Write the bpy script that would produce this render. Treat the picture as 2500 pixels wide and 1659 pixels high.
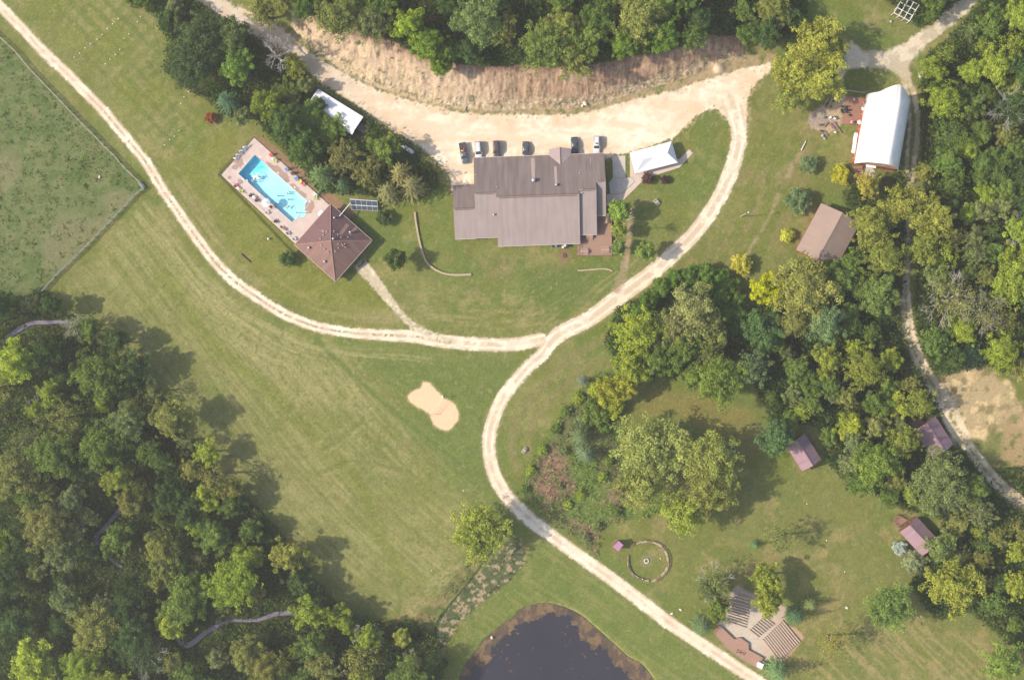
import bpy, bmesh, math, random
import numpy as np
from mathutils import Vector, Matrix

S = bpy.context.scene
COL = S.collection
for o in list(bpy.data.objects):
    bpy.data.objects.remove(o)

# ------------------------------------------------------------------ camera
HAZE = 0.0002
HC = 330.0          # camera height in metres
MPP = 0.11          # metres per photo pixel on the ground
cam_d = bpy.data.cameras.new("camera")
cam = bpy.data.objects.new("camera", cam_d)
COL.objects.link(cam)
cam.location = (0, 0, HC)
cam.rotation_euler = (0, 0, 0)
cam_d.sensor_width = 36
cam_d.sensor_fit = 'HORIZONTAL'
cam_d.lens = 36 * HC / (2500 * MPP)
cam_d.clip_start = 1
cam_d.clip_end = 4000
S.camera = cam

# ------------------------------------------------------------------ light
ELEV = math.radians(38)
AZ = math.radians(4)
w = bpy.data.worlds.new("World")
S.world = w
w.use_nodes = True
nt = w.node_tree
bg = nt.nodes['Background']
sky = nt.nodes.new('ShaderNodeTexSky')
sky.sky_type = 'NISHITA'
sky.sun_disc = False
sky.sun_elevation = ELEV
sky.sun_rotation = math.radians(266)
sky.dust_density = 2.5
sky.air_density = 1.0
nt.links.new(sky.outputs[0], bg.inputs[0])
bg.inputs[1].default_value = 0.15
sl = bpy.data.lights.new("sun", 'SUN')
sl.energy = 4.3
sl.angle = math.radians(0.8)
sl.color = (1.0, 0.895, 0.75)
sun = bpy.data.objects.new("sun", sl)
COL.objects.link(sun)
sd = Vector((math.cos(ELEV) * math.cos(AZ), math.cos(ELEV) * math.sin(AZ), -math.sin(ELEV)))
sun.rotation_euler = sd.to_track_quat('-Z', 'Y').to_euler()
sun.location = (-100, 0, 120)
S.view_settings.view_transform = 'Standard'
S.view_settings.look = 'None'
S.view_settings.gamma = 1
S.view_settings.exposure = 0.64
S.render.engine = 'CYCLES'

# ------------------------------------------------------------------ coordinates
K = 2500 / 2363.0
def D(x, y): return (x * K, y * K)
def T(c, r, x, y): return (c * 625 + x / 3.778, (0, 415, 830, 1244)[r] + y / 3.778)
def crop(ox, oy, s): return lambda x, y: (ox + x / s, oy + y / s)
def W(px, py, z=0.0):
    f = MPP * (HC - z) / HC
    return Vector(((px - 1250) * f, -(py - 829.5) * f, z))
def idir(deg):
    """image angle (y down) -> world angle"""
    return -math.radians(deg)

G = 1.55
def lin1(c):
    c = c / 255.0
    return c / 12.92 if c <= 0.04045 else ((c + 0.055) / 1.055) ** 2.4
def pc(r, g, b, k=1.0):
    return tuple(min(0.9, lin1(v) * k / G) for v in (r, g, b))

# ------------------------------------------------------------------ noise
_rt = np.random.RandomState(7)
_tab = _rt.rand(256, 256)
def vnoise(x, y):
    xi = np.floor(x).astype(np.int64); yi = np.floor(y).astype(np.int64)
    fx = x - xi; fy = y - yi
    fx = fx * fx * (3 - 2 * fx); fy = fy * fy * (3 - 2 * fy)
    x0 = xi & 255; x1 = (xi + 1) & 255; y0 = yi & 255; y1 = (yi + 1) & 255
    a = _tab[x0, y0]; b = _tab[x1, y0]; c = _tab[x0, y1]; d = _tab[x1, y1]
    return (a * (1 - fx) + b * fx) * (1 - fy) + (c * (1 - fx) + d * fx) * fy
def fbm(x, y, sc, o=4, seed=0):
    """0..1, sc = feature size in px"""
    t = 0; amp = 1; tot = 0; f = 1.0 / sc
    for i in range(o):
        t = t + amp * vnoise(x * f + 17.3 * seed + 31.7 * i, y * f + 9.1 * seed + 11.3 * i)
        tot += amp; amp *= 0.55; f *= 2.03
    return t / tot
def sst(a, b, x):
    t = np.clip((x - a) / (b - a), 0, 1)
    return t * t * (3 - 2 * t)
def mix(a, b, m):
    return a * (1 - m[..., None]) + np.asarray(b) * m[..., None]

def poly_sd(px, py, poly, margin=60):
    """signed distance in px, positive inside; -margin far away"""
    P = np.array(poly, float)
    out = np.full(px.shape, -float(margin))
    m = (px > P[:, 0].min() - margin) & (px < P[:, 0].max() + margin) & (py > P[:, 1].min() - margin) & (py < P[:, 1].max() + margin)
    if not m.any(): return out
    x = px[m]; y = py[m]
    d2 = np.full(x.shape, 1e12); ins = np.zeros(x.shape, bool)
    n = len(P)
    for i in range(n):
        ax, ay = P[i]; bx, by = P[(i + 1) % n]
        ex, ey = bx - ax, by - ay
        t = np.clip(((x - ax) * ex + (y - ay) * ey) / (ex * ex + ey * ey + 1e-9), 0, 1)
        d2 = np.minimum(d2, (x - ax - t * ex) ** 2 + (y - ay - t * ey) ** 2)
        if abs(ey) > 1e-9:
            c = (ay > y) != (by > y)
            ins ^= c & (x < ax + (y - ay) * ex / ey)
    d = np.sqrt(d2)
    out[m] = np.where(ins, d, -d)
    return out
def line_d(px, py, pts, margin=50):
    """pts (x,y,halfwidth): returns hw - dist (positive inside), signed lateral offset / hw, dist"""
    P = np.array(pts, float)
    best = np.full(px.shape, 1e6); lat = np.zeros(px.shape); hw = np.ones(px.shape)
    m = (px > P[:, 0].min() - margin) & (px < P[:, 0].max() + margin) & (py > P[:, 1].min() - margin) & (py < P[:, 1].max() + margin)
    x = px[m]; y = py[m]
    b = best[m]; l = lat[m]; h = hw[m]
    for i in range(len(P) - 1):
        ax, ay, aw = P[i]; bx, by, bw = P[i + 1]
        ex, ey = bx - ax, by - ay; L = math.hypot(ex, ey)
        t = np.clip(((x - ax) * ex + (y - ay) * ey) / (L * L), 0, 1)
        dx = x - ax - t * ex; dy = y - ay - t * ey
        d = np.hypot(dx, dy); k = d < b
        b = np.where(k, d, b)
        l = np.where(k, (dx * ey - dy * ex) / L, l)
        h = np.where(k, aw + (bw - aw) * t, h)
    best[m] = b; lat[m] = l; hw[m] = h
    return hw - best, lat / hw, best
def smooth_line(pts, n=6):
    """Catmull-Rom"""
    P = [np.array(p, float) for p in pts]
    out = []
    for i in range(len(P) - 1):
        p0 = P[max(i - 1, 0)]; p1 = P[i]; p2 = P[i + 1]; p3 = P[min(i + 2, len(P) - 1)]
        for k in range(n):
            t = k / n
            out.append(tuple(0.5 * ((2 * p1) + (-p0 + p2) * t + (2 * p0 - 5 * p1 + 4 * p2 - p3) * t * t + (-p0 + 3 * p1 - 3 * p2 + p3) * t ** 3)))
    out.append(tuple(P[-1]))
    return out
def Dl(pts, hw=None):
    return [(p[0] * K, p[1] * K) + ((p[2] if len(p) > 2 else hw,) if (hw or len(p) > 2) else ()) for p in pts]

# ------------------------------------------------------------------ tagging
def tag(o, label=None, cat=None, group=None, kind=None):
    if label: o['label'] = label
    if cat: o['category'] = cat
    if group: o['group'] = group
    if kind: o['kind'] = kind
    return o
def empty(name, loc, rz=0.0, label=None, cat=None, group=None):
    o = bpy.data.objects.new(name, None)
    o.empty_display_size = 0.3
    COL.objects.link(o)
    o.location = loc; o.rotation_euler = (0, 0, rz)
    return tag(o, label, cat, group)
_kids = {}
def link(o, parent=None):
    COL.objects.link(o)
    if parent is not None:
        o.parent = parent
        _kids.setdefault(parent.name, []).append(o)
    return o
def copy_tree(o, parent=None):
    c = o.copy()
    COL.objects.link(c)
    c.parent = parent
    if parent is not None: _kids.setdefault(parent.name, []).append(c)
    for ch in list(_kids.get(o.name, [])):
        copy_tree(ch, c)
    return c

# ------------------------------------------------------------------ materials
MATS = {}
def N(nt, t, **kw):
    n = nt.nodes.new(t)
    for k, v in kw.items(): setattr(n, k, v)
    return n
def mat(name, rgb, rough=0.8, var=0.15, scale=3.0, metal=0.0, bump=0.0, stretch=None, spec=0.3, coat=0.0, var2=0.0, scale2=0.3):
    if name in MATS: return MATS[name]
    m = bpy.data.materials.new(name); m.use_nodes = True
    nt = m.node_tree; b = nt.nodes['Principled BSDF']
    b.inputs['Roughness'].default_value = rough
    b.inputs['Metallic'].default_value = metal
    b.inputs['Specular IOR Level'].default_value = spec
    b.inputs['Coat Weight'].default_value = coat
    tc = N(nt, 'ShaderNodeTexCoord'); mp = N(nt, 'ShaderNodeMapping')
    if stretch: mp.inputs['Scale'].default_value = stretch
    nt.links.new(tc.outputs['Object'], mp.inputs[0])
    no = N(nt, 'ShaderNodeTexNoise'); no.inputs['Scale'].default_value = scale; no.inputs['Detail'].default_value = 5
    nt.links.new(mp.outputs[0], no.inputs[0])
    mr = N(nt, 'ShaderNodeMapRange')
    mr.inputs['From Min'].default_value = 0.3; mr.inputs['From Max'].default_value = 0.7
    mr.inputs['To Min'].default_value = 1 - var; mr.inputs['To Max'].default_value = 1 + var
    nt.links.new(no.outputs[0], mr.inputs[0])
    vm = N(nt, 'ShaderNodeVectorMath', operation='SCALE')
    vm.inputs[0].default_value = rgb
    nt.links.new(mr.outputs[0], vm.inputs['Scale'])
    last = vm
    if var2:
        n2 = N(nt, 'ShaderNodeTexNoise'); n2.inputs['Scale'].default_value = scale2; n2.inputs['Detail'].default_value = 3
        nt.links.new(tc.outputs['Object'], n2.inputs[0])
        m2 = N(nt, 'ShaderNodeMapRange')
        m2.inputs['From Min'].default_value = 0.35; m2.inputs['From Max'].default_value = 0.65
        m2.inputs['To Min'].default_value = 1 - var2; m2.inputs['To Max'].default_value = 1 + var2
        nt.links.new(n2.outputs[0], m2.inputs[0])
        v2 = N(nt, 'ShaderNodeVectorMath', operation='SCALE')
        nt.links.new(vm.outputs[0], v2.inputs[0]); nt.links.new(m2.outputs[0], v2.inputs['Scale'])
        last = v2
    nt.links.new(last.outputs[0], b.inputs['Base Color'])
    if bump:
        bn = N(nt, 'ShaderNodeBump'); bn.inputs['Strength'].default_value = bump; bn.inputs['Distance'].default_value = 0.05
        nt.links.new(no.outputs[0], bn.inputs['Height']); nt.links.new(bn.outputs[0], b.inputs['Normal'])
    MATS[name] = m
    return m

def attr_mat(name, detail, dscale, bump, dist, rough=0.95, micro=0.2):
    m = bpy.data.materials.new(name); m.use_nodes = True
    nt = m.node_tree; b = nt.nodes['Principled BSDF']
    b.inputs['Roughness'].default_value = rough; b.inputs['Specular IOR Level'].default_value = 0.15
    at = N(nt, 'ShaderNodeAttribute'); at.attribute_name = 'Col'
    tc = N(nt, 'ShaderNodeTexCoord')
    no = N(nt, 'ShaderNodeTexNoise'); no.inputs['Scale'].default_value = dscale; no.inputs['Detail'].default_value = 6; no.inputs['Roughness'].default_value = 0.65
    nt.links.new(tc.outputs['Object'], no.inputs[0])
    mr = N(nt, 'ShaderNodeMapRange')
    mr.inputs['From Min'].default_value = 0.3; mr.inputs['From Max'].default_value = 0.7
    mr.inputs['To Min'].default_value = 1 - detail; mr.inputs['To Max'].default_value = 1 + detail
    nt.links.new(no.outputs[0], mr.inputs[0])
    n2 = N(nt, 'ShaderNodeTexNoise'); n2.inputs['Scale'].default_value = dscale * 4.5; n2.inputs['Detail'].default_value = 3
    nt.links.new(tc.outputs['Object'], n2.inputs[0])
    m2 = N(nt, 'ShaderNodeMapRange')
    m2.inputs['From Min'].default_value = 0.3; m2.inputs['From Max'].default_value = 0.7
    m2.inputs['To Min'].default_value = 1 - micro; m2.inputs['To Max'].default_value = 1 + micro
    nt.links.new(n2.outputs[0], m2.inputs[0])
    mu = N(nt, 'ShaderNodeMath', operation='MULTIPLY')
    nt.links.new(mr.outputs[0], mu.inputs[0]); nt.links.new(m2.outputs[0], mu.inputs[1])
    vm = N(nt, 'ShaderNodeVectorMath', operation='SCALE')
    nt.links.new(at.outputs['Color'], vm.inputs[0]); nt.links.new(mu.outputs[0], vm.inputs['Scale'])
    nt.links.new(vm.outputs[0], b.inputs['Base Color'])
    ad = N(nt, 'ShaderNodeMath', operation='ADD')
    nt.links.new(no.outputs[0], ad.inputs[0]); nt.links.new(n2.outputs[0], ad.inputs[1])
    bn = N(nt, 'ShaderNodeBump'); bn.inputs['Strength'].default_value = bump; bn.inputs['Distance'].default_value = dist
    nt.links.new(ad.outputs[0], bn.inputs['Height']); nt.links.new(bn.outputs[0], b.inputs['Normal'])
    return m

def foliage_mat():
    m = bpy.data.materials.new('foliage'); m.use_nodes = True
    nt = m.node_tree
    for n in list(nt.nodes): nt.nodes.remove(n)
    out = N(nt, 'ShaderNodeOutputMaterial')
    oi = N(nt, 'ShaderNodeObjectInfo')
    at = N(nt, 'ShaderNodeAttribute'); at.attribute_name = 'tint'
    tc = N(nt, 'ShaderNodeTexCoord')
    no = N(nt, 'ShaderNodeTexNoise'); no.inputs['Scale'].default_value = 0.45; no.inputs['Detail'].default_value = 2
    geo = N(nt, 'ShaderNodeNewGeometry')
    nt.links.new(geo.outputs['Position'], no.inputs[0])
    mr = N(nt, 'ShaderNodeMapRange')
    mr.inputs['From Min'].default_value = 0.3; mr.inputs['From Max'].default_value = 0.7
    mr.inputs['To Min'].default_value = 0.82; mr.inputs['To Max'].default_value = 1.18
    nt.links.new(no.outputs[0], mr.inputs[0])
    mu = N(nt, 'ShaderNodeMath', operation='MULTIPLY')
    nt.links.new(at.outputs['Fac'], mu.inputs[0]); nt.links.new(mr.outputs[0], mu.inputs[1])
    vm = N(nt, 'ShaderNodeVectorMath', operation='SCALE')
    nt.links.new(oi.outputs['Color'], vm.inputs[0]); nt.links.new(mu.outputs[0], vm.inputs['Scale'])
    hs = N(nt, 'ShaderNodeHueSaturation')
    rr = N(nt, 'ShaderNodeMapRange'); rr.inputs['From Min'].default_value = 0.6; rr.inputs['From Max'].default_value = 1.4
    rr.inputs['To Min'].default_value = 0.51; rr.inputs['To Max'].default_value = 0.495
    nt.links.new(at.outputs['Fac'], rr.inputs[0]); nt.links.new(rr.outputs[0], hs.inputs['Hue'])
    nt.links.new(vm.outputs[0], hs.inputs['Color'])
    df = N(nt, 'ShaderNodeBsdfDiffuse'); tr = N(nt, 'ShaderNodeBsdfTranslucent'); ms = N(nt, 'ShaderNodeMixShader')
    ms.inputs[0].default_value = 0.3
    nt.links.new(hs.outputs[0], df.inputs[0]); nt.links.new(hs.outputs[0], tr.inputs[0])
    nt.links.new(df.outputs[0], ms.inputs[1]); nt.links.new(tr.outputs[0], ms.inputs[2])
    nt.links.new(ms.outputs[0], out.inputs[0])
    return m
M_FOL = foliage_mat()

def weed_mat():
    m = bpy.data.materials.new('weed_leaves'); m.use_nodes = True
    nt = m.node_tree
    for n in list(nt.nodes): nt.nodes.remove(n)
    out = N(nt, 'ShaderNodeOutputMaterial')
    at = N(nt, 'ShaderNodeAttribute'); at.attribute_name = 'Col'
    df = N(nt, 'ShaderNodeBsdfDiffuse'); tr = N(nt, 'ShaderNodeBsdfTranslucent'); ms = N(nt, 'ShaderNodeMixShader')
    ms.inputs[0].default_value = 0.3
    nt.links.new(at.outputs[0], df.inputs[0]); nt.links.new(at.outputs[0], tr.inputs[0])
    nt.links.new(df.outputs[0], ms.inputs[1]); nt.links.new(tr.outputs[0], ms.inputs[2])
    nt.links.new(ms.outputs[0], out.inputs[0])
    return m
M_WEED = weed_mat()

# ------------------------------------------------------------------ mesh builder
def np_mesh(name, V, F, mats, smooth=False):
    me = bpy.data.meshes.new(name)
    V = np.asarray(V, np.float32); F = np.asarray(F, np.int32)
    k = F.shape[1]
    me.vertices.add(len(V)); me.vertices.foreach_set('co', V.ravel())
    me.loops.add(F.size); me.loops.foreach_set('vertex_index', F.ravel())
    me.polygons.add(len(F)); me.polygons.foreach_set('loop_start', np.arange(0, F.size, k, dtype=np.int32))
    me.polygons.foreach_set('use_smooth', np.full(len(F), smooth))
    me.update(calc_edges=True)
    for m in mats: me.materials.append(m)
    return me

class MB:
    def __init__(s): s.v = []; s.f = []; s.m = []; s.sm = []
    def add(s, vs, fs, mi=0, smooth=False):
        o = len(s.v); s.v += [tuple(v) for v in vs]
        for f in fs: s.f.append([o + i for i in f]); s.m.append(mi); s.sm.append(smooth)
        return s
    def box(s, c, d, rz=0.0, mi=0, rx=0.0, ry=0.0, taper=1.0):
        hx, hy, hz = d[0] / 2, d[1] / 2, d[2] / 2
        R = Matrix.Rotation(rz, 3, 'Z') @ Matrix.Rotation(ry, 3, 'Y') @ Matrix.Rotation(rx, 3, 'X')
        vs = []
        for z in (-1, 1):
            k = taper if z > 0 else 1.0
            for x, y in ((-1, -1), (1, -1), (1, 1), (-1, 1)):
                vs.append(R @ Vector((x * hx * k, y * hy * k, z * hz)) + Vector(c))
        return s.add(vs, [(3, 2, 1, 0), (4, 5, 6, 7), (0, 1, 5, 4), (1, 2, 6, 5), (2, 3, 7, 6), (3, 0, 4, 7)], mi)
    def prism(s, poly, z0, z1, mi=0):
        a = sum(poly[i][0] * poly[(i + 1) % len(poly)][1] - poly[(i + 1) % len(poly)][0] * poly[i][1] for i in range(len(poly)))
        if a < 0: poly = poly[::-1]
        n = len(poly)
        z1s = z1 if hasattr(z1, '__len__') else [z1] * n
        vs = [(p[0], p[1], z0) for p in poly] + [(p[0], p[1], z) for p, z in zip(poly, z1s)]
        fs = [tuple(range(n - 1, -1, -1)), tuple(range(n, 2 * n))] + [(i, (i + 1) % n, n + (i + 1) % n, n + i) for i in range(n)]
        return s.add(vs, fs, mi)
    def tube(s, a, b, r, r2=None, n=8, mi=0, smooth=True, cap=True):
        a = Vector(a); b = Vector(b); r2 = r if r2 is None else r2
        d = (b - a).normalized()
        u = d.orthogonal().normalized(); v = d.cross(u)
        vs = [a + (u * math.cos(2 * math.pi * i / n) + v * math.sin(2 * math.pi * i / n)) * r for i in range(n)]
        vs += [b + (u * math.cos(2 * math.pi * i / n) + v * math.sin(2 * math.pi * i / n)) * r2 for i in range(n)]
        s.add(vs, [(i, (i + 1) % n, n + (i + 1) % n, n + i) for i in range(n)], mi, smooth)
        if cap: s.add(vs, [tuple(range(n - 1, -1, -1)), tuple(range(n, 2 * n))], mi)
        return s
    def lathe(s, prof, c=(0, 0, 0), n=16, mi=0, smooth=True):
        vs = []
        for r, z in prof:
            for i in range(n):
                a = 2 * math.pi * i / n
                vs.append((c[0] + r * math.cos(a), c[1] + r * math.sin(a), c[2] + z))
        fs = []
        for j in range(len(prof) - 1):
            for i in range(n):
                fs.append((j * n + i, j * n + (i + 1) % n, (j + 1) * n + (i + 1) % n, (j + 1) * n + i))
        fs.append(tuple(range((len(prof) - 1) * n, len(prof) * n)))
        return s.add(vs, fs, mi, smooth)
    def loft(s, rings, mi=0, smooth=True, caps=True):
        n = len(rings[0]); vs = [v for r in rings for v in r]; fs = []
        for j in range(len(rings) - 1):
            for i in range(n):
                fs.append((j * n + i, j * n + (i + 1) % n, (j + 1) * n + (i + 1) % n, (j + 1) * n + i))
        if caps: fs += [tuple(range(n - 1, -1, -1)), tuple(range((len(rings) - 1) * n, len(rings) * n))]
        return s.add(vs, fs, mi, smooth)
    def build(s, name, mats, parent=None, origin=None):
        me = bpy.data.meshes.new(name)
        if not isinstance(mats, (list, tuple)): mats = [mats]
        me.from_pydata(s.v, [], s.f)
        for m in mats: me.materials.append(m)
        me.polygons.foreach_set('material_index', s.m)
        me.polygons.foreach_set('use_smooth', s.sm)
        me.update()
        o = bpy.data.objects.new(name, me)
        link(o, parent)
        if origin is not None: o.location = origin
        return o
def rel(o, p):
    """world point -> local coordinates of an empty with z rotation"""
    d = Vector(p) - Vector(o.location)
    a = -o.rotation_euler[2]
    return Vector((d.x * math.cos(a) - d.y * math.sin(a), d.x * math.sin(a) + d.y * math.cos(a), d.z))
# ================================================================== the setting
# roads (photo pixels, half width)
LANE = smooth_line([(-70, -60, 12)] + [T(0, 0, x, y) + (h,) for x, y, h in ((60, 120, 11.8), (220, 280, 11.8), (375, 450, 12), (620, 680, 12), (765, 830, 12), (934, 1000, 12), (1078, 1170, 12), (1215, 1330, 12), (1362, 1520, 12))] + [T(0, 1, x, y) + (h,) for x, y, h in ((1505, 190, 12), (1620, 350, 12), (1745, 530, 12), (1860, 690, 12), (2000, 865, 12.5), (2170, 1030, 13), (2361, 1165, 13))] + [T(1, 1, x, y) + (h,) for x, y, h in ((200, 1295, 12.5), (400, 1390, 12), (600, 1455, 11.5), (900, 1503, 12))] + [(942.6, 818, 13.5), (1008, 821, 15), (1086, 833, 16), (1160, 839, 16), (1250, 841, 16), (1320, 828, 16)])
ROAD = smooth_line([(1975, 1745, 15), (1841.6, 1657, 15), (1742, 1590.7, 15), (1665.6, 1541, 15), (1612.6, 1503.4, 15.5), (1541, 1448, 15.5), (1462, 1390, 15.5), (1382, 1333, 15.5), (1300, 1272, 16)] + [T(1, 2, x, y) + (16,) for x, y in ((2330, 1460), (2260, 1355), (2195, 1230), (2160, 1100), (2147, 960), (2160, 830), (2195, 715), (2245, 590), (2310, 480))] + [T(2, 2, x, y) + (15,) for x, y in ((100, 300), (185, 210), (285, 125))] + [(1362, 818, 19)] + [T(2, 1, x, y) + (h,) for x, y, h in ((700, 1380, 19), (960, 1190, 20), (1295, 945, 19), (1450, 805, 19), (1650, 620, 18), (1805, 425, 18), (1925, 230, 18), (2003, 55, 19))] + [T(2, 0, x, y) + (h,) for x, y, h in ((2075, 1400, 18), (2093, 1300, 19), (2092, 1200, 19.5), (2065, 1080, 22), (2030, 960, 26))])
HOUSE_TRK = smooth_line(Dl([(838, 618, 18), (862, 645, 15), (895, 688, 11), (925, 724, 8), (955, 752, 9), (1000, 775, 9), (1040, 785, 8)]))
LODGE_TRK = smooth_line(Dl([(1452, 503, 6), (1452, 540, 7), (1448, 575, 8), (1440, 620, 9), (1425, 665, 12)]))
NE_R = smooth_line(Dl([(2085, 170, 8), (2108, 215, 7), (2118, 280, 6), (2114, 340, 6), (2106, 400, 6), (2098, 470, 6), (2094, 560, 7), (2091, 640, 8), (2090, 700, 13), (2094, 750, 15), (2112, 810, 15), (2140, 868, 16), (2172, 915, 18), (2200, 970, 22), (2235, 1030, 15), (2275, 1085, 16), (2330, 1140, 16), (2420, 1200, 14)]))
NE_L = smooth_line(Dl([(2085, 185, 7), (2096, 230, 5), (2099, 290, 4), (2094, 345, 4), (2092, 400, 5), (2094, 470, 5)]))
GREY_T = smooth_line(Dl([(1560, -20, 3), (1620, 15, 3), (1660, 45, 3), (1720, 66, 3), (1790, 62, 3), (1850, 50, 3)]))
TRAIL2 = smooth_line(Dl([(1800, 775, 4), (1825, 815, 5), (1850, 855, 5), (1880, 900, 5), (1930, 930, 4)]))
WORN = [smooth_line([T(3, 0, 330, 1390) + (3,), T(3, 0, 240, 1500) + (5,), T(3, 1, 180, 60) + (5,), T(3, 1, 110, 180) + (5,), T(3, 1, 30, 420) + (4,), T(3, 1, -160, 720) + (3,), T(3, 1, -250, 960) + (2,)]),
        smooth_line([T(3, 0, 1040, 20) + (3,), T(3, 0, 940, 160) + (4,), T(3, 0, 880, 230) + (3,)])]
LOT = [T(2, 0, x, y) for x, y in ((2380, 575), (2100, 640), (1900, 700), (1700, 760), (1500, 830), (1250, 880), (1000, 950), (800, 1010), (600, 1050), (300, 1060))] + [T(1, 0, x, y) for x, y in ((2361, 1050), (2100, 1050), (1850, 1030), (1650, 980), (1450, 930), (1250, 865), (1080, 815), (930, 740), (780, 650), (620, 560), (480, 470), (330, 330), (200, 240), (60, 130))] + Dl([(540, 15), (490, -30), (470, -60), (410, -60), (455, 0), (530, 50), (600, 92)]) + [T(1, 0, x, y) for x, y in ((220, 420), (340, 520), (450, 625), (540, 710), (640, 790), (760, 860), (880, 935), (1000, 1015), (1120, 1105), (1250, 1195), (1380, 1275), (1500, 1340), (1600, 1425), (1680, 1505), (1740, 1568))] + [T(1, 1, x, y) for x, y in ((1790, 60), (1800, 200), (2050, 200), (2050, -60))] + [(1350, 392), (1475, 386)] + [T(2, 0, x, y) for x, y in ((1090, 1412), (1200, 1372), (1350, 1322), (1500, 1270), (1610, 1160), (1700, 1070), (1830, 1010), (1900, 1010), (1990, 1090), (2060, 1180), (2165, 1100), (2180, 900), (2200, 830), (2310, 715), (2400, 620))]
NEYARD = Dl([(1962, 92), (1990, 118), (2040, 117), (2090, 100), (2150, 55), (2215, 0), (2240, -40), (2300, -40), (2250, 8), (2205, 55), (2160, 88), (2118, 118), (2100, 150), (2105, 190), (2085, 190), (2065, 165), (2000, 155), (1960, 160), (1935, 195), (1918, 175), (1950, 130)])
PATIO = [crop(1960, 190, 6.533)(*p) for p in ((640, 290), (400, 330), (330, 420), (160, 540), (90, 640), (130, 780), (240, 860), (420, 900), (540, 810), (620, 735), (700, 300))]
SANDY = Dl([(2110, 835), (2160, 870), (2230, 852), (2290, 848), (2330, 880), (2350, 930), (2400, 940), (2400, 990), (2330, 965), (2300, 1000), (2270, 1020), (2225, 1030), (2190, 990), (2165, 930)])
COURT = [T(1, 2, x, y) for x, y in ((1400, 510), (1460, 465), (1520, 440), (1545, 385), (1590, 390), (1640, 440), (1690, 490), (1730, 540), (1800, 560), (1840, 600), (1870, 680), (1860, 740), (1820, 790), (1775, 835), (1700, 820), (1640, 780), (1615, 720), (1600, 680), (1560, 650), (1480, 610), (1410, 560))]
POND = [T(1, 3, x, y) for x, y in ((1860, 1640), (1870, 1568), (1900, 1480), (1960, 1380), (2050, 1280), (2130, 1180), (2250, 1080), (2361, 1000))] + [T(2, 3, x, y) for x, y in ((100, 910), (200, 875), (310, 860), (400, 875), (500, 905), (620, 960), (720, 1040), (800, 1110), (900, 1200), (980, 1270), (1080, 1360), (1180, 1410), (1250, 1480), (1310, 1575), (1340, 1700), (900, 2000), (300, 2000), (-200, 1850))]
PONDS = smooth_line(POND + [POND[0]], 4)[:-1]
CREEK = smooth_line(Dl([(-60, 840, 8), (-10, 800, 8), (40, 762, 8), (75, 745, 7), (110, 744, 6), (155, 745, 6), (200, 780, 6), (250, 860, 7), (300, 960, 7), (325, 1080, 7), (290, 1150, 7), (267, 1186, 7), (243, 1216, 7), (222, 1244, 7), (250, 1285, 5), (300, 1322, 5), (345, 1370, 6), (385, 1430, 7), (420, 1485, 8), (445, 1482, 9), (480, 1455, 8), (530, 1432, 6), (590, 1430, 6), (640, 1415, 7), (690, 1420, 6), (740, 1470, 6), (800, 1580, 6), (840, 1680, 6)]))
WETL = Dl([(1205, 1240), (1215, 1290), (1200, 1320), (1150, 1365), (1105, 1400), (1060, 1440), (1035, 1490), (1010, 1510), (1000, 1470), (1012, 1415), (1060, 1365), (1110, 1310), (1150, 1270), (1175, 1235)])
HEDGE_Z = Dl([(1150, 1240), (1190, 1205), (1075, 1350), (1010, 1410), (1000, 1500), (960, 1440), (945, 1432), (1000, 1385), (1060, 1315)])
ROUGH = Dl([(1375, 860), (1330, 905), (1290, 955), (1245, 1030), (1208, 1090), (1198, 1145), (1225, 1172), (1300, 1222), (1385, 1287), (1380, 1240), (1400, 1212), (1450, 1200), (1510, 1190), (1545, 1170), (1530, 1100), (1440, 1050), (1440, 960), (1455, 890), (1420, 850)])
BUSHZ = Dl([(1490, 690), (1540, 650), (1590, 625), (1640, 622), (1690, 645), (1718, 690), (1712, 740), (1680, 790), (1600, 830), (1480, 800), (1420, 760)])
PASTURE = Dl([(-80, 20), (0, 88), (62, 145), (150, 235), (245, 330), (330, 428), (215, 548), (104, 672), (60, 720), (-80, 720)])
BANKU = [(590, -40)] + [T(1, 0, x, y) for x, y in ((330, 60), (400, 70), (480, 110), (600, 195), (700, 235), (870, 260), (960, 290), (1100, 350), (1250, 370), (1420, 470), (1700, 560), (1900, 598), (2100, 610), (2350, 615))] + [T(2, 0, x, y) for x, y in ((100, 592), (250, 620), (450, 610), (600, 620), (750, 590), (900, 570), (1100, 512), (1250, 500), (1500, 450), (1700, 380), (1800, 322), (2000, 330), (2165, 325))] + [(1900, 95), (2010, 120)]
BANKL = [(590, 30)] + [T(1, 0, x, y) for x, y in ((330, 235), (430, 370), (530, 460), (650, 550), (850, 680), (1060, 785), (1300, 870), (1550, 945), (1800, 1000), (2100, 1020), (2350, 1025))] + [T(2, 0, x, y) for x, y in ((150, 1010), (450, 1010), (700, 985), (900, 940), (1050, 880), (1380, 780), (1600, 720), (1800, 640), (2000, 560), (2165, 505))] + [(1900, 130), (2010, 135)]
BANK = BANKU[1:-2] + BANKL[1:-2][::-1]
F_WEST = Dl([(-80, 665), (60, 690), (110, 672), (135, 715), (190, 755), (240, 805), (300, 850), (350, 885), (385, 930), (410, 985), (455, 1030), (500, 1090), (530, 1130), (590, 1170), (640, 1225), (690, 1290), (735, 1350), (780, 1395), (830, 1425), (905, 1445), (950, 1432), (1005, 1470), (1010, 1510), (1030, 1520), (1000, 1600), (1000, 1680), (-80, 1680)])
F_NW = Dl([(270, -50), (300, 5), (360, 30), (395, 100), (385, 165), (440, 205), (495, 235), (520, 265), (590, 270), (640, 325), (700, 385), (740, 440), (830, 445), (900, 460), (975, 455), (1010, 420), (985, 375), (920, 320), (860, 290), (790, 245), (700, 170), (600, 100), (540, 50), (480, -50)])
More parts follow.
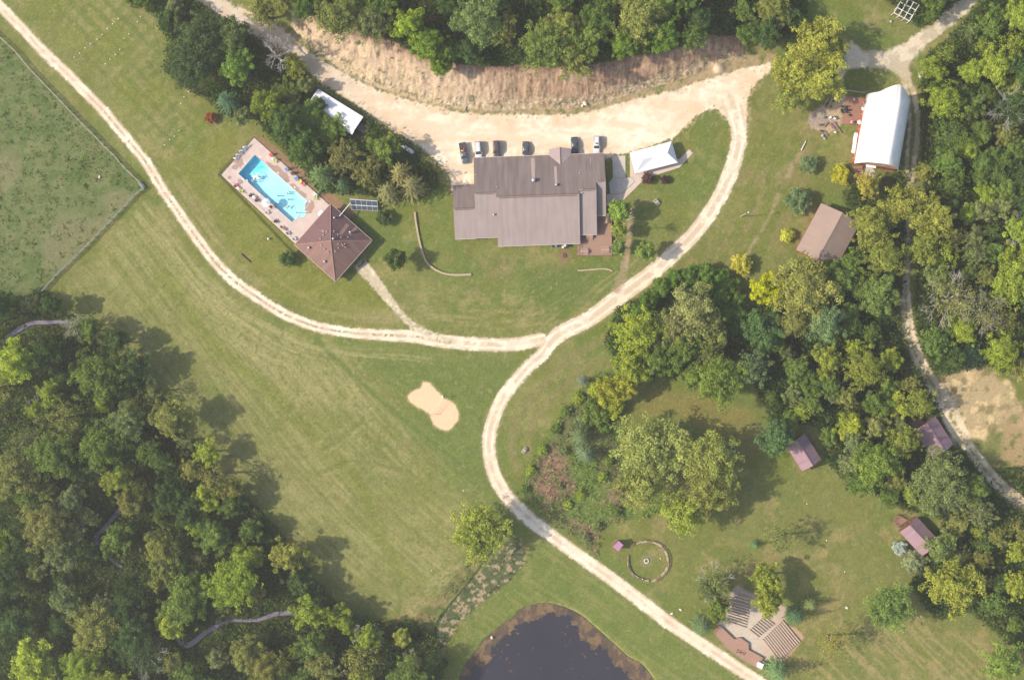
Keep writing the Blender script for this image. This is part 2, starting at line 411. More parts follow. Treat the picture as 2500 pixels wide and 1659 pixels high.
F_N = [(560 * K, -60)] + [(x, y) for x, y in BANKU[1:-1]] + Dl([(1850, 70), (1870, -60)])
F_E = Dl([(2130, 180), (2140, 130), (2200, 80), (2270, 0), (2300, -60), (2440, -60), (2440, 880), (2330, 860), (2260, 850), (2160, 862), (2125, 790), (2110, 720), (2120, 600), (2135, 430), (2125, 300)])
F_MID = Dl([(1950, 440), (2010, 410), (2085, 400), (2090, 600), (2080, 700), (2090, 780), (2120, 850), (2160, 930), (2200, 1010), (2250, 1060), (2290, 1120), (2270, 1190), (2200, 1195), (2080, 1170), (1960, 1110), (1905, 1060), (1900, 980), (1780, 970), (1740, 880), (1700, 830), (1560, 870), (1440, 860), (1400, 790), (1430, 700), (1540, 680), (1720, 740), (1800, 640), (1860, 600), (1960, 590)])
F_SE = Dl([(2260, 1080), (2440, 1080), (2440, 1500), (2330, 1480), (2230, 1400), (2160, 1420), (2100, 1350), (2150, 1280), (2180, 1200)])
F_NE2 = Dl([(1990, -60), (2060, 10), (2120, 60), (2200, 20), (2250, -60)])

def ground_h(px, py):
    px = np.asarray(px, float); py = np.asarray(py, float)
    U = np.array(BANKU); L = np.array(BANKL)
    yu = np.interp(px, U[:, 0], U[:, 1]); yl = np.interp(px, L[:, 0], L[:, 1])
    env = sst(560, 760, px) * (1 - sst(1700, 1880, px))
    t = np.clip((yl - py) / np.maximum(yl - yu, 8), 0, 1)
    t = t * 0.75 + t * t * (3 - 2 * t) * 0.25
    h = env * (5.5 * t + 0.012 * np.clip(yu - py, 0, 400))
    return h
def gz(px, py): return float(ground_h(np.array([px]), np.array([py]))[0])

XA = np.arange(-164, 164.01, 0.3); YA = np.arange(-118, 118.01, 0.3)
GX, GY = np.meshgrid(XA, YA)
# pixel position (two steps for the height)
PX = 1250 + GX / MPP; PY = 829.5 - GY / MPP
for _ in range(2):
    h = ground_h(PX, PY)
    f = HC / (HC - h)
    PX = 1250 + GX / MPP * f; PY = 829.5 - GY / MPP * f
n1 = fbm(PX, PY, 60, 4, 1); n2 = fbm(PX, PY, 18, 4, 2); n3 = fbm(PX, PY, 6, 3, 3); n4 = fbm(PX, PY, 150, 4, 4); n5 = fbm(PX, PY, 3.2, 2, 5)
ng = fbm(PX, PY, 25, 4, 9)
rag = (n3 - 0.5) * 9 + (n5 - 0.5) * 5

d_lane, t_lane, _ = line_d(PX, PY, LANE)
d_road, t_road, _ = line_d(PX, PY, ROAD)
d_lot = poly_sd(PX, PY, LOT)
d_ht, t_ht, _ = line_d(PX, PY, HOUSE_TRK)
d_lt, _, _ = line_d(PX, PY, LODGE_TRK)
d_ner, t_ner, _ = line_d(PX, PY, NE_R)
d_nel, _, _ = line_d(PX, PY, NE_L)
d_ney = poly_sd(PX, PY, NEYARD)
d_pat = poly_sd(PX, PY, PATIO)
d_sandy = poly_sd(PX, PY, SANDY)
d_court = poly_sd(PX, PY, COURT)
d_pond = poly_sd(PX, PY, PONDS)
d_creek, _, creek_dist = line_d(PX, PY, CREEK)
d_bank = poly_sd(PX, PY, BANK)
d_past = poly_sd(PX, PY, PASTURE)
d_rough = poly_sd(PX, PY, ROUGH)
d_wet = poly_sd(PX, PY, WETL)
d_hz = poly_sd(PX, PY, HEDGE_Z)
d_bush = poly_sd(PX, PY, BUSHZ)
forests = [F_WEST, F_NW, F_N, F_E, F_MID, F_SE, F_NE2]
d_for = np.max([poly_sd(PX, PY, p) for p in forests], axis=0)
d_west = poly_sd(PX, PY, F_WEST)

# ---- heights
bn = (n2 - 0.5) * 1.0 * sst(-4, 12, d_bank)
rill = fbm(PX + 10 * n2 + 14 * n1, PY * 0.13, 3.4, 3, 6)
GH = h + bn + (rill - 0.5) * 0.4 * sst(0, 15, d_bank)
GH += (n1 - 0.5) * 0.35 * sst(5, 30, d_for) + (n2 - 0.5) * 0.25 * sst(0, 10, np.maximum(d_rough, np.maximum(d_bush, d_wet)))
GH -= 1.3 * sst(-7, 12, d_pond)
GH -= 0.95 * sst(-7, 4, d_creek + (n3 - .5) * 5)
pile = np.exp(-(((PX - T(2, 0, 1900, 0)[0]) / 14) ** 2 + ((PY - T(2, 0, 0, 635)[1]) / 13) ** 2))
GH += pile * 1.2 * (d_bank > -40)
GH -= 0.45 * sst(0, 5, poly_sd(PX, PY, [(600, 350), (830, 545), (735, 640), (530, 425)]))   # under the pool deck
# hole for the pool basin
GH -= 3.2 * sst(-1, 3, poly_sd(PX, PY, [(621.8, 375), (757, 495.8), (749.8, 522), (713, 546), (578, 424)]))

# ---- colour
def P(*c): return np.array(pc(*c))
C = np.zeros(PX.shape + (3,)) + P(131, 134, 78)
# broad lawn variation: lush / dry
C = mix(C, P(112, 128, 62), sst(0.42, 0.62, n4) * 0.8)
C = mix(C, P(158, 148, 100), sst(0.48, 0.68, n1 * 0.6 + ng * 0.4) * 0.75)
C = mix(C, P(120, 126, 56), sst(0.5, 0.7, fbm(PX, PY, 90, 4, 12)) * 0.6)
# big field: mowing streaks running from upper left to lower right
u = (PX * 0.70 + PY * 0.714); v = (-PX * 0.714 + PY * 0.70)
curve = v + 40 * np.sin(u / 330.0) + 0.00005 * (u - 1100) ** 2
st = fbm(u * 0.035, curve, 4.2, 3, 21)
fld = poly_sd(PX, PY, Dl([(340, 440), (400, 520), (480, 620), (600, 725), (760, 790), (1200, 815), (1120, 960), (1130, 1080), (1170, 1180), (950, 1430), (840, 1420), (640, 1200), (400, 930), (130, 680)]))
mf = sst(0, 25, fld)
C = mix(C, P(150, 146, 96), mf * 0.5)
C = mix(C, P(166, 160, 112), mf * sst(0.48, 0.66, st) * 0.42 * sst(.3, .55, n1))
C = mix(C, P(116, 124, 58), mf * sst(0.50, 0.66, 1 - st) * 0.40)
# greener triangle near the fork and court, dry upper-left part
gr = poly_sd(PX, PY, Dl([(820, 800), (1240, 820), (1130, 980), (1140, 1120), (1180, 1200), (1060, 1130), (960, 1000), (900, 900)]))
C = mix(C, P(108, 126, 62), sst(-40, 40, gr + (n1 - .5) * 60) * 0.75)
dry = poly_sd(PX, PY, Dl([(380, 500), (470, 640), (620, 750), (800, 830), (860, 930), (700, 960), (560, 830), (420, 690)]))
C = mix(C, P(166, 158, 112), sst(-40, 50, dry + (n1 - .5) * 80) * (0.35 + 0.4 * sst(.4, .6, st)))
belt = mf * sst(-175, -60, d_lane) * sst(-14, -26, d_lane) * sst(1150, 950, PX)
C = mix(C, P(176, 168, 122), belt * sst(.46, .64, fbm(d_lane, u * .03, 4.2, 3, 47)) * .6)
C = mix(C, P(112, 122, 60), belt * sst(.52, .64, 1 - fbm(d_lane, u * .03, 5.5, 3, 48)) * .3)
dc = np.hypot(PX - 1010, PY - 1330)
C = mix(C, P(172, 162, 116), mf * sst(260, 160, dc) * sst(.5, .62, fbm(dc, u * .04, 5, 3, 49)) * .22 * sst(.4, .6, n1))
# dark green line crossing the field
dl_, _, dd = line_d(PX, PY, [T(1, 2, 560, 0) + (7,), T(1, 2, 900, 330) + (6,), T(1, 2, 1300, 690) + (6,), T(1, 2, 1700, 990) + (4,), T(1, 2, 2000, 1250) + (3,)], 40)
C = mix(C, P(96, 118, 56), sst(-4, 5, dl_ + (n2 - .5) * 8) * 0.6)
# second green sweep
d2_, _, _ = line_d(PX, PY, smooth_line(Dl([(380, 640, 16), (500, 800, 16), (620, 900, 14), (720, 1000, 14), (830, 1130, 16), (870, 1220, 14), (930, 1330, 14)])), 50)
C = mix(C, P(122, 130, 54), sst(-12, 12, d2_ + (n1 - .5) * 24) * 0.55)
# criss-cross mown field at the upper left
nwf = poly_sd(PX, PY, Dl([(40, -60), (120, 80), (340, 330), (420, 380), (520, 290), (380, 180), (390, 60), (300, -60)]))
m = sst(-10, 40, nwf)
s1 = np.sin(u / 4.6 + 1.5 * n1) * 0.5 + 0.5; s2 = np.sin(v / 5.0 + 1.2 * n4) * 0.5 + 0.5
C = mix(C, P(150, 146, 98), m * sst(.35, .70, s1 * n2 * 1.3 + 0.15) * 0.75)
C = mix(C, P(112, 124, 60), m * sst(.38, .72, s2 * n1 * 1.6) * 0.75)
C = mix(C, P(124, 132, 56), m * sst(0.5, 0.65, fbm(PX, PY, 45, 3, 31)) * 0.6)
# lawn between lane and pool, yellow green with dry band along the lane
pl = poly_sd(PX, PY, Dl([(380, 400), (520, 290), (560, 320), (510, 400), (700, 570), (780, 650), (850, 650), (950, 750), (800, 755), (620, 680), (470, 550)]))
C = mix(C, P(128, 132, 52), sst(-15, 15, pl) * 0.6)
C = mix(C, P(158, 148, 108), sst(-15, 15, pl) * sst(0.45, .62, fbm(d_lane, u * 0.08, 9, 3, 41)) * sst(-75, -20, d_lane) * 0.8)
# lodge lawn with curved streaks that follow the drive
dd_rl = np.minimum(np.abs(d_road), np.abs(d_lane))
ll = poly_sd(PX, PY, Dl([(960, 480), (1050, 560), (1150, 575), (1330, 600), (1430, 600), (1500, 560), (1560, 570), (1400, 690), (1260, 775), (1000, 765), (930, 700), (890, 600)]))
sr = fbm(dd_rl, np.arctan2(PY - 560 * K, PX - 1180 * K) * 30, 6, 3, 44)
C = mix(C, P(164, 152, 112), sst(0, 30, ll) * sst(0.5, 0.62, sr) * sst(150, 30, dd_rl) * 0.65)
C = mix(C, P(150, 130, 100), sst(0, 25, ll) * sst(130, 30, np.hypot(PX - 1110 * K, PY - 590 * K)) * 0.5 * sst(.35, .6, n1))
C = mix(C, P(100, 118, 56), sst(0, 30, ll) * sst(120, 40, np.hypot(PX - 1290 * K, PY - 650 * K)) * 0.6)
# east lawn and the strip right of the drive
el = poly_sd(PX, PY, Dl([(1740, 200), (1900, 260), (1950, 330), (1950, 420), (1880, 480), (1840, 590), (1740, 620), (1540, 620), (1450, 690), (1640, 520), (1720, 350)]))
C = mix(C, P(126, 128, 66), sst(-10, 20, el) * 0.6)
C = mix(C, P(152, 136, 98), sst(-10, 20, el) * sst(.5, .65, fbm(PX + PY * .5, PY * .4, 22, 3, 52)) * 0.6)
# south-east mown ground
se = poly_sd(PX, PY, Dl([(1560, 1180), (1700, 1080), (1900, 1080), (2080, 1180), (2170, 1230), (2100, 1400), (2400, 1480), (2400, 1640), (1800, 1640), (1620, 1430), (1420, 1290), (1400, 1220)]))
C = mix(C, P(128, 130, 72), sst(-15, 25, se) * 0.5)
s3 = fbm(u * 0.06, v, 9, 3, 61)
C = mix(C, P(170, 152, 112), sst(0, 30, poly_sd(PX, PY, Dl([(1900, 1420), (2120, 1420), (2400, 1500), (2400, 1640), (1850, 1640)]))) * sst(.54, .66, s3) * 0.7)
C = mix(C, P(166, 148, 104), sst(-15, 25, se) * sst(.56, .7, fbm(PX, PY, 40, 4, 63)) * 0.6)
glade = poly_sd(PX, PY, Dl([(1460, 960), (1500, 890), (1600, 900), (1740, 940), (1780, 1040), (1700, 1060), (1560, 960)]))
C = mix(C, P(146, 132, 80), sst(-10, 20, glade) * 0.7)
# strip between pond and road
ps = poly_sd(PX, PY, Dl([(1010, 1640), (1060, 1480), (1220, 1320), (1250, 1230), (1400, 1330), (1700, 1560), (1740, 1640)]))
C = mix(C, P(116, 130, 66), sst(-10, 20, ps) * 0.7)
C = mix(C, P(158, 162, 84), sst(-9, -1, d_pond + (n3 - .5) * 10) * 0.55)
s4 = fbm(d_road, u * 0.04, 7, 3, 71)
C = mix(C, P(150, 148, 94), sst(-5, 20, ps) * sst(.52, .66, s4) * 0.5)
wst = poly_sd(PX, PY, Dl([(1150, 960), (1250, 830), (1400, 760), (1400, 830), (1330, 900), (1200, 1110), (1180, 1150), (1140, 1040)]))
C = mix(C, P(140, 132, 88), sst(-5, 20, wst) * sst(.42, .6, fbm(d_road, u * .05, 16, 3, 73)) * 0.75)
# crossing mower tracks and worn arcs on the big field
for pts_, w_, colr, am in (
    (((600, 1215), (830, 1130), (1000, 1135), (1200, 1165), (1420, 1225)), 5, (104, 116, 56), .5), (((640, 1250), (850, 1160), (1020, 1165), (1200, 1200), (1400, 1260)), 7, (170, 158, 112), .28),
    (((620, 1000), (780, 900), (960, 760)), 4, (108, 118, 58), .55), (((640, 1040), (800, 940), (980, 800)), 4, (172, 162, 116), .5), (((560, 960), (740, 850), (920, 720)), 3.5, (172, 160, 114), .45),
    (((850, 560), (1000, 700), (1180, 900), (1400, 1080)), 5, (170, 160, 114), .45), (((820, 640), (980, 820), (1120, 1000), (1320, 1200), (1500, 1420)), 4, (112, 120, 58), .45),
    (((900, 1200), (1000, 1350), (1080, 1500), (1120, 1568)), 9, (120, 126, 50), .55)):
    dq, _, _ = line_d(PX, PY, smooth_line([T(1, 2, x, y) + (w_,) for x, y in pts_]), 24)
    C = mix(C, P(*colr), sst(-5, 3, dq + (n2 - .5) * 6) * am * sst(.3, .55, n3 * .5 + n1 * .5))
for pts_ in (((1230, 580), (1300, 700), (1330, 850), (1310, 960), (1250, 1050)), ((1010, 900), (1180, 960), (1290, 1080), (1330, 1250)), ((1000, 990), (1130, 1050), (1240, 1180), (1290, 1400))):
    dq, _, _ = line_d(PX, PY, smooth_line([T(1, 3, x, y) + (5,) for x, y in pts_]), 24)
    C = mix(C, P(112, 124, 58), sst(-5, 3, dq + (n2 - .5) * 6) * .5)
fe = poly_sd(PX, PY, [T(1, 3, x, y) for x, y in ((1900, 470), (1880, 560), (1640, 830), (1400, 1040), (1300, 1000), (1500, 760), (1750, 520))])
C = mix(C, P(180, 164, 124), sst(-8, 10, fe) * sst(.42, .6, fbm(u * .9 + v * .9, (PX + PY * .95) * .0 + (PX * .68 + PY * .73), 5, 3, 58)) * .6)
C = C * np.array([1.02, 1.04, 0.88]) * (0.82 + 0.36 * n5)[..., None]
# fine mottling of every lawn
C *= (0.86 + 0.28 * n2)[..., None]
C *= (0.86 + 0.28 * n3)[..., None]
clov = sst(0.66, 0.74, fbm(PX, PY, 9, 3, 81))
C = mix(C, P(104, 122, 52), clov * 0.5)
C = mix(C, P(178, 166, 122), sst(0.7, 0.78, fbm(PX, PY, 7, 3, 83)) * 0.4)
# pasture
m = sst(-2, 3, d_past)
pz = np.zeros_like(C) + P(112, 122, 74)
pz = mix(pz, P(96, 114, 60), sst(.45, .6, n2))
pz = mix(pz, P(134, 132, 84), sst(.58, .70, fbm(PX, PY, 30, 4, 91)) * 0.4)
gpatch = np.maximum(np.exp(-(((PX - 215) / 120) ** 2 + ((PY - 590) / 95) ** 2)), np.exp(-(((PX - 20) / 50) ** 2 + ((PY - 420) / 75) ** 2)))
gpatch = np.maximum(gpatch, 0.8 * np.exp(-(((PX - 280) / 60) ** 2 + ((PY - 490) / 40) ** 2)))
pz = mix(pz, P(128, 128, 88), sst(.35, .75, gpatch + (n1 - .5) * .9) * .85)
pz = pz * (0.88 + 0.5 * n3)[..., None]
C = mix(C, pz, m)
# rough grass, wetland, thicket floors
rz = np.zeros_like(C) + P(112, 118, 70)
br1 = poly_sd(PX, PY, Dl([(1240, 1050), (1280, 1020), (1330, 1060), (1345, 1110), (1300, 1150), (1270, 1170), (1215, 1150)])) + (n1 - .5) * 100 + (n2 - .5) * 50
br2 = poly_sd(PX, PY, Dl([(1310, 1190), (1350, 1150), (1400, 1120), (1440, 1150), (1420, 1200), (1385, 1240), (1375, 1275), (1330, 1240)])) + (n1 - .5) * 100 + (n2 - .5) * 50
rz = mix(rz, P(150, 122, 98), sst(-14, 14, br1) * sst(.68, .52, n2)); rz = mix(rz, P(150, 130, 98), sst(-14, 14, br2) * .9)
rz = mix(rz, P(160, 152, 92), sst(-15, 15, poly_sd(PX, PY, Dl([(1430, 1080), (1500, 1080), (1540, 1170), (1460, 1190), (1425, 1130)])) + (n1 - .5) * 40))
rz = mix(rz, P(104, 132, 54), sst(.50, .60, n1) * 0.8)
rz = mix(rz, P(116, 134, 58), sst(16, 4, d_rough) * sst(1290, 1240, PY))
C = mix(C, rz * (0.55 + 0.9 * n3)[..., None], sst(-3, 5, d_rough))
wz = mix(np.zeros_like(C) + P(96, 106, 66), P(182, 162, 128), sst(.53, .61, fbm(PX + 3 * n3, PY, 9, 4, 95)))
C = mix(C, wz * (0.75 + 0.5 * n5)[..., None], sst(-2, 8, d_wet + (n2 - .5) * 10))
C = mix(C, mix(np.zeros_like(C) + P(112, 118, 66), P(146, 134, 86), sst(.45, .6, n2)) * (.7 + .6 * n3[..., None]), sst(-3, 5, d_hz + (n3 - .5) * 8) * (d_wet < 3))
ditch, _, _ = line_d(PX, PY, smooth_line([T(1, 3, 2361, 130) + (2.2,), T(1, 3, 2150, 420) + (2.2,), T(1, 3, 1950, 680) + (2.0,), T(1, 3, 1720, 960) + (2.4,), T(1, 3, 1660, 1080) + (2.6,), T(1, 3, 1655, 1220) + (2.4,)]), 20)
C = mix(C, P(52, 76, 48), sst(-2, 1.5, ditch) * 0.9)
C = mix(C, P(70, 92, 46), sst(-3, 5, d_bush))
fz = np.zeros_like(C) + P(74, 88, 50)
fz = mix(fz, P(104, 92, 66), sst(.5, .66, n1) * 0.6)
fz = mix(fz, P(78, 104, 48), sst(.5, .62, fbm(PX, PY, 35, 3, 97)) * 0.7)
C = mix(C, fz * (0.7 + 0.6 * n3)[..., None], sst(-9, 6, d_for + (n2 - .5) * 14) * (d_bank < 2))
ot = np.exp(-(((PX - T(1, 0, 1700, 0)[0]) / 45) ** 2 + ((PY - T(1, 0, 0, 200)[1]) / 40) ** 2))
C = mix(C, P(150, 112, 84), sst(.3, .7, ot + (n2 - .5) * .4) * 0.8 * (d_bank < 0))
# creek banks
C = mix(C, P(128, 98, 84), sst(-6, 0, d_creek) * sst(0.42, 0.6, n2) * 0.9)
C = mix(C, P(60, 66, 52), sst(-2, 4, d_creek) * 0.8)
# eroded bank
bz = np.zeros_like(C) + P(218, 190, 160)
pink = sst(1130, 1330, PX + (n1 - .5) * 200)
bz = mix(bz, P(182, 146, 120), pink * 0.85)
U_ = np.interp(PX, [p[0] for p in BANKU], [p[1] for p in BANKU]); L_ = np.interp(PX, [p[0] for p in BANKL], [p[1] for p in BANKL])
tt = np.clip((PY - U_) / np.maximum(L_ - U_, 5), 0, 1)
bz = mix(bz, P(166, 132, 112), sst(0.35, 0.0, tt + (n2 - .5) * .3) * 0.75)
bz = mix(bz, P(232, 208, 168), sst(.5, .66, rill) * 0.4 * (0.4 + .6 * n2))
bz = mix(bz, P(150, 118, 94), sst(.5, .62, 1 - rill) * (0.18 + 0.30 * pink))
bz = mix(bz, P(206, 184, 140), sst(.55, 0.95, tt) * .6)
bz = mix(bz, P(236, 210, 166), sst(.62, .72, fbm(PX, PY, 30, 3, 101)) * 0.45 * (1 - pink * .7))
bz = mix(bz, P(140, 106, 88), sst(.16, .0, tt + (n3 - .5) * .12) * .6)
bz = mix(bz, P(118, 122, 84), sst(.63, .72, fbm(PX, PY, 9, 4, 103) + 0.10 * tt - 0.05) * 0.7)
rub = sst(.55, .9, tt) * sst(.60, .68, n5)
bz = mix(bz, P(240, 226, 200), rub * 0.7)
bz = mix(bz, P(120, 96, 76), sst(.55, .9, tt) * sst(.62, .7, 1 - n5) * 0.6)
mb = sst(-3, 2, d_bank + rag * 0.4)
C = mix(C, bz * (0.8 + 0.4 * n3)[..., None], mb)
# strip below the bank
stp = poly_sd(PX, PY, BANKL[1:-1] + [(1880, 150)] + LOT[:22])
C = mix(C, P(190, 166, 128) * (0.7 + 0.5 * n3[..., None]), sst(-4, 5, stp) * (d_bank < 0) * sst(.35, .55, n2))
# bare soil strip behind the pool
be = poly_sd(PX, PY, [(618, 326), (640, 335), (700, 380), (745, 420), (830, 488), (870, 520), (850, 535), (803, 502), (621, 336)])
C = mix(C, P(172, 134, 108) * (0.8 + 0.4 * n3[..., None]), sst(-3, 3, be + (n3 - .5) * 6) * 0.85)
# sandy clearing
sz = np.zeros_like(C) + P(198, 176, 132)
sz = mix(sz, P(236, 208, 156), sst(.5, .66, n2)); sz = mix(sz, P(142, 132, 84), sst(.52, .66, fbm(PX, PY, 22, 4, 107)) * .8)
C = mix(C, sz * (0.8 + 0.4 * n5)[..., None], sst(-14, 10, d_sandy + (n2 - .5) * 40 + (n1 - .5) * 40))
sc = fbm(PX, PY, 60, 4, 109)
east = sst(2290 * K, 2330 * K, PX) * sst(900 * K, 960 * K, PY) * sst(1180 * K, 1100 * K, PY)
C = mix(C, P(190, 160, 120), east * sst(.42, .56, n2) * 0.8)
# worn tracks
for ln in WORN + [GREY_T]:
    dw, _, _ = line_d(PX, PY, ln, 20)
    C = mix(C, P(178, 158, 122), sst(-4, 2, dw + rag * .5) * sst(.3, .6, n2) * 0.75)
dw, _, _ = line_d(PX, PY, TRAIL2, 20)
C = mix(C, P(120, 96, 82), sst(-3, 2, dw + rag * .3))
for a, b_, r_ in ((1110, 545, 60), (1378, 628, 12), (1610, 1320, 10)):
    pass
# gravel
def gravel(base, cen):
    g = np.zeros_like(C) + np.array(pc(*base))
    return g
GV = np.zeros_like(C) + P(246, 228, 200)
GV = mix(GV, P(252, 238, 214), sst(.4, .6, n1))
GV = mix(GV, P(226, 204, 182), sst(.55, .68, fbm(PX * .5 + PY * .15, PY, 14, 4, 121)) * 0.55)
GV *= (1.00 + 0.1 * n3)[..., None]
def strips(t, d, cen_k, edge_k):
    g = GV.copy()
    cen = np.exp(-(t / 0.22) ** 2)
    g = mix(g, P(150, 142, 100), np.clip(cen * cen_k * sst(.35, .62, n3 * .6 + n5 * .4) * 1.5, 0, 1))
    wheel = np.exp(-((np.abs(t) - .5) / .2) ** 2)
    g = mix(g, P(214, 190, 160), sst(.3, .6, 1 - wheel) * edge_k * sst(.38, .6, n2))
    return g
k_l = sst(120, 300, PX) * (1 - sst(960, 1120, PX))
k_l = np.clip(k_l, 0.12, 1)
dust = lambda d, w_: sst(-w_, 0, d + rag * 0.8)
# soft dusty verge painted in the soil itself, then the ragged gravel
C = mix(C, P(178, 168, 124), dust(d_lane, 7) * 0.35); C = mix(C, P(180, 168, 126), dust(d_road, 8) * 0.35)
ar = 0.12 + 0.75 * sst(.35, .65, n1)
ml = sst(-1.5, 1.5, d_lane + rag * ar); mr_ = sst(-1.5, 1.5, d_road + rag * ar)
lot_r = d_lot + rag * 0.9 + (n2 - .5) * 5
C = mix(C, P(196, 176, 138), sst(-16, 0, lot_r) * sst(.42, .62, n3 * .5 + n5 * .5) * 0.8)
mlot = sst(-2, 3, lot_r)
C = mix(C, strips(t_lane, d_lane, k_l, 0.8), ml)
lotc = mix(GV, P(238, 212, 180), sst(.4, .65, fbm(PX * .35, PY, 26, 4, 131)) * .8)
lotc = mix(lotc, P(214, 198, 180), sst(700 * 1.45, 700, PX) * 0.7)
lotc = mix(lotc, P(226, 196, 158), sst(60, 10, np.abs(d_lot - 0) ) * sst(.45, .6, n2) * .5)
lotc = mix(lotc, P(128, 118, 84), sst(.70, .76, fbm(PX, PY, 5, 3, 133)) * sst(26, 6, d_lot) * .8)
C = mix(C, lotc * (0.99 + 0.08 * n3)[..., None], mlot)
C = mix(C, strips(t_road, d_road, 0.14, 0.7), mr_)
gg = mix(np.zeros_like(C) + P(204, 190, 162), P(232, 216, 188), sst(.45, .6, n2)) * (0.85 + 0.3 * n5)[..., None]
mney = sst(-4, 4, d_ney + rag * 1.2 + (n2 - .5) * 8)
C = mix(C, gg, mney)
c_ht = mix(gg * 1.1, P(142, 136, 92), sst(.52, .66, n3 * .5 + n2 * .5) * .7)
C = mix(C, c_ht, sst(-2, 3, d_ht + rag * 1.0) * 0.95)
C = mix(C, P(186, 160, 132) * (0.85 + .3 * n5[..., None]), sst(-3, 3, d_lt + rag * .8) * (0.5 + .5 * sst(.4, .6, n2)))
for dx_, tx_, kk in ((d_ner, t_ner, 1.0), (d_nel, None, 0)):
    g2 = gg.copy()
    if tx_ is not None:
        wide = sst(640 * K, 700 * K, PY)
        g2 = mix(g2, P(128, 124, 74), np.exp(-(tx_ / .28) ** 2) * sst(.4, .55, n3) * wide)
    g2 = g2 * (1 + .12 * sst(640 * K, 720 * K, PY))[..., None] * np.array([1.04, 1.0, .94])
    C = mix(C, g2, sst(-2, 2, dx_ + rag * .6) * (0.75 + .25 * sst(.4, .6, n2)))
pt = mix(np.zeros_like(C) + P(178, 162, 146), P(200, 176, 140), sst(.45, .6, n2)) * (0.8 + .4 * n5)[..., None]
C = mix(C, pt, sst(-3, 3, d_pat + rag))
C = mix(C, P(206, 178, 140) * (0.9 + .2 * n5[..., None]), sst(-7, 0, d_court + rag * .5) * .5)
C = mix(C, P(240, 206, 166) * (1.0 + .1 * n5[..., None]), sst(-1.5, 1.5, d_court + rag * .35))
C = mix(C, P(236, 212, 178), sst(.25, .6, pile) * (d_bank < 4))
# pond rim and bed
C = mix(C, P(90, 78, 66), sst(-1, 3, d_pond))
# amphitheatre floor
AM = crop(1720, 1400, 6.054)
AMPH = [AM(*p) for p in ((190, 760), (300, 620), (330, 420), (370, 330), (440, 190), (500, 165), (600, 230), (800, 330), (1100, 450), (1210, 480), (1190, 620), (1230, 760), (1350, 800), (1440, 880), (1465, 950), (1400, 1050), (1230, 1240), (1080, 1335), (960, 1330), (700, 1200), (640, 1060), (430, 960))]
d_am = poly_sd(PX, PY, AMPH)
az_ = mix(np.zeros_like(C) + P(214, 200, 180), P(198, 160, 130), sst(-60, 40, (PX - 1905) + (PY - 1560) * .4 + (n2 - .5) * 60))
az_ = mix(az_, P(168, 146, 134), sst(1530, 1450, PY + (n2 - .5) * 40) * .6)
C = mix(C, az_ * (0.88 + .24 * n5)[..., None], sst(-2, 2, d_am + rag * .3))
# dirt ring round the fire pit + fire ring behind the lodge
fr = np.hypot(PX - 1578, PY - 1369)
C = mix(C, P(160, 150, 118), sst(22, 10, fr + (n2 - .5) * 16) * .5)
C = mix(C, P(150, 118, 92), sst(26, 8, np.hypot(PX - 1378, PY - 624) + (n2 - .5) * 20) * .7)
C = np.clip(C, 0.005, 0.85)

# ---- partition into objects
Hn, Wn = PX.shape
def fc(a): return (a[:-1, :-1] + a[1:, 1:] + a[:-1, 1:] + a[1:, :-1]) * 0.25
cls = np.zeros((Hn - 1, Wn - 1), int)
f_rag = fc(rag)
cls[(fc(d_bank) + f_rag * .4 > 0) | (fc(stp) > 0)] = 7
cls[fc(d_am) > 0] = 8
f_ar = fc(ar)
cls[fc(d_lane) + f_rag * f_ar > 0] = 1
cls[fc(lot_r) > 0] = 2
cls[fc(d_road) + f_rag * f_ar > 0] = 1
cls[(fc(d_ney) + f_rag > 0) | (fc(d_ner) > 0) | (fc(d_nel) > 0)] = 3
cls[fc(d_ht) > 0] = 4
cls[fc(d_lt) > 0] = 5
cls[fc(d_court) > 0] = 6
idx = np.arange(Hn * Wn).reshape(Hn, Wn)
Q = np.stack([idx[:-1, :-1], idx[:-1, 1:], idx[1:, 1:], idx[1:, :-1]], -1)
XX = GX.copy(); YY = GY.copy(); ZZ = GH.copy()
XX[:, 0] = -1500; XX[:, -1] = 1500; YY[0, :] = -1500; YY[-1, :] = 1500
VV = np.stack([XX, YY, ZZ], -1).reshape(-1, 3); CC = C.reshape(-1, 3)
M_GRASS = attr_mat('turf_and_soil', 0.22, 2.2, 0.6, 0.18, micro=0.30)
M_GRAV = attr_mat('gravel_surface', 0.05, 1.2, 0.25, 0.05, micro=0.06)
M_SOIL = attr_mat('loose_soil', 0.14, 1.5, 0.6, 0.25, micro=0.16)
def part_obj(name, k, m, kind='structure', label=None):
    q = Q[cls == k].reshape(-1, 4)
    if len(q) == 0: return
    u_, inv = np.unique(q, return_inverse=True)
    me = np_mesh(name, VV[u_], inv.reshape(-1, 4), [m], True)
    a = me.color_attributes.new('Col', 'FLOAT_COLOR', 'POINT')
    cc = np.ones((len(u_), 4), np.float32); cc[:, :3] = CC[u_]
    a.data.foreach_set('color', cc.ravel())
    o = bpy.data.objects.new(name, me); COL.objects.link(o)
    return tag(o, label, None, None, kind)
part_obj('ground', 0, M_GRASS)
part_obj('gravel_road', 1, M_GRAV)
part_obj('gravel_parking_area', 2, M_GRAV)
part_obj('gravel_yard_track', 3, M_GRAV)
part_obj('gravel_path', 4, M_GRAV)
part_obj('dirt_path', 5, M_SOIL)
part_obj('sand_court', 6, M_GRAV)
part_obj('eroded_bank', 7, M_SOIL)
part_obj('amphitheatre_floor', 8, M_GRAV)

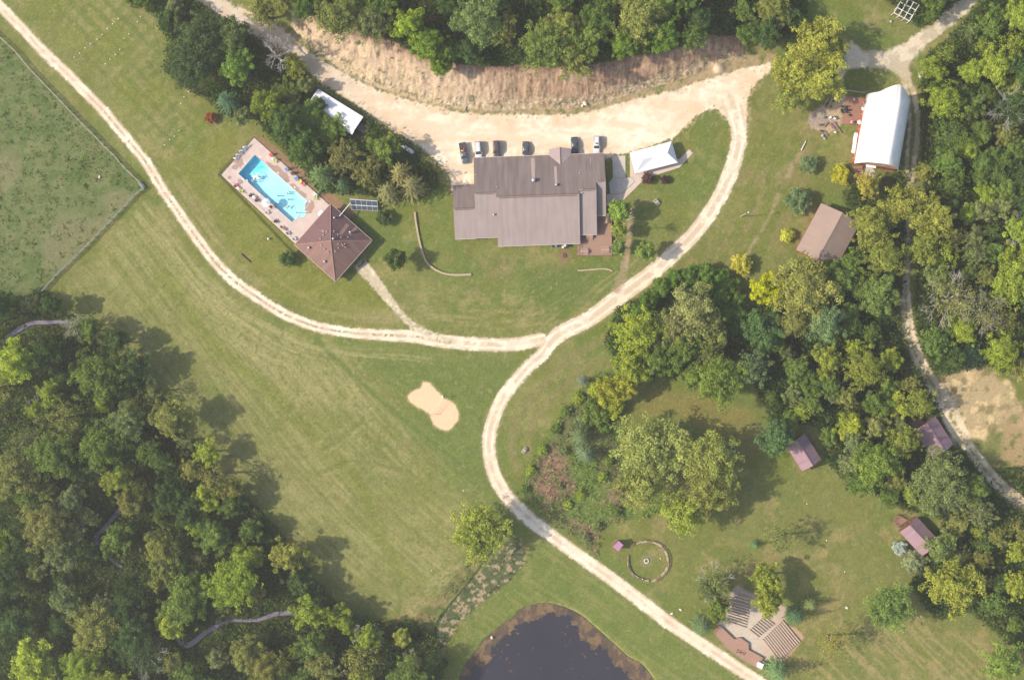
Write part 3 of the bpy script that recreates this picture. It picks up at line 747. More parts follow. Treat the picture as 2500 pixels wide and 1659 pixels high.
# ---- water
def water_mat(name, rgb, rough, nscale, bump):
    m = bpy.data.materials.new(name); m.use_nodes = True
    nt = m.node_tree; b = nt.nodes['Principled BSDF']
    tc = N(nt, 'ShaderNodeTexCoord'); no = N(nt, 'ShaderNodeTexNoise'); no.inputs['Scale'].default_value = 0.06; no.inputs['Detail'].default_value = 3
    nt.links.new(tc.outputs['Object'], no.inputs[0])
    cr = N(nt, 'ShaderNodeMix', data_type='RGBA')
    cr.inputs[6].default_value = (*[c * .8 for c in rgb], 1); cr.inputs[7].default_value = (*[c * 1.25 for c in rgb], 1)
    nt.links.new(no.outputs[0], cr.inputs[0]); nt.links.new(cr.outputs[2], b.inputs['Base Color'])
    b.inputs['Roughness'].default_value = rough
    n2_ = N(nt, 'ShaderNodeTexNoise'); n2_.inputs['Scale'].default_value = nscale
    nt.links.new(tc.outputs['Object'], n2_.inputs[0])
    bn_ = N(nt, 'ShaderNodeBump'); bn_.inputs['Strength'].default_value = bump; bn_.inputs['Distance'].default_value = 0.03
    nt.links.new(n2_.outputs[0], bn_.inputs['Height']); nt.links.new(bn_.outputs[0], b.inputs['Normal'])
    return m
pw = MB()
ctr = (1285, 1600)
pp = [W(ctr[0] + (x - ctr[0]) * 1.03, ctr[1] + (y - ctr[1]) * 1.05, -0.35) for x, y in PONDS]
pw.add([tuple(p) for p in pp], [tuple(range(len(pp)))[::-1]])
tag(pw.build('pond_water', water_mat('pond_water', (0.030, 0.027, 0.034), 0.12, 1.2, 0.15)), kind='structure')
cw = MB(); left = []; right = []
CR = [(W(x, y, -0.5), hw * MPP * .72) for x, y, hw in CREEK]
for i, (p, hw) in enumerate(CR):
    a = CR[max(i - 1, 0)][0]; b = CR[min(i + 1, len(CR) - 1)][0]
    t_ = (b - a).normalized(); nrm = Vector((-t_.y, t_.x, 0))
    left.append(p + nrm * hw); right.append(p - nrm * hw)
nL = len(left)
cw.add(left + right, [(i, nL + i, nL + i + 1, i + 1) for i in range(nL - 1)])
tag(cw.build('creek_water', water_mat('creek_water', pc(138, 134, 150), 0.15, 2.0, 0.1)), kind='structure')
# algae mat floating round the pond rim (same fine grid, at water level)
ring = 23 + (n1 - .5) * 55 + (n3 - .5) * 22
ring = ring + 14 * sst(1380, 1560, PX)
isl = (fbm(PX, PY, 7, 4, 151) > 0.695) & (fbm(PX, PY, 60, 3, 152) > .48)
alg = ((d_pond > -1) & ((d_pond + (n5 - .5) * 9 + (n2 - .5) * 30 < ring) | isl))
am_ = alg[:-1, :-1] & alg[1:, 1:] & (PY[:-1, :-1] < 1720)
qa = Q[am_].reshape(-1, 4)
u_, inv = np.unique(qa, return_inverse=True)
va = VV[u_].copy(); va[:, 2] = -0.325 + 0.03 * (n3.reshape(-1)[u_] - .5)
me = np_mesh('algae_mat', va, inv.reshape(-1, 4), [M_SOIL], True)
ca = mix(np.zeros((len(u_), 3)) + P(108, 92, 78), P(140, 116, 88), sst(.5, .6, fbm(PX, PY, 14, 4, 153).reshape(-1)[u_]))
ca = mix(ca, P(86, 78, 74), sst(.5, .65, n2.reshape(-1)[u_]) * .7)
a = me.color_attributes.new('Col', 'FLOAT_COLOR', 'POINT')
cc = np.ones((len(u_), 4), np.float32); cc[:, :3] = ca * (0.75 + .5 * n5.reshape(-1)[u_][:, None]); a.data.foreach_set('color', cc.ravel())
o = bpy.data.objects.new('algae_mat', me); COL.objects.link(o); tag(o, 'brown algae mat floating round the rim of the dark pond', 'algae', kind='stuff')

# ---- weeds and undergrowth: leaf clumps nobody could count
rng = np.random.RandomState(11)
def weeds(name, label, n, test, size, colf, hgt=0.35, nl=5, cat='undergrowth'):
    ii = rng.randint(0, Hn * Wn, n * 6)
    sel = test.reshape(-1)[ii]
    ii = ii[sel][:n]
    m_ = len(ii)
    base = VV[ii] + np.c_[rng.uniform(-.15, .15, (m_, 2)), np.zeros(m_)]
    col = colf(ii)
    k = nl
    B = np.repeat(base, k, 0); cl = np.repeat(col, k, 0) * rng.uniform(.7, 1.3, (m_ * k, 1))
    s = np.repeat(size * rng.uniform(.5, 1.4, m_), k)[:, None]
    B = B + np.c_[rng.normal(0, 1, (m_ * k, 2)) * s * .7, rng.uniform(.1, 1, m_ * k) * np.repeat(hgt * rng.uniform(.4, 1.3, m_), k)]
    nr = rng.normal(0, .55, (m_ * k, 3)); nr[:, 2] = 1; nr /= np.linalg.norm(nr, axis=1)[:, None]
    a_ = rng.normal(0, 1, (m_ * k, 3)); t1 = np.cross(nr, a_); t1 /= np.linalg.norm(t1, axis=1)[:, None]; t2 = np.cross(nr, t1)
    s2 = s * rng.uniform(.35, .7, (m_ * k, 1))
    q = np.stack([B - t1 * s2, B - t2 * s2 * .6, B + t1 * s2, B + t2 * s2 * .6], 1).reshape(-1, 3)
    me = np_mesh(name, q, np.arange(len(q)).reshape(-1, 4), [M_WEED])
    at = me.color_attributes.new('Col', 'FLOAT_COLOR', 'POINT')
    c4 = np.ones((len(q), 4), np.float32); c4[:, :3] = np.repeat(cl, 4, 0); at.data.foreach_set('color', c4.ravel())
    o = bpy.data.objects.new(name, me); COL.objects.link(o)
    return tag(o, label, cat, kind='stuff')
def field(*cols):
    cs = np.array([pc(*c) for c in cols])
    nn = fbm(PX, PY, 22, 3, 200 + len(cols)).reshape(-1)
    def f(ii):
        k = np.clip(((nn[ii] - .3) / .4 + rng.normal(0, .18, len(ii))) * len(cs), 0, len(cs) - 1).astype(int)
        return cs[k]
    return f
dens = fbm(PX, PY, 26, 3, 161)
noway = (d_lot < -4) & (d_lane < -3) & (d_road < -3) & (d_ney < -2) & (d_ner < -1) & (d_nel < -1) & (d_pat < 0) & (d_am < 0) & (d_creek < -3) & (np.abs(GX) < 150) & (np.abs(GY) < 104)
BLDP = [[(770, 210), (895, 283), (895, 300), (885, 345), (850, 335), (745, 265)], [(955, 345), (1030, 385), (1015, 400), (950, 362)], Dl([(1840, 465), (1980, 480), (1985, 560), (1930, 615), (1830, 590)]), Dl([(1805, 990), (1850, 985), (1895, 1060), (1835, 1095)]), Dl([(2095, 975), (2160, 950), (2215, 1030), (2170, 1055), (2120, 1010)]), Dl([(2050, 1180), (2120, 1180), (2180, 1250), (2120, 1290), (2060, 1240)]), [(540, 427), (621, 330), (812, 497), (915, 586), (819, 695), (712, 600)], Dl([(1985, 395), (2060, 395), (2060, 440), (1985, 440)]), [(850, 480), (930, 485), (930, 520), (850, 515)]]
noway = noway & (np.max([poly_sd(PX, PY, p) for p in BLDP], axis=0) < -4)
weeds('pasture_weeds', 'leafy green weeds in tufts across the fenced pasture', 15000, (d_past > 3) & (dens + .25 * (.5 - gpatch) > .46) & noway, .28, field((88, 108, 52), (106, 124, 58), (128, 122, 74), (98, 114, 54)), .25)
weeds('prairie_weeds', 'tall brown and green weeds between the drive and the big willow', 12000, (d_rough > 0) & noway, .42, lambda ii: CC[ii] * rng.uniform(1.0, 2.2, (len(ii), 1)), 1.3)
weeds('wetland_reeds', 'pale reeds and green weeds on the dry strip by the drain', 8000, ((d_wet > 0) | (d_hz > 1)) & noway, .34, lambda ii: CC[ii] * rng.uniform(.9, 1.9, (len(ii), 1)), .8)
weeds('thicket_undergrowth', 'dark green bramble thicket round the grey willow', 9000, (d_bush > 0) & noway, .42, field((84, 112, 48), (104, 134, 56), (90, 120, 50)), 2.2)
inw = (np.abs(GX) < 148) & (np.abs(GY) < 104)
cvis = np.max([line_d(PX, PY, [(x, y, 34) for x, y in l])[0] for l in (Dl([(50, 755), (110, 742), (155, 745)]), Dl([(270, 1182), (222, 1244), (250, 1285)]), Dl([(425, 1484), (480, 1455), (540, 1430), (640, 1416)]))], axis=0)
noway = noway | ((d_creek >= -3) & (cvis < -8) & (np.abs(GX) < 148) & (np.abs(GY) < 104))
weeds('woodland_undergrowth', 'mixed green undergrowth on the floor of the woods', 90000, (d_for > -4) & (d_bank < -2) & noway & inw & (d_bush < 0) & (d_sandy < -5), .55, field((70, 94, 46), (92, 116, 52), (84, 106, 50), (116, 130, 64), (96, 104, 60)), 3.2)
bt = (d_bank > 0) & ((dens > .62) | ((tt > .62) & (n2 > .56)))
weeds('bank_weeds', 'scattered green weeds along the foot of the eroded bank', 2600, bt & (d_lot < -3), .3, field((84, 108, 56), (98, 112, 66), (70, 98, 52)), .45)
verge = (d_west > -10) & (d_west < 22) & (PX > 560) & (PX < 860) & inw
weeds('wood_edge_weeds', 'bright green weeds along the lower edge of the western woods', 5000, verge, .5, field((96, 128, 52), (112, 140, 56), (90, 120, 50)), 1.2)
vg = (((d_lane < -1) & (d_lane > -9)) | ((d_road < -1) & (d_road > -9)) | ((d_lot < 0) & (d_lot > -12))) & (d_for < 0)
weeds('verge_grass', 'uneven grass along the gravel verges', 9000, vg & (n3 > .5) & (d_am < -2), .16, lambda ii: CC[ii] * 1.0, .12, 4, 'grass')
# ================================================================== buildings
Kc = crop(1090, 330, 7.84); Lc = crop(1300, 340, 5.227); Pc = crop(640, 480, 7.467); Qc = crop(530, 330, 7.84)
Bc = crop(1960, 190, 6.533); Rc = crop(1480, 1300, 12.06); Gc = crop(2150, 0, 15.68)
M_WALLT = mat('tan_siding', pc(176, 150, 128), .85, .08, 4)
M_WALLB = mat('brown_siding', pc(138, 96, 76), .85, .12, 4)
M_WALLR = mat('red_painted_boards', pc(190, 88, 76), .8, .18, 5, stretch=(3, 3, .3))
M_TRIM = mat('pale_trim', pc(226, 214, 204), .6, .05, 4)
M_WIN = mat('window_glass', (0.03, 0.04, 0.05), .1, .1, 2, spec=.6)
M_DOOR = mat('door_paint', pc(110, 84, 70), .6, .1, 4)
M_METAL = mat('galvanised_metal', pc(215, 216, 220), .35, .1, 8, metal=.6)
M_WHITE = mat('white_paint', (0.68, 0.68, 0.68), .5, .04, 3)
M_CANVAS = mat('white_canvas', (0.72, 0.72, 0.72), .8, .03, 1.5)
M_CONC = mat('concrete', pc(218, 208, 196), .9, .06, 1.2, var2=.05, scale2=.25)
M_CONCP = mat('pool_concrete', pc(224, 204, 194), .9, .05, 1.5, var2=.06, scale2=.4)
M_WET = mat('wet_concrete', pc(186, 156, 142), .5, .06, 2)
M_DECK = mat('deck_boards', pc(172, 138, 120), .8, .14, 2.5, stretch=(1, 9, 1), bump=.2)
M_DECKG = mat('barn_deck_boards', pc(166, 124, 104), .85, .16, 2.5, stretch=(6, 1, 1), bump=.2)
M_WOODD = mat('dark_weathered_wood', pc(122, 100, 90), .9, .2, 5)
M_WOODL = mat('pale_weathered_wood', pc(206, 186, 156), .9, .15, 5)
M_WOODR = mat('brown_plank', pc(160, 124, 108), .85, .18, 5)
M_BLACK = mat('black_material', (0.02, 0.02, 0.022), .5, .2, 5)
M_DKM = mat('dark_metal', pc(84, 82, 84), .5, .1, 5, metal=.3)

def shingle(name, rgb, streak=.12, fine=.10, dirt=None, dirtamt=0.0, axis='v'):
    """asphalt shingles: uses UV-free local coordinates; 'u' attribute runs along the eave, 'v' down the slope"""
    m = bpy.data.materials.new(name); m.use_nodes = True
    nt = m.node_tree; b = nt.nodes['Principled BSDF']; b.inputs['Roughness'].default_value = .9; b.inputs['Specular IOR Level'].default_value = .2
    uv = N(nt, 'ShaderNodeAttribute'); uv.attribute_name = 'UVm'
    def noise(sx, sy, sc, det=3):
        mp = N(nt, 'ShaderNodeMapping'); mp.inputs['Scale'].default_value = (sx, sy, 1)
        nt.links.new(uv.outputs['Vector'], mp.inputs[0])
        n = N(nt, 'ShaderNodeTexNoise'); n.inputs['Scale'].default_value = sc; n.inputs['Detail'].default_value = det
        nt.links.new(mp.outputs[0], n.inputs[0]); return n
    def rng_(n, a, c, lo=.3, hi=.7):
        r = N(nt, 'ShaderNodeMapRange'); r.inputs['From Min'].default_value = lo; r.inputs['From Max'].default_value = hi
        r.inputs['To Min'].default_value = a; r.inputs['To Max'].default_value = c
        nt.links.new(n.outputs[0], r.inputs[0]); return r
    s1 = rng_(noise(1, .07, 1.1), 1 - streak, 1 + streak); s2 = rng_(noise(1, 2.2, 2.6), 1 - fine, 1 + fine); s3 = rng_(noise(1, 1, .25), .95, 1.05)
    a = N(nt, 'ShaderNodeMath', operation='MULTIPLY'); nt.links.new(s1.outputs[0], a.inputs[0]); nt.links.new(s2.outputs[0], a.inputs[1])
    a2 = N(nt, 'ShaderNodeMath', operation='MULTIPLY'); nt.links.new(a.outputs[0], a2.inputs[0]); nt.links.new(s3.outputs[0], a2.inputs[1])
    v = N(nt, 'ShaderNodeVectorMath', operation='SCALE'); v.inputs[0].default_value = rgb
    nt.links.new(a2.outputs[0], v.inputs['Scale'])
    out = v.outputs[0]
    if dirt:
        d = rng_(noise(1, .12, .8, 4), 0, dirtamt, .45, .62)
        mx = N(nt, 'ShaderNodeMix', data_type='RGBA'); mx.inputs[7].default_value = (*dirt, 1)
        nt.links.new(d.outputs[0], mx.inputs[0]); nt.links.new(out, mx.inputs[6]); out = mx.outputs[2]
    nt.links.new(out, b.inputs['Base Color'])
    bn_ = N(nt, 'ShaderNodeBump'); bn_.inputs['Strength'].default_value = .3; bn_.inputs['Distance'].default_value = .03
    nt.links.new(s2.outputs[0], bn_.inputs['Height']); nt.links.new(bn_.outputs[0], b.inputs['Normal'])
    return m
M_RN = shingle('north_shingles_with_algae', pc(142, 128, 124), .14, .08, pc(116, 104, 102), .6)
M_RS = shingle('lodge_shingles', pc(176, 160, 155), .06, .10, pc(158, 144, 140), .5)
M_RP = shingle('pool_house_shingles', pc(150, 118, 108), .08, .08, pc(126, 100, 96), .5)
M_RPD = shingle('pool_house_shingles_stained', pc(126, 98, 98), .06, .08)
M_RB = shingle('brown_cabin_shingles', pc(170, 148, 136), .05, .07)
M_RV = shingle('purple_cabin_shingles', pc(170, 140, 148), .05, .06, pc(140, 116, 124), .4)
M_RPK = shingle('pink_shed_shingles', pc(204, 146, 184), .03, .04)
M_RW = mat('white_metal_roof', (0.74, 0.74, 0.76), .35, .04, 1.5, stretch=(4, .4, 1), spec=.5, var2=.06, scale2=.4)
M_RBARN = mat('white_barn_roofing', (0.76, 0.72, 0.67), .6, .06, 1.4, stretch=(.25, 6, 1), var2=.06, scale2=.3)
M_WASH = mat('rain_washed_streak', pc(186, 166, 160), .9, .08, 3)
M_WASHP = mat('rain_washed_streak_brown', pc(182, 144, 130), .9, .08, 3)

def uvm(o):
    """metric slope coordinates for the shingle shader: u along the horizontal, v down the slope"""
    me = o.data; a = me.attributes.new('UVm', 'FLOAT_VECTOR', 'CORNER')
    vals = np.zeros((len(me.loops), 3), np.float32)
    for p in me.polygons:
        n = p.normal; hz = Vector((-n.y, n.x, 0))
        hz = hz.normalized() if hz.length > 1e-3 else Vector((1, 0, 0))
        dn = n.cross(hz)
        for li in p.loop_indices:
            c = me.vertices[me.loops[li].vertex_index].co
            vals[li] = (c.dot(hz), c.dot(dn), 0)
    a.data.foreach_set('vector', vals.ravel())
    return o
def slab(m, pts, th=.14, mi=0):
    """roof plane: polygon pts (3d, ccw from above) with thickness below"""
    n = len(pts); P_ = [Vector(p) for p in pts]
    Q_ = [p - Vector((0, 0, th)) for p in P_]
    m.add(P_ + Q_, [tuple(range(n)), tuple(range(2 * n - 1, n - 1, -1))] + [(i, n + i, n + (i + 1) % n, (i + 1) % n) for i in range(n)], mi)
def window(e, c, rz, w_=1.0, h_=1.0, nm='window'):
    f = MB(); f.box((0, 0, 0), (w_ + .16, .08, h_ + .16)); o = f.build(nm, M_TRIM, e); o.location = c; o.rotation_euler = (0, 0, rz)
    g = MB(); g.box((0, -.045, 0), (w_, .03, h_)); g.build('pane', M_WIN, o)
def door(e, c, rz):
    f = MB(); f.box((0, 0, 0), (.95, .07, 2.05)); o = f.build('door', M_DOOR, e); o.location = c; o.rotation_euler = (0, 0, rz)
    g = MB(); g.box((.36, -.06, 0), (.05, .05, .14)); g.build('handle', M_METAL, o)

def gable(name, label, cat, cpx, ang, L, Wd, zE, zR, mroof, mwall, group=None, roff=0.0, over=.35, chimney=False, trim=True):
    """ridge along local Y. ang = image angle of the ridge axis"""
    g0 = gz(*cpx); p = W(cpx[0], cpx[1], g0 + zE)
    e = empty(name, (p.x, p.y, g0), idir(ang) - math.pi / 2, label, cat, group)
    hw = Wd / 2; hl = L / 2; rx = roff * hw; sl_ = (zR - zE) / (hw + abs(rx) * 0)
    r = MB()
    slab(r, [(-hw, -hl, zE), (rx, -hl, zR), (rx, hl, zR), (-hw, hl, zE)])
    o = r.build('roof', mroof, e); 
    r2 = MB(); slab(r2, [(hw, hl, zE), (rx, hl, zR), (rx, -hl, zR), (hw, -hl, zE)])
    o2 = r2.build('roof', mroof, e); uvm(o); uvm(o2)
    rc = MB(); rc.box((rx, 0, zR + .02), (.26, L, .06)); rc.build('ridge_cap', mroof, o); uvm(_kids[o.name][-1])
    if trim:
        t = MB()
        for s in (-1, 1):
            t.box((s * (hw + .03), 0, zE - .07), (.05, L, .16))
        for s in (-1, 1):
            y = s * (hl + .03)
            for a, b in (((-hw, zE), (rx, zR)), ((rx, zR), (hw, zE))):
                t.add([(a[0], y - .03, a[1] - .16), (b[0], y - .03, b[1] - .16), (b[0], y + .03, b[1] - .16), (a[0], y + .03, a[1] - .16), (a[0], y - .03, a[1] - .004), (b[0], y - .03, b[1] - .004), (b[0], y + .03, b[1] - .004), (a[0], y + .03, a[1] - .004)],
                      [(3, 2, 1, 0), (4, 5, 6, 7), (0, 1, 5, 4), (1, 2, 6, 5), (2, 3, 7, 6), (3, 0, 4, 7)])
        t.build('fascia', M_TRIM if trim is True else trim, e)
    wl = MB(); iw = hw - over; il = hl - over
    zi = zE + (zR - zE) * (over / hw) - .16
    for s in (-1, 1):
        wl.add([(-iw, s * il, -.3), (iw, s * il, -.3), (iw, s * il, zi), (rx, s * il, zR - .17), (-iw, s * il, zi)], [(0, 1, 2, 3, 4) if s < 0 else (4, 3, 2, 1, 0)])
        wl.add([(s * iw, -il, -.3), (s * iw, il, -.3), (s * iw, il, zi), (s * iw, -il, zi)], [(0, 1, 2, 3) if s > 0 else (3, 2, 1, 0)])
    wl.build('wall', mwall, e)
    door(e, (0, -il - .03, 1.0), 0)
    for y in (-il * .5, il * .5):
        window(e, (-iw - .03, y, 1.45), -math.pi / 2); window(e, (iw + .03, y, 1.45), math.pi / 2)
    window(e, (0, il + .03, 1.45), math.pi)
    return e

# ---- main lodge -------------------------------------------------------------
a0 = math.radians(2.0)
LB = W(1156, 385, 3.0)
lodge = empty('lodge', (LB.x, LB.y, 0), a0, 'large brown-grey shingled lodge with stepped gable roofs below the parked cars', 'lodge')
def lu(u, v, z=0.0): return (u * MPP, -v * MPP, z)       # local metres, v down
PIT = .30; ZN = 3.0
def zn(v): return ZN + PIT * v * MPP
nroof = MB(); sroof = []
secs = [('B', 0, 52, 0, 90, 194), ('C', 52, 251, 0, 101, 216), ('D', 251, 292.5, 0, 90.5, 195.5), ('E', 292.5, 316, 0, 70, 151)]
for nm_, u0, u1, vN, vR, vS in secs:
    zr = zn(vR); zs = zr - PIT * (vS - vR) * MPP
    r = MB(); slab(r, [lu(u0, vR, zr), lu(u0, vN, ZN), lu(u1, vN, ZN), lu(u1, vR, zr)][::-1], .16)
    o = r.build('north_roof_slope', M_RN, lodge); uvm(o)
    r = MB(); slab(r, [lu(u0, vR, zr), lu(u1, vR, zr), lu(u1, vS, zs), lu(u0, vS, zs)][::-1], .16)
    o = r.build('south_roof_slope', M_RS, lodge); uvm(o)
    t = MB(); t.box(lu((u0 + u1) / 2, vS + .3, zs - .08), ((u1 - u0) * MPP, .10, .18)); t.build('gutter', M_TRIM, o)
    rv = MB()
    if nm_ == 'C':
        rv.box(lu((u0 + u1) / 2, vR - 2.2, zn(vR - 2.2) + .05), ((u1 - u0 - 12) * MPP, .18, .10)); rv.box(lu((u0 + u1) / 2, vR + 2.2, zn(vR - 2.2) + .05), ((u1 - u0 - 12) * MPP, .18, .10))
    else:
        rv.box(lu((u0 + u1) / 2, vR - 1.8, zn(vR - 1.8) + .05), ((u1 - u0 - 8) * MPP, .16, .10)); rv.box(lu((u0 + u1) / 2, vR + 1.8, zn(vR - 1.8) + .05), ((u1 - u0 - 8) * MPP, .16, .10))
    rv.build('ridge_vent', mat('ridge_vent_metal', pc(112, 92, 88), .8), o)
    # gable end walls (both ends, inset a little) and south wall
    wmb = MB(); i0 = 3
    for uu, s in ((u0, -1), (u1, 1)):
        ux = uu - s * .02 * 0 - s * 2.0
        pts = [lu(ux, vN + i0, -.3), lu(ux, vS - i0, -.3), lu(ux, vS - i0, zs + PIT * i0 * MPP - .18), lu(ux, vR, zr - .18), lu(ux, vN + i0, zn(i0) - .18)]
        wmb.add(pts, [(0, 1, 2, 3, 4) if s < 0 else (4, 3, 2, 1, 0)])
    wmb.add([lu(u0 + 2, vS - i0, -.3), lu(u1 - 2, vS - i0, -.3), lu(u1 - 2, vS - i0, zs + PIT * i0 * MPP - .18), lu(u0 + 2, vS - i0, zs + PIT * i0 * MPP - .18)], [(0, 1, 2, 3)])
    wmb.add([lu(u0 + 2, vN + i0, -.3), lu(u1 - 2, vN + i0, -.3), lu(u1 - 2, vN + i0, zn(i0) - .18), lu(u0 + 2, vN + i0, zn(i0) - .18)], [(3, 2, 1, 0)])
    wmb.build('wall', M_WALLT, lodge)
    for k in range(max(1, int((u1 - u0) / 30))):
        window(lodge, lu(u0 + 15 + k * 30, vS - i0 + .4, 1.5), 0, 1.2, 1.2)
for uc, wd in ((92, 183), (275, 80)):
    t = MB(); t.box(lu(uc, -.4, ZN - .08), (wd * MPP, .10, .18)); t.build('gutter', M_TRIM, lodge)
# west wing
vN, vR, vS = 63.7, 124.5, 195
zr = 2.7 + PIT * (vR - vN) * MPP; zs = zr - PIT * (vS - vR) * MPP
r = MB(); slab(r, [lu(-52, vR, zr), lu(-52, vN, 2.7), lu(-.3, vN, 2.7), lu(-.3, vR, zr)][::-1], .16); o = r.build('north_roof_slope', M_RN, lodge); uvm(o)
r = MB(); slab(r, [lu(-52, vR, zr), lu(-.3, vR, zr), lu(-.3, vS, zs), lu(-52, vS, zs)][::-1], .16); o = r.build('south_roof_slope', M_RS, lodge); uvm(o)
rv = MB(); rv.box(lu(-26, vR - 1.8, zr), (44 * MPP, .16, .10)); rv.box(lu(-26, vR + 1.8, zr), (44 * MPP, .16, .10)); rv.build('ridge_vent', mat('ridge_vent_metal', (0, 0, 0)), o)
for q_, z_ in ((vS + .3, zs - .08), (vN - .3, 2.62)):
    t = MB(); t.box(lu(-26, q_, z_), (52 * MPP, .10, .18)); t.build('gutter', M_TRIM, lodge)
wmb = MB(); wmb.add([lu(-49, vN + 3, -.3), lu(-49, vS - 3, -.3), lu(-49, vS - 3, zs - .1), lu(-49, vR, zr - .18), lu(-49, vN + 3, 2.6)], [(0, 1, 2, 3, 4)])
wmb.add([lu(-49, vS - 3, -.3), lu(1, vS - 3, -.3), lu(1, vS - 3, zs - .1), lu(-49, vS - 3, zs - .1)], [(0, 1, 2, 3)])
wmb.add([lu(-49, vN + 3, -.3), lu(1, vN + 3, -.3), lu(1, vN + 3, 2.6), lu(-49, vN + 3, 2.6)], [(3, 2, 1, 0)]); wmb.build('wall', M_WALLT, lodge)
# entrance gable on the north side
g = MB(); zt = ZN + PIT * 24 * MPP
slab(g, [lu(183, -14, ZN + .03), lu(183, 1.5, ZN + .03), lu(209.5, 25.5, zt + .05), lu(209.5, -17, zt + .05)], .14)
slab(g, [lu(209.5, -17, zt + .05), lu(209.5, 25.5, zt + .05), lu(235.5, 1.5, ZN + .03), lu(235.5, -14, ZN + .03)], .14)
o = g.build('entrance_roof', shingle('entrance_shingles', pc(182, 164, 162), .04, .07), lodge); uvm(o)
t = MB(); t.tube(lu(209.5, -17, zt + .08), lu(209.5, 25, zt + .09), .09, n=6); t.build('ridge_cap', mat('ridge_cap_metal', pc(150, 130, 128), .8), o)
for u_c in (186, 233):
    t = MB(); t.box(lu(u_c, -12, 1.4), (.2, .2, 3.1)); t.build('porch_post', M_TRIM, lodge)
# vents and their rain-washed streaks
def roofz(v, sec):
    vN, vR = sec[3], sec[4]
    return zn(v) if v <= vR else zn(vR) - PIT * (v - vR) * MPP
def vent(px, py, r_, h_=.5, nm='roof_vent', wash=0, wid=None):
    v = (py - 385) + (px - 1156) * .035; u = (px - 1156) * 1.0 - v * .035
    sec = [s for s in secs if s[1] <= u <= s[2]]
    sec = sec[0] if sec else secs[0]
    for _ in range(2):
        z = roofz(v, sec)
        f = HC / (HC - z) * (HC - 3.0) / HC
    # correct for the height above the eave reference plane
    u -= (px - 1250) * (z - 3.0) / HC; v -= (py - 829.5) * (z - 3.0) / HC
    b = MB(); b.lathe([(r_, 0), (r_, h_ * .55), (r_ * 1.25, h_ * .6), (r_ * 1.25, h_ * .8), (r_ * .7, h_), (.01, h_ * 1.08)], lu(u, v, z - .1), 14)
    b.build(nm, M_METAL, lodge)
    if wash:
        ww = (wid or r_ * 1.1) / MPP; v0 = max(2, v - wash)
        q = MB(); q.add([lu(u - ww, v0, zn(v0) + .006), lu(u + ww, v0, zn(v0) + .006), lu(u + ww * .9, v - 1, zn(v - 1) + .006), lu(u - ww * .9, v - 1, zn(v - 1) + .006)], [(3, 2, 1, 0)])
        q.build('washed_streak', M_WASH, lodge)
vent(*Kc(1655, 860), .45, 1.3, 'exhaust_hood', 56, .48); vent(*Kc(2085, 945), .28, 1.0, 'exhaust_hood', 46, .36)
vent(*Kc(963, 988), .13, .5); vent(*Kc(565, 753), .12, .4); vent(*Kc(905, 1510), .22, .8)
vent(*Lc(587, 430), .14, .4); vent(*Lc(730, 317), .10, .4, wash=18, wid=.08)
for q_ in ((595, 637), (622, 635), (598, 683), (617, 683)): vent(*Lc(*q_), .13, .45)
# deck
TL = lambda x, y: T(2, 1, x, y)
def wp(px, z=0.0): p = W(px[0], px[1], z); return (p.x, p.y)
deck = empty('wooden_deck', W(*TL(760, 650), 0), 0, 'reddish-brown wooden deck with railing on the east side of the lodge', 'deck')
dk = MB(); ZD = .9
poly = [rel(deck, W(*TL(*p), ZD))[:2] for p in ((606, 560), (770, 420), (848, 415), (912, 418), (920, 786), (605, 790))]
dk.prism(poly, ZD - .15, ZD); dk.build('deck_floor', M_DECK, deck)
rl = MB(); pr = [rel(deck, W(*TL(*p), ZD)) for p in ((912, 418), (917, 600), (920, 786), (760, 788), (605, 790), (604, 690))]
for a, b in zip(pr[:-1], pr[1:]):
    for hz_ in (.5, 1.0): rl.tube((a.x, a.y, ZD + hz_), (b.x, b.y, ZD + hz_), .06, n=4, smooth=False)
    L_ = (b - a).length; nn_ = max(2, int(L_ / 1.5))
    for k in range(nn_ + 1):
        q = a.lerp(b, k / nn_); rl.box((q.x, q.y, ZD + .45), (.11, .11, 1.15))
rl.build('railing', mat('deck_rail_wood', pc(168, 124, 110), .8, .1, 5), deck)
for p in poly:
    ps_ = MB(); ps_.box((p[0] * .98, p[1] * .98, .3), (.18, .18, 1.1)); ps_.build('support_post', M_WOODD, deck)

# ---- pool house: square hipped roof ----------------------------------------
zE = 2.7; cor = [W(*Pc(*p), zE) for p in ((1248, 130), (588, 875), (1335, 1545), (2003, 795))]   # N, W, S, E
cen = sum(cor, Vector()) / 4
ph = empty('pool_house', (cen.x, cen.y, 0), 0, 'square pool house with reddish-brown pyramid roof and many roof vents', 'pool house')
cl = [c - Vector((cen.x, cen.y, 0)) for c in cor]; apx = Vector((0, 0, zE + 4.0)) 
apx.x = W(*Pc(1250, 805), zE + 4.0).x - cen.x; apx.y = W(*Pc(1250, 805), zE + 4.0).y - cen.y
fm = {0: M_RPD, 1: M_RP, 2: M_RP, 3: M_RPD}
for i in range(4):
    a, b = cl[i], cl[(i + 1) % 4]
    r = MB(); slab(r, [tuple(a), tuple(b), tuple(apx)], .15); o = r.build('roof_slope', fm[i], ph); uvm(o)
t = MB()
for c in cl: t.tube(c + Vector((0, 0, .03)), apx + Vector((0, 0, .03)), .09, n=6)
t.build('hip_cap', mat('hip_cap_shingle', pc(186, 142, 130), .8), ph)
t = MB()
for i in range(4):
    a, b = cl[i] * 1.005, cl[(i + 1) % 4] * 1.005
    a = Vector((a.x, a.y, zE - .08)); b = Vector((b.x, b.y, zE - .08)); t.tube(a, b, .08, n=4, smooth=False)
t.build('gutter', M_TRIM, ph)
wl = MB(); ins = [(c.x * .9, c.y * .9) for c in cl]; wl.prism(ins, -.3, zE + .1); wl.build('wall', M_WALLB, ph)
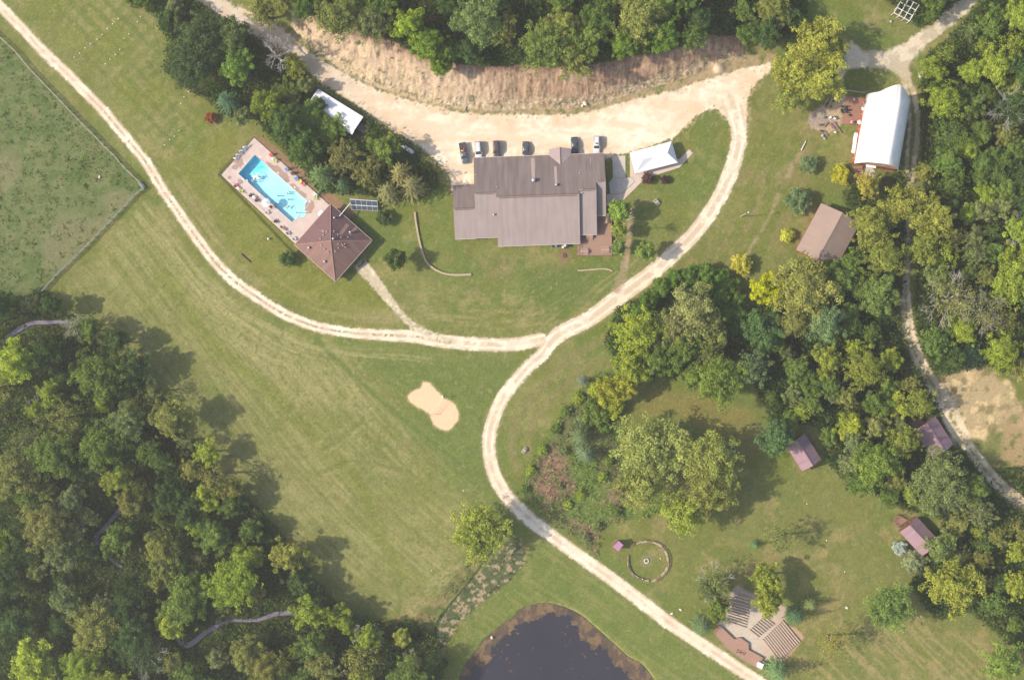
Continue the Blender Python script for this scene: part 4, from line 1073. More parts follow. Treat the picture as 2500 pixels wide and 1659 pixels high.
mid = (cl[2] + cl[3]) / 2 * .905; ang_ = math.atan2((cl[3] - cl[2]).y, (cl[3] - cl[2]).x)
door(ph, (mid.x, mid.y, 1.0), ang_)
for k in (.25, .75):
    q = cl[2].lerp(cl[3], k) * .905; window(ph, (q.x, q.y, 1.6), ang_)
    q = cl[1].lerp(cl[2], k) * .905; window(ph, (q.x, q.y, 1.6), math.atan2((cl[2] - cl[1]).y, (cl[2] - cl[1]).x))
def tri_z(x, y):
    """height of the pyramid roof above a local point"""
    best = 99
    for i in range(4):
        a, b = cl[i], cl[(i + 1) % 4]
        n = (b - a).cross(apx - a)
        if n.z < 0: n = -n
        best = min(best, a.z - (n.x * (x - a.x) + n.y * (y - a.y)) / n.z)
    return best
def phpt(px, py):
    z = 4.5
    for _ in range(4):
        p = W(px, py, z); lx, ly = p.x - cen.x, p.y - cen.y; z = tri_z(lx, ly)
    return lx, ly, z
for p in ((1183, 632), (1313, 630), (1382, 687), (1443, 745), (1569, 740), (1123, 698), (1064, 767), (1079, 893), (1143, 952), (1209, 1010), (1333, 998), (1393, 937), (1388, 862), (1452, 866), (1508, 862), (1475, 888), (1520, 922)):
    x, y, z = phpt(*Pc(*p)); b = MB(); b.lathe([(.13, -.1), (.13, .3), (.17, .32), (.17, .40), (.02, .46)], (x, y, z), 10); b.build('vent_pipe', M_METAL, ph)
for p, r_ in (((1320, 385), .24), ((1607, 648), .27), ((1300, 767), .27), ((855, 930), .27), ((1142, 1182), .27)):
    x, y, z = phpt(*Pc(*p)); b = MB(); b.lathe([(r_ * .7, -.1), (r_ * .7, .3), (r_ * 1.2, .34), (r_ * 1.3, .55), (r_, .75), (.02, .85)], (x, y, z), 14); b.build('roof_ventilator', M_METAL, ph)
# pale streaks washed clean below the ventilators
for p, q, w0 in (((1590, 690), (1720, 560), .35), ((1420, 700), (1560, 500), .5), ((1120, 640), (1080, 610), .2)):
    a = phpt(*Pc(*p)); b = phpt(*Pc(*q)); a = Vector(a); b = Vector(b); d = (b - a).normalized(); n = Vector((-d.y, d.x, 0)) * w0
    P4 = [a - n, a + n, b + n * 1.1, b - n * 1.1]; P4 = [(v.x, v.y, tri_z(v.x, v.y) + .008) for v in P4]
    m_ = MB(); m_.add(P4, [(0, 1, 2, 3)]); m_.build('washed_streak', M_WASHP, ph)
# duct to the solar panels
d = MB(); a = Vector(phpt(*Pc(1410, 355))) + Vector((0, 0, .15)); b = W(*Pc(1612, 118), 2.2) - Vector((cen.x, cen.y, 0)); d.tube(a, b, .13, n=8); d.build('supply_pipe', M_WHITE, ph)

# ---- solar collector array ---------------------------------------------------
c4 = [W(*Pc(*p), z) for p, z in (((1598, 45), 2.3), ((2100, 80), 2.3), ((2108, 258), .8), ((1630, 235), .8))]
cc_ = sum(c4, Vector()) / 4
sp = empty('solar_array', (cc_.x, cc_.y, 0), 0, 'tilted solar collector array of ten panels right of the pool house', 'solar panels')
c4 = [c - Vector((cc_.x, cc_.y, 0)) for c in c4]
M_PANEL = mat('solar_glass', pc(84, 92, 108), .25, .12, 1.0, spec=.5)
def bil(u, v): return (c4[0].lerp(c4[1], u)).lerp(c4[3].lerp(c4[2], u), v)
for j in range(2):
    for i in range(5):
        u0, u1 = i / 5 + .006, (i + 1) / 5 - .006; v0, v1 = (.06, .50) if j == 0 else (.60, .98)
        m_ = MB(); slab(m_, [bil(u0, v1), bil(u1, v1), bil(u1, v0), bil(u0, v0)], .08); pn = m_.build('solar_panel', M_PANEL, sp)
fr = MB()
for v, r_ in ((0.0, .10), (.55, .10), (1.0, .03)): fr.tube(bil(0, v), bil(1, v), r_, n=6)
for i in range(6): fr.tube(bil(i / 5, 0), bil(i / 5, 1), .03, n=4, smooth=False)
fr.build('frame', M_WHITE, sp)
for i in range(0, 6):
    for v in (.05, .95):
        lg = MB(); q = bil(i / 5, v); lg.tube((q.x, q.y, -.3), q, .05, n=5); lg.build('support_leg', M_DKM, sp)

# ---- barn ---------------------------------------------------------------------
LBn = 18.7; eaveL = W(2102.7, 315.2, 3.5); axb = idir(100)    # axis pointing image-down
nrm = Vector((math.cos(idir(10)), math.sin(idir(10)), 0))
bc = eaveL + nrm * 5.65
barn = empty('barn', (bc.x, bc.y, 0), axb + math.pi / 2, 'tall white gothic-roofed barn with red walls near the right edge', 'barn')
# local: -Y points image-down (south end), X to the east
prof = [(-5.9, 3.3), (-5.45, 5.2), (-4.8, 7.0), (-3.85, 8.7), (-2.65, 10.1), (-1.3, 11.2), (0, 11.9), (1.3, 11.2), (2.65, 10.1), (3.85, 8.7), (4.8, 7.0), (5.45, 5.2), (5.9, 3.3)]
def hood(x, z): return max(0.0, (z - 8.8) / 3.1) * 2.0
for side, sl_ in (('w', slice(0, 7)), ('e', slice(6, 13))):
    pts = prof[sl_]; r = MB(); V_ = []; n = len(pts)
    ys = np.linspace(-LBn / 2, LBn / 2, 9)
    for k, y in enumerate(ys):
        for x, z in pts: V_.append((x, y + (hood(x, z) if k == 8 else (-hood(x, z) * .12 if k == 0 else 0)), z))
    F_ = [(k * n + i, k * n + i + 1, (k + 1) * n + i + 1, (k + 1) * n + i) for k in range(8) for i in range(n - 1)]
    F_ = [f[::-1] for f in F_] if False else F_
    r.add(V_, F_, 0, True); o = r.build('roof', M_RBARN, barn)
    o.data.flip_normals() if o.data.polygons[0].normal.z < 0 else None
    sm = o.modifiers.new('s', 'SOLIDIFY'); sm.thickness = .12; sm.offset = -1
for s in (-1, 1):
    y = s * (LBn / 2 - .5)
    g_ = [(x * .95, y, max(z - .2, 3.2)) for x, z in prof]; lo = [(-5.4, y, 3.2), (5.4, y, 3.2)]
    m_ = MB(); m_.add([(x * .95, y, z - .15) for x, z in prof], [tuple(range(13)) if s > 0 else tuple(range(12, -1, -1))]); m_.build('gable_wall', mat('pale_pink_boards', pc(226, 186, 158), .85, .15, 3, stretch=(4, 4, .4)), barn)
wl = MB(); wl.box((0, 0, 1.5), (10.9, LBn - 1.0, 3.6)); wl.build('wall', M_WALLR, barn)
wl2 = MB(); wl2.box((-5.62, 0, 1.35), (.5, LBn - 1.0, 3.1)); wl2.build('side_wall_skirt', M_WALLR, barn)
for k in range(9):
    m_ = MB(); m_.box((-6.0, -LBn / 2 + 1.6 + k * 1.95, 3.05), (.34, .5, .06), ry=.25); m_.build('rafter_tail', M_WOODL, barn)
for p, q, wd in ((Bc(835, 960), 24, 8.5), (Bc(812, 1120), 23.5, 8)):
    P3 = rel(barn, W(*p, 2.2)); m_ = MB(); m_.box((0, 0, 0), (wd * MPP, q * MPP, .10), ry=-.22); o = m_.build('awning', M_CANVAS, barn); o.location = (P3.x, P3.y, 2.3)
P3 = rel(barn, W(*Bc(1088, 1408), 2.6)); m_ = MB(); m_.box((0, 0, 0), (24 * MPP, 6.5 * MPP, .10), rx=.15); o = m_.build('awning', M_CANVAS, barn); o.location = (P3.x, P3.y, 2.6)
door(barn, (-5.9, 2.0, 1.0), -math.pi / 2)
for y in (-7, -4.5, -2, 5, 7): window(barn, (-5.9, y, 1.5), -math.pi / 2)
window(barn, (1.6, -LBn / 2 + .42, 4.6), 0, .7, .9)

# barn deck with steps
bd = empty('barn_deck', W(*Bc(780, 520), 0), 0, 'brown stepped wooden deck on the west side of the white-roofed barn', 'deck')
steps = [((795, 305), (1000, 335), (905, 745), (735, 742), .60), ((745, 303), (795, 305), (735, 742), (680, 738), .45), ((692, 302), (745, 303), (680, 738), (625, 735), .30)]
for j, s in enumerate(steps):
    m_ = MB(); m_.prism([rel(bd, W(*Bc(*q), s[4]))[:2] for q in s[:4]], -.1, s[4]); m_.build('deck_platform' if j == 0 else 'deck_step', M_DECKG, bd)
# barn south steps and round pad
bs = empty('barn_steps', W(*Bc(860, 1500), 0), 0, 'brown wooden platform and steps at the south end of the barn', 'steps')
m_ = MB()
for k in range(6):
    y0 = 1420 + k * 42
    m_.prism([rel(bs, W(*Bc(*q), 0))[:2] for q in ((775 + (y0 - 1420) * -.05, y0), (942, y0), (942, y0 + 38), (773 + (y0 - 1420) * -.05, y0 + 38))], -.2, .9 - k * .13)
m_.build('steps', M_DECKG, bs)
pad = MB(); cpt = W(*Bc(1040, 1535), 0); pad.lathe([(2.0, -.1), (2.0, .05), (1.9, .06)], (cpt.x, cpt.y, 0), 24); tag(pad.build('concrete_pad', M_CONC), 'round concrete pad beside the barn steps', 'concrete pad')

# ---- cabins -------------------------------------------------------------------
gable('cabin', 'big brown-roofed cabin near the top of the eastern grove, red wall showing', 'cabin', (2021, 578), 118.4, 14.1, 11.6, 3.0, 5.2, M_RB, M_WALLR, trim=M_WALLB)
gable('cabin', 'purple-roofed cabin standing farthest left, half under a dark green tree', 'cabin', (1961, 1103), 57.9, 8.2, 6.0, 2.6, 4.3, M_RV, M_WALLB, 'purple-roofed cabins', trim=M_WALLB)
gable('cabin', 'purple-roofed cabin beside the sandy clearing, right of the grove', 'cabin', (2279.5, 1066), 56.6, 8.9, 6.7, 2.6, 4.5, M_RV, M_WALLB, 'purple-roofed cabins', trim=M_WALLB)
c4e = gable('cabin', 'lowest purple-roofed cabin, with a small deck and a silver-blue bush', 'cabin', (2244, 1308), 47.0, 8.7, 6.1, 2.6, 4.3, M_RV, M_WALLB, 'purple-roofed cabins', trim=M_WALLB)
# its deck
cd = empty('cabin_deck', W(*T(3, 3, 1215, 105), 0), 0, 'small brown deck with railing at the end of the lowest purple cabin', 'deck')
m_ = MB(); pd = [rel(cd, W(*T(3, 3, *q), .6)) for q in ((1145, 100), (1205, 48), (1290, 95), (1200, 162))]
m_.prism([p[:2] for p in pd], .4, .6); m_.build('deck_floor', M_WOODR, cd)
m_ = MB()
for a, b in ((0, 1), (1, 2), (3, 0)):
    for z in (1.05, 1.5): m_.tube((pd[a].x, pd[a].y, z), (pd[b].x, pd[b].y, z), .05, n=4, smooth=False)
    for k in (0, .5, 1): q = pd[a].lerp(pd[b], k); m_.box((q.x, q.y, .8), (.1, .1, 1.5))
m_.build('railing', M_WOODR, cd)
dkc = empty('cabin_deck', W(*T(3, 2, 1375, 760), 0), 0, 'shaded brown deck at the end of the cabin by the sandy clearing', 'deck')
m_ = MB(); m_.prism([rel(dkc, W(*T(3, 2, *q), .6))[:2] for q in ((1305, 760), (1400, 715), (1455, 765), (1350, 820))], .4, .6); m_.build('deck_floor', M_WOODR, dkc)
m_ = MB(); m_.box((0, 0, .2), (.3, .3, .6)); m_.build('support_post', M_WOODD, dkc)
# white-roofed shed
gable('shed', 'long shed with white metal roof partly under trees beside the gravel area', 'shed', (818, 273), 31.7, 14.2, 5.6, 2.5, 3.3, M_RW, M_WALLB, roff=.55, trim=M_WALLB)
# porch of the shed
pp_ = empty('porch_steps', W(*T(1, 0, 985, 1190), 0), -math.radians(32), 'small grey wooden porch at the lower end of the white-roofed shed', 'porch')
m_ = MB(); m_.box((0, 0, .35), (2.2, 1.9, .7)); m_.box((1.3, -.2, .15), (.5, 1.2, .35)); m_.build('platform', mat('grey_deck_wood', pc(140, 138, 142), .9, .15, 4, stretch=(6, 1, 1)), pp_)
m_ = MB()
for s in (-1, 1):
    for x in (-1, 0, 1): m_.box((x, s * .92, 1.1), (.08, .08, .9))
    m_.box((0, s * .92, 1.55), (2.2, .08, .08))
m_.build('railing', M_WOODD, pp_)
# pink-roofed pump shed
c5 = [W(*T(2, 3, *p), 2.6) for p in ((985, 283), (1028, 325), (975, 380), (932, 335))]; m5 = sum(c5, Vector()) / 4
ps5 = empty('small_shed', (m5.x, m5.y, 0), 0, 'tiny shed with a bright pink-purple roof beside the ring of benches', 'shed')
c5 = [c - Vector((m5.x, m5.y, 0)) for c in c5]; c5[0].z = 2.75; c5[3].z = 2.75
m_ = MB(); slab(m_, [c5[3], c5[2], c5[1], c5[0]], .12); uvm(m_.build('roof', M_RPK, ps5))
m_ = MB(); m_.prism([(c.x * .84, c.y * .84) for c in c5], -.2, 2.55); m_.build('wall', mat('purple_siding', pc(142, 92, 112), .8), ps5)
dpt = (c5[1] + c5[2]) / 2 * .86; door(ps5, (dpt.x, dpt.y, 1.0), math.atan2((c5[1] - c5[2]).y, (c5[1] - c5[2]).x))
# event tent
tc4 = [W(*p, 2.4) for p in (T(2, 0, 1088, 1408), T(2, 0, 1472, 1303), T(2, 0, 1530, 1500), T(2, 1, 1137, 32))]; tcn = sum(tc4, Vector()) / 4
tent = empty('event_tent', (tcn.x, tcn.y, 0), 0, 'white frame tent with pointed roof on the concrete slab east of the lodge', 'tent')
tc4 = [c - Vector((tcn.x, tcn.y, 0)) for c in tc4]
r1 = (tc4[0] + tc4[3]) / 2; r2 = (tc4[1] + tc4[2]) / 2; k1 = r1.lerp(r2, .22); k2 = r1.lerp(r2, .80)
k1.z = 4.6; k2.z = 4.6; km = (k1 + k2) / 2; km.z = 4.2
m_ = MB(); A_, B_, C_, D_ = tc4
for f in ((A_, k1, D_), (C_, k2, B_), (D_, k1, km, ), (A_, km, k1), (B_, k2, km), (A_, B_, km), (C_, D_, km), (C_, km, k2)):
    f = list(f); n = (f[1] - f[0]).cross(f[2] - f[0])
    if n.z < 0: f = f[::-1]
    m_.add(f, [tuple(range(len(f)))], 0, False)
o = m_.build('canopy', M_CANVAS, tent); sm = o.modifiers.new('s', 'SOLIDIFY'); sm.thickness = .03
m_ = MB()
for a, b in ((A_, B_), (B_, C_), (C_, D_), (D_, A_)):
    m_.add([a, b, b - Vector((0, 0, .3)), a - Vector((0, 0, .3))], [(0, 1, 2, 3)])
m_.build('valance', M_CANVAS, tent)
for a, b in ((A_, B_), (B_, C_), (C_, D_), (D_, A_)):
    for k in ((0, .33, .66) if (a - b).length > 7 else (0, .5)):
        q = a.lerp(b, k) * .98; m_ = MB(); m_.tube((q.x, q.y, 0), (q.x, q.y, 2.4), .05, n=6); m_.build('pole', M_WHITE, tent)
# concrete walks
def sheet(name, label, pts, z, m, cat, th=.10, kind='structure'):
    b = MB(); b.prism([W(*p, 0)[:2] for p in pts], z - th, z); o = b.build(name, m)
    return tag(o, label, None if kind == 'structure' else cat, None, kind)
sheet('concrete_pavement', None, [T(2, 0, 925, 1437), T(2, 0, 1045, 1437), T(2, 1, 1047, 68), T(2, 1, 930, 70)], .10, M_CONC, 'pavement')
sheet('concrete_pavement', None, [T(2, 1, 930, 71), T(2, 1, 1110, 71), T(2, 1, 1130, 110), T(2, 1, 1010, 215), T(2, 1, 905, 220), T(2, 1, 893, 122)], .09, M_CONC, 'pavement')
M_CONC2 = mat('tan_concrete', pc(226, 206, 190), .9, .05, 1.2)
sheet('concrete_pavement', None, [T(2, 0, 1087, 1410), T(2, 0, 1330, 1395), T(2, 0, 1540, 1470), T(2, 0, 1635, 1378), T(2, 0, 1668, 1412), T(2, 0, 1545, 1545), T(2, 1, 1310, 52), T(2, 1, 1205, 100), T(2, 1, 1030, 275), T(2, 1, 930, 325), T(2, 1, 872, 330), T(2, 1, 872, 224), T(2, 1, 1012, 219), T(2, 1, 1134, 112), T(2, 1, 1112, 68), T(2, 1, 1088, 66)], .085, M_CONC2, 'pavement')

# ---- the pool -------------------------------------------------------------------
POOL = [(621.8, 377.2), (755.8, 495.8), (742.4, 512.4), (749.8, 520.2), (738.4, 532.9), (727.7, 530.2), (713, 543), (581, 423.8)]
DECKP = [(621.2, 336.4), (803, 499.6), (806, 503), (722, 596), (540.2, 427)]
# deck built as a ring of slabs round the pool
pdm = MB()
ring_o = [W(*p, 0) for p in DECKP]
pool_w = [W(*p, 0) for p in POOL]
bmq = bmesh.new()
vo = [bmq.verts.new((p.x, p.y, .06)) for p in ring_o]; vi = [bmq.verts.new((p.x, p.y, .06)) for p in pool_w]
eo = [bmq.edges.new((vo[i], vo[(i + 1) % len(vo)])) for i in range(len(vo))]; ei = [bmq.edges.new((vi[i], vi[(i + 1) % len(vi)])) for i in range(len(vi))]
bmesh.ops.triangle_fill(bmq, use_beauty=True, edges=eo + ei)
bmesh.ops.recalc_face_normals(bmq, faces=bmq.faces)
if sum(f.normal.z for f in bmq.faces) < 0: bmesh.ops.reverse_faces(bmq, faces=bmq.faces)
me = bpy.data.meshes.new('pool_deck'); bmq.to_mesh(me); bmq.free(); me.materials.append(M_CONCP)
pdo = bpy.data.objects.new('pool_deck', me); COL.objects.link(pdo); tag(pdo, kind='structure')
sm = pdo.modifiers.new('s', 'SOLIDIFY'); sm.thickness = .5; sm.offset = -1
# basin
bas = empty('swimming_pool', (pool_w[0].x, pool_w[0].y, 0), 0, 'rectangular turquoise swimming pool with corner steps beside the pool house', 'swimming pool')
loc = [rel(bas, p) for p in pool_w]; n = len(loc)
M_PLAST = mat('pool_plaster', (0.78, 0.86, 0.88), .8, .03, 2)
m_ = MB()
# the floor slopes down towards the far (first / last corner) end
def depth(px, py):
    t = ((px - 600) * .75 + (py - 400) * .66) / 190.0
    return -1.0 - 1.0 * float(1 - sst(.05, .45, t))
top = [(p.x, p.y, .05) for p in loc]; bot = [(p.x, p.y, depth(*POOL[i])) for i, p in enumerate(loc)]
m_.add(top + bot, [(i, (i + 1) % n, n + (i + 1) % n, n + i) for i in range(n)])
gN = 14; a_, b_, c_, d_ = POOL[0], POOL[1], (713, 543), POOL[7]
V_ = []; F_ = []
for i in range(gN + 1):
    for j in range(5):
        s, t2 = i / gN, j / 4
        x = (a_[0] * (1 - s) + b_[0] * s) * (1 - t2) + (d_[0] * (1 - s) + c_[0] * s) * t2; y = (a_[1] * (1 - s) + b_[1] * s) * (1 - t2) + (d_[1] * (1 - s) + c_[1] * s) * t2
        q = rel(bas, W(x, y, 0)); V_.append((q.x, q.y, depth(x, y)))
for i in range(gN):
    for j in range(4): F_.append((i * 5 + j, (i + 1) * 5 + j, (i + 1) * 5 + j + 1, i * 5 + j + 1))
m_.add(V_, F_, 0, True)
o = m_.build('basin', attr_mat('pool_plaster_depth_shade', .04, 2.0, 0, .01, micro=.03), bas)
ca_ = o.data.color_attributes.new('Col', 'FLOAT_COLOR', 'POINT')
for i_, v_ in enumerate(o.data.vertices):  # deep floor painted bluer, standing in for light absorbed by the water
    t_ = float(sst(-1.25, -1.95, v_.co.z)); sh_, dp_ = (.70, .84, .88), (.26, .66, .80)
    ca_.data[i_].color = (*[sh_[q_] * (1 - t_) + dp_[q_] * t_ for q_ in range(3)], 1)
stp_ = MB(); stp_.prism([rel(bas, W(*p, 0))[:2] for p in ((742.4, 512.4), (749.8, 520.2), (738.4, 532.9), (727.7, 530.2))], -2, -.45); stp_.build('steps', M_PLAST, bas)
mw = bpy.data.materials.new('pool_water'); mw.use_nodes = True; nt = mw.node_tree
for q in list(nt.nodes): nt.nodes.remove(q)
ou = N(nt, 'ShaderNodeOutputMaterial'); tb = N(nt, 'ShaderNodeBsdfTransparent'); gl = N(nt, 'ShaderNodeBsdfGlossy'); gl.inputs['Roughness'].default_value = .05
fz_ = N(nt, 'ShaderNodeFresnel'); fz_.inputs[0].default_value = 1.33; mx = N(nt, 'ShaderNodeMixShader')
nz = N(nt, 'ShaderNodeTexNoise'); nz.inputs['Scale'].default_value = 2.2; nz.inputs['Detail'].default_value = 4; tcx = N(nt, 'ShaderNodeTexCoord'); nt.links.new(tcx.outputs['Object'], nz.inputs[0])
bu = N(nt, 'ShaderNodeBump'); bu.inputs['Strength'].default_value = .6; bu.inputs['Distance'].default_value = .12; nt.links.new(nz.outputs[0], bu.inputs['Height'])
nt.links.new(bu.outputs[0], gl.inputs['Normal']); nt.links.new(bu.outputs[0], fz_.inputs['Normal'])
# ripples also vary how much light reaches the floor
rp = N(nt, 'ShaderNodeTexNoise'); rp.inputs['Scale'].default_value = 1.6; rp.inputs['Detail'].default_value = 5; rp.inputs['Distortion'].default_value = 1.2; nt.links.new(tcx.outputs['Object'], rp.inputs[0])
rr_ = N(nt, 'ShaderNodeValToRGB'); rr_.color_ramp.elements[0].position = .38; rr_.color_ramp.elements[0].color = (.60, .90, .96, 1); rr_.color_ramp.elements[1].position = .62; rr_.color_ramp.elements[1].color = (.76, .97, .99, 1)
nt.links.new(rp.outputs[0], rr_.inputs[0]); nt.links.new(rr_.outputs[0], tb.inputs[0])
nt.links.new(fz_.outputs[0], mx.inputs[0]); nt.links.new(tb.outputs[0], mx.inputs[1]); nt.links.new(gl.outputs[0], mx.inputs[2]); nt.links.new(mx.outputs[0], ou.inputs[0])
m_ = MB(); m_.add([(p.x, p.y, -.12) for p in loc], [tuple(range(len(loc)))]); wo_ = m_.build('water', mw, bas)
# coping and wet patches
cp = MB()
for i in range(n):
    a, b = loc[i], loc[(i + 1) % n]; cp.tube((a.x, a.y, .06), (b.x, b.y, .06), .09, n=4, smooth=False)
cp.build('coping', mat('pale_coping', pc(240, 226, 214), .7), bas)
ws = random.Random(4)
def blotch(cx, cy, r_, n=14, sx=1.0, rot=0.0, z=.066):
    out = []
    for i in range(n):
        a = 2 * math.pi * i / n; rr2 = r_ * ws.uniform(.6, 1.2)
        x, y = math.cos(a) * rr2 * sx, math.sin(a) * rr2
        out.append((cx + x * math.cos(rot) - y * math.sin(rot), cy + x * math.sin(rot) + y * math.cos(rot)))
    return out
wet = MB()
for (x, y, r_, sx) in ((1180, 680, 90, 1.8), (1300, 800, 80, 1.5), (1500, 1000, 50, 2.4), (1640, 1130, 50, 2.4), (1760, 1330, 90, 1.1), (1780, 1400, 80, 1.2), (430, 520, 90, 1.3), (350, 610, 60, 1.0), (440, 900, 60, 1.0), (240, 810, 36, 1.0), (1000, 560, 36, 2.2)):
    q = blotch(x, y, r_, 16, sx, .72)
    wz_ = .066 + .004 * (len(wet.v) // 16)
    wet.add([(*W(*Qc(*p), 0)[:2], wz_) for p in q][::-1], [tuple(range(len(q)))])
o = wet.build('wet_patches', M_WET, None); tag(o, 'darker wet splashes on the concrete round the swimming pool', 'wet patches', kind='structure')
# ================================================================== objects
# ---- fences
def fence(name, label, pts, hgt, spacing, rails, mpost, mrail, rpost=.07, rrail=.05, cat='fence', zoff=0.0, wires=False):
    P_ = [W(x, y, gz(x, y)) for x, y in pts]
    e = empty(name, P_[0], 0, label, cat)
    R_ = MB()
    L_ = [p - P_[0] for p in P_]
    allp = []
    for a, b in zip(L_[:-1], L_[1:]):
        n = max(1, round((b - a).length / spacing))
        for k in range(n): allp.append(a.lerp(b, k / n))
    allp.append(L_[-1])
    step = 1
    for i, q in enumerate(allp):
        m_ = MB(); m_.box((0, 0, hgt / 2 - .1), (rpost * 2, rpost * 2, hgt + .3)); o = m_.build('post', mpost, e); o.location = q
    for z in rails:
        for a, b in zip(allp[:-1], allp[1:]):
            R_.tube(a + Vector((0, 0, z)), b + Vector((0, 0, z)), rrail, n=4, smooth=False, cap=False)
    R_.build('rails', mrail, e)
    return e
M_FW = mat('grey_fence_wood', pc(186, 178, 166), .9, .12, 4)
M_FG = mat('greenish_fence_wood', pc(150, 156, 142), .9, .12, 4)
fence('rail_fence', 'pale wooden rail fence running beside the lane along the pasture', [T(0, 0, x, y) for x, y in ((-60, 290), (0, 340), (150, 482), (290, 650), (430, 795), (600, 972), (740, 1120), (860, 1240), (960, 1345), (1060, 1440), (1165, 1562))] + [T(0, 1, 1290, 112), T(0, 1, 1328, 158)], 1.35, 2.6, (.5, .95, 1.32), M_FW, M_FW, .08, .07)
fence('rail_fence', 'grey-green rail fence between the pasture and the big mown field', [T(0, 1, x, y) for x, y in ((1340, 166), (1240, 242), (1140, 350), (1040, 455), (930, 565), (840, 668), (730, 775), (620, 882), (510, 985), (395, 1118))], 1.35, 2.15, (.45, .9, 1.32), M_FG, M_FG, .08, .08)
tr = empty('water_trough', W(*T(0, 1, 1312, 140), 0), idir(48), 'grey metal water trough at the corner of the two rail fences', 'trough')
m_ = MB(); m_.box((0, 0, .3), (2.0, .9, .6)); m_.build('tank', M_METAL, tr); m_ = MB(); m_.box((0, 0, .57), (1.85, .75, .08)); m_.build('water', mat('trough_water', (.12, .15, .18), .1), tr)
fence('pool_fence', 'thin dark fence round the swimming pool deck', [(722, 598), (539, 428), (621, 335), (803, 498)], 1.25, 3.0, (.1, 1.2), M_DKM, M_DKM, .03, .035)
m_ = MB(); a = W(*Qc(590, 205), .8); b = W(*Qc(350, 470), .8); d = (b - a); nn = Vector((-d.y, d.x, 0)).normalized()
V_ = []
for k in range(13):
    q = a.lerp(b, k / 12) + nn * .25 * math.sin(k * 1.9); V_ += [(q.x, q.y, .15), (q.x - nn.x * .6, q.y - nn.y * .6, 1.15)]
m_.add(V_, [(2 * k, 2 * k + 2, 2 * k + 3, 2 * k + 1) for k in range(12)], 0, True)
o = m_.build('windscreen_cloth', mat('white_cloth', (.78, .78, .80), .8)); o.modifiers.new('s', 'SOLIDIFY').thickness = .02; tag(o, 'white cloth screen hung along the far end of the pool fence', 'screen')
fence('rail_fence', 'grey timber fence above the barn patio', [Bc(x, y) for x, y in ((385, 172), (600, 200), (800, 225), (985, 248))], 1.3, 2.2, (.4, .8, 1.25), M_FW, M_FW, .08, .09)
fence('guard_rail', 'curved pale rail beside the white gas tank', [T(1, 0, x, y) for x, y in ((1300, 1290), (1390, 1325), (1470, 1370), (1540, 1432), (1610, 1512))], .8, 2.5, (.75,), M_FW, M_FW, .06, .06)
# ---- retaining walls
def rwall(label, pts, hgt, th):
    P_ = [W(x, y, 0) for x, y in smooth_line(pts, 5)]
    m_ = MB(); n = len(P_); V_ = []
    for i, p in enumerate(P_):
        t = (P_[min(i + 1, n - 1)] - P_[max(i - 1, 0)]).normalized(); q = Vector((-t.y, t.x, 0)) * th / 2
        for s, z in ((1, -.2), (1, hgt), (-1, hgt), (-1, -.2)): V_.append((p.x + q.x * s, p.y + q.y * s, z))
    F_ = [(4 * i + j, 4 * i + (j + 1) % 4, 4 * i + 4 + (j + 1) % 4, 4 * i + 4 + j) for i in range(n - 1) for j in range(4)] + [(0, 1, 2, 3), (4 * n - 1, 4 * n - 2, 4 * n - 3, 4 * n - 4)]
    m_.add(V_, [f[::-1] for f in F_])
    o = m_.build('retaining_wall', mat('stacked_stone', pc(196, 176, 148), .95, .25, 4, bump=.6)); o.data.update()
    return tag(o, label, 'retaining wall')
rwall('long curved low stone wall on the lawn left of the lodge', [T(1, 1, x, y) for x, y in ((1465, 388), (1475, 480), (1500, 620), (1530, 740), (1575, 850), (1650, 915), (1740, 955), (1850, 968), (1985, 963))], .45, .5)
rwall('short low stone wall on the lawn below the lodge deck', [T(2, 1, x, y) for x, y in ((605, 928), (720, 920), (850, 912), (925, 930))], .35, .35)
# ---- timber steps
ts_ = empty('timber_steps', W(*T(2, 1, 1095, 400), 0), 0, 'flight of grey timber steps between the green trees and the dirt path', 'steps')
for k, (a, b) in enumerate((((1030, 335), (1078, 312)), ((1050, 360), (1092, 335)), ((1062, 385), (1105, 358)), ((1060, 418), (1115, 385)), ((1062, 440), (1125, 408)), ((1062, 462), (1132, 432)))):
    A_ = rel(ts_, W(*T(2, 1, *a), 0)); B_ = rel(ts_, W(*T(2, 1, *b), 0)); d = B_ - A_
    m_ = MB(); m_.box((0, 0, .15 - k * .02), (d.length, .35, .35)); o = m_.build('step', M_WOODL if k % 2 else M_FW, ts_); o.location = (A_ + B_) / 2; o.rotation_euler = (0, 0, math.atan2(d.y, d.x))

# ---- benches of the amphitheatre
M_AMPB = mat('amphitheatre_plank', pc(214, 190, 168), .85, .15, 5)
def bench_row(name, label, p, q, group, w_=.34, h_=.42, back=False, mt=None):
    A_ = W(*p, 0); B_ = W(*q, 0); d = B_ - A_; L_ = d.length
    e = empty(name, (A_ + B_) / 2, math.atan2(d.y, d.x), label, 'bench', group)
    m_ = MB(); m_.box((0, 0, h_), (L_, w_, .08)); m_.build('seat', mt or M_AMPB, e)
    n = max(2, int(L_ / 2.2) + 1)
    for k in range(n):
        m_ = MB(); m_.box((-L_ / 2 + .25 + k * (L_ - .5) / (n - 1), 0, h_ / 2 - .05), (.16, w_ * .8, h_ - .02)); m_.build('leg', M_WOODD, e)
    if back:
        m_ = MB(); m_.box((0, w_ * .62, h_ + .38), (L_, .06, .22), rx=.2)
        m_.build('backrest', M_WOODL, e)
        m_ = MB()
        for s in (-1, 1): m_.box((s * (L_ / 2 - .12), w_ * .58, h_ + .15), (.08, .08, .65))
        m_.build('back_post', M_WOODD, e)
    return e
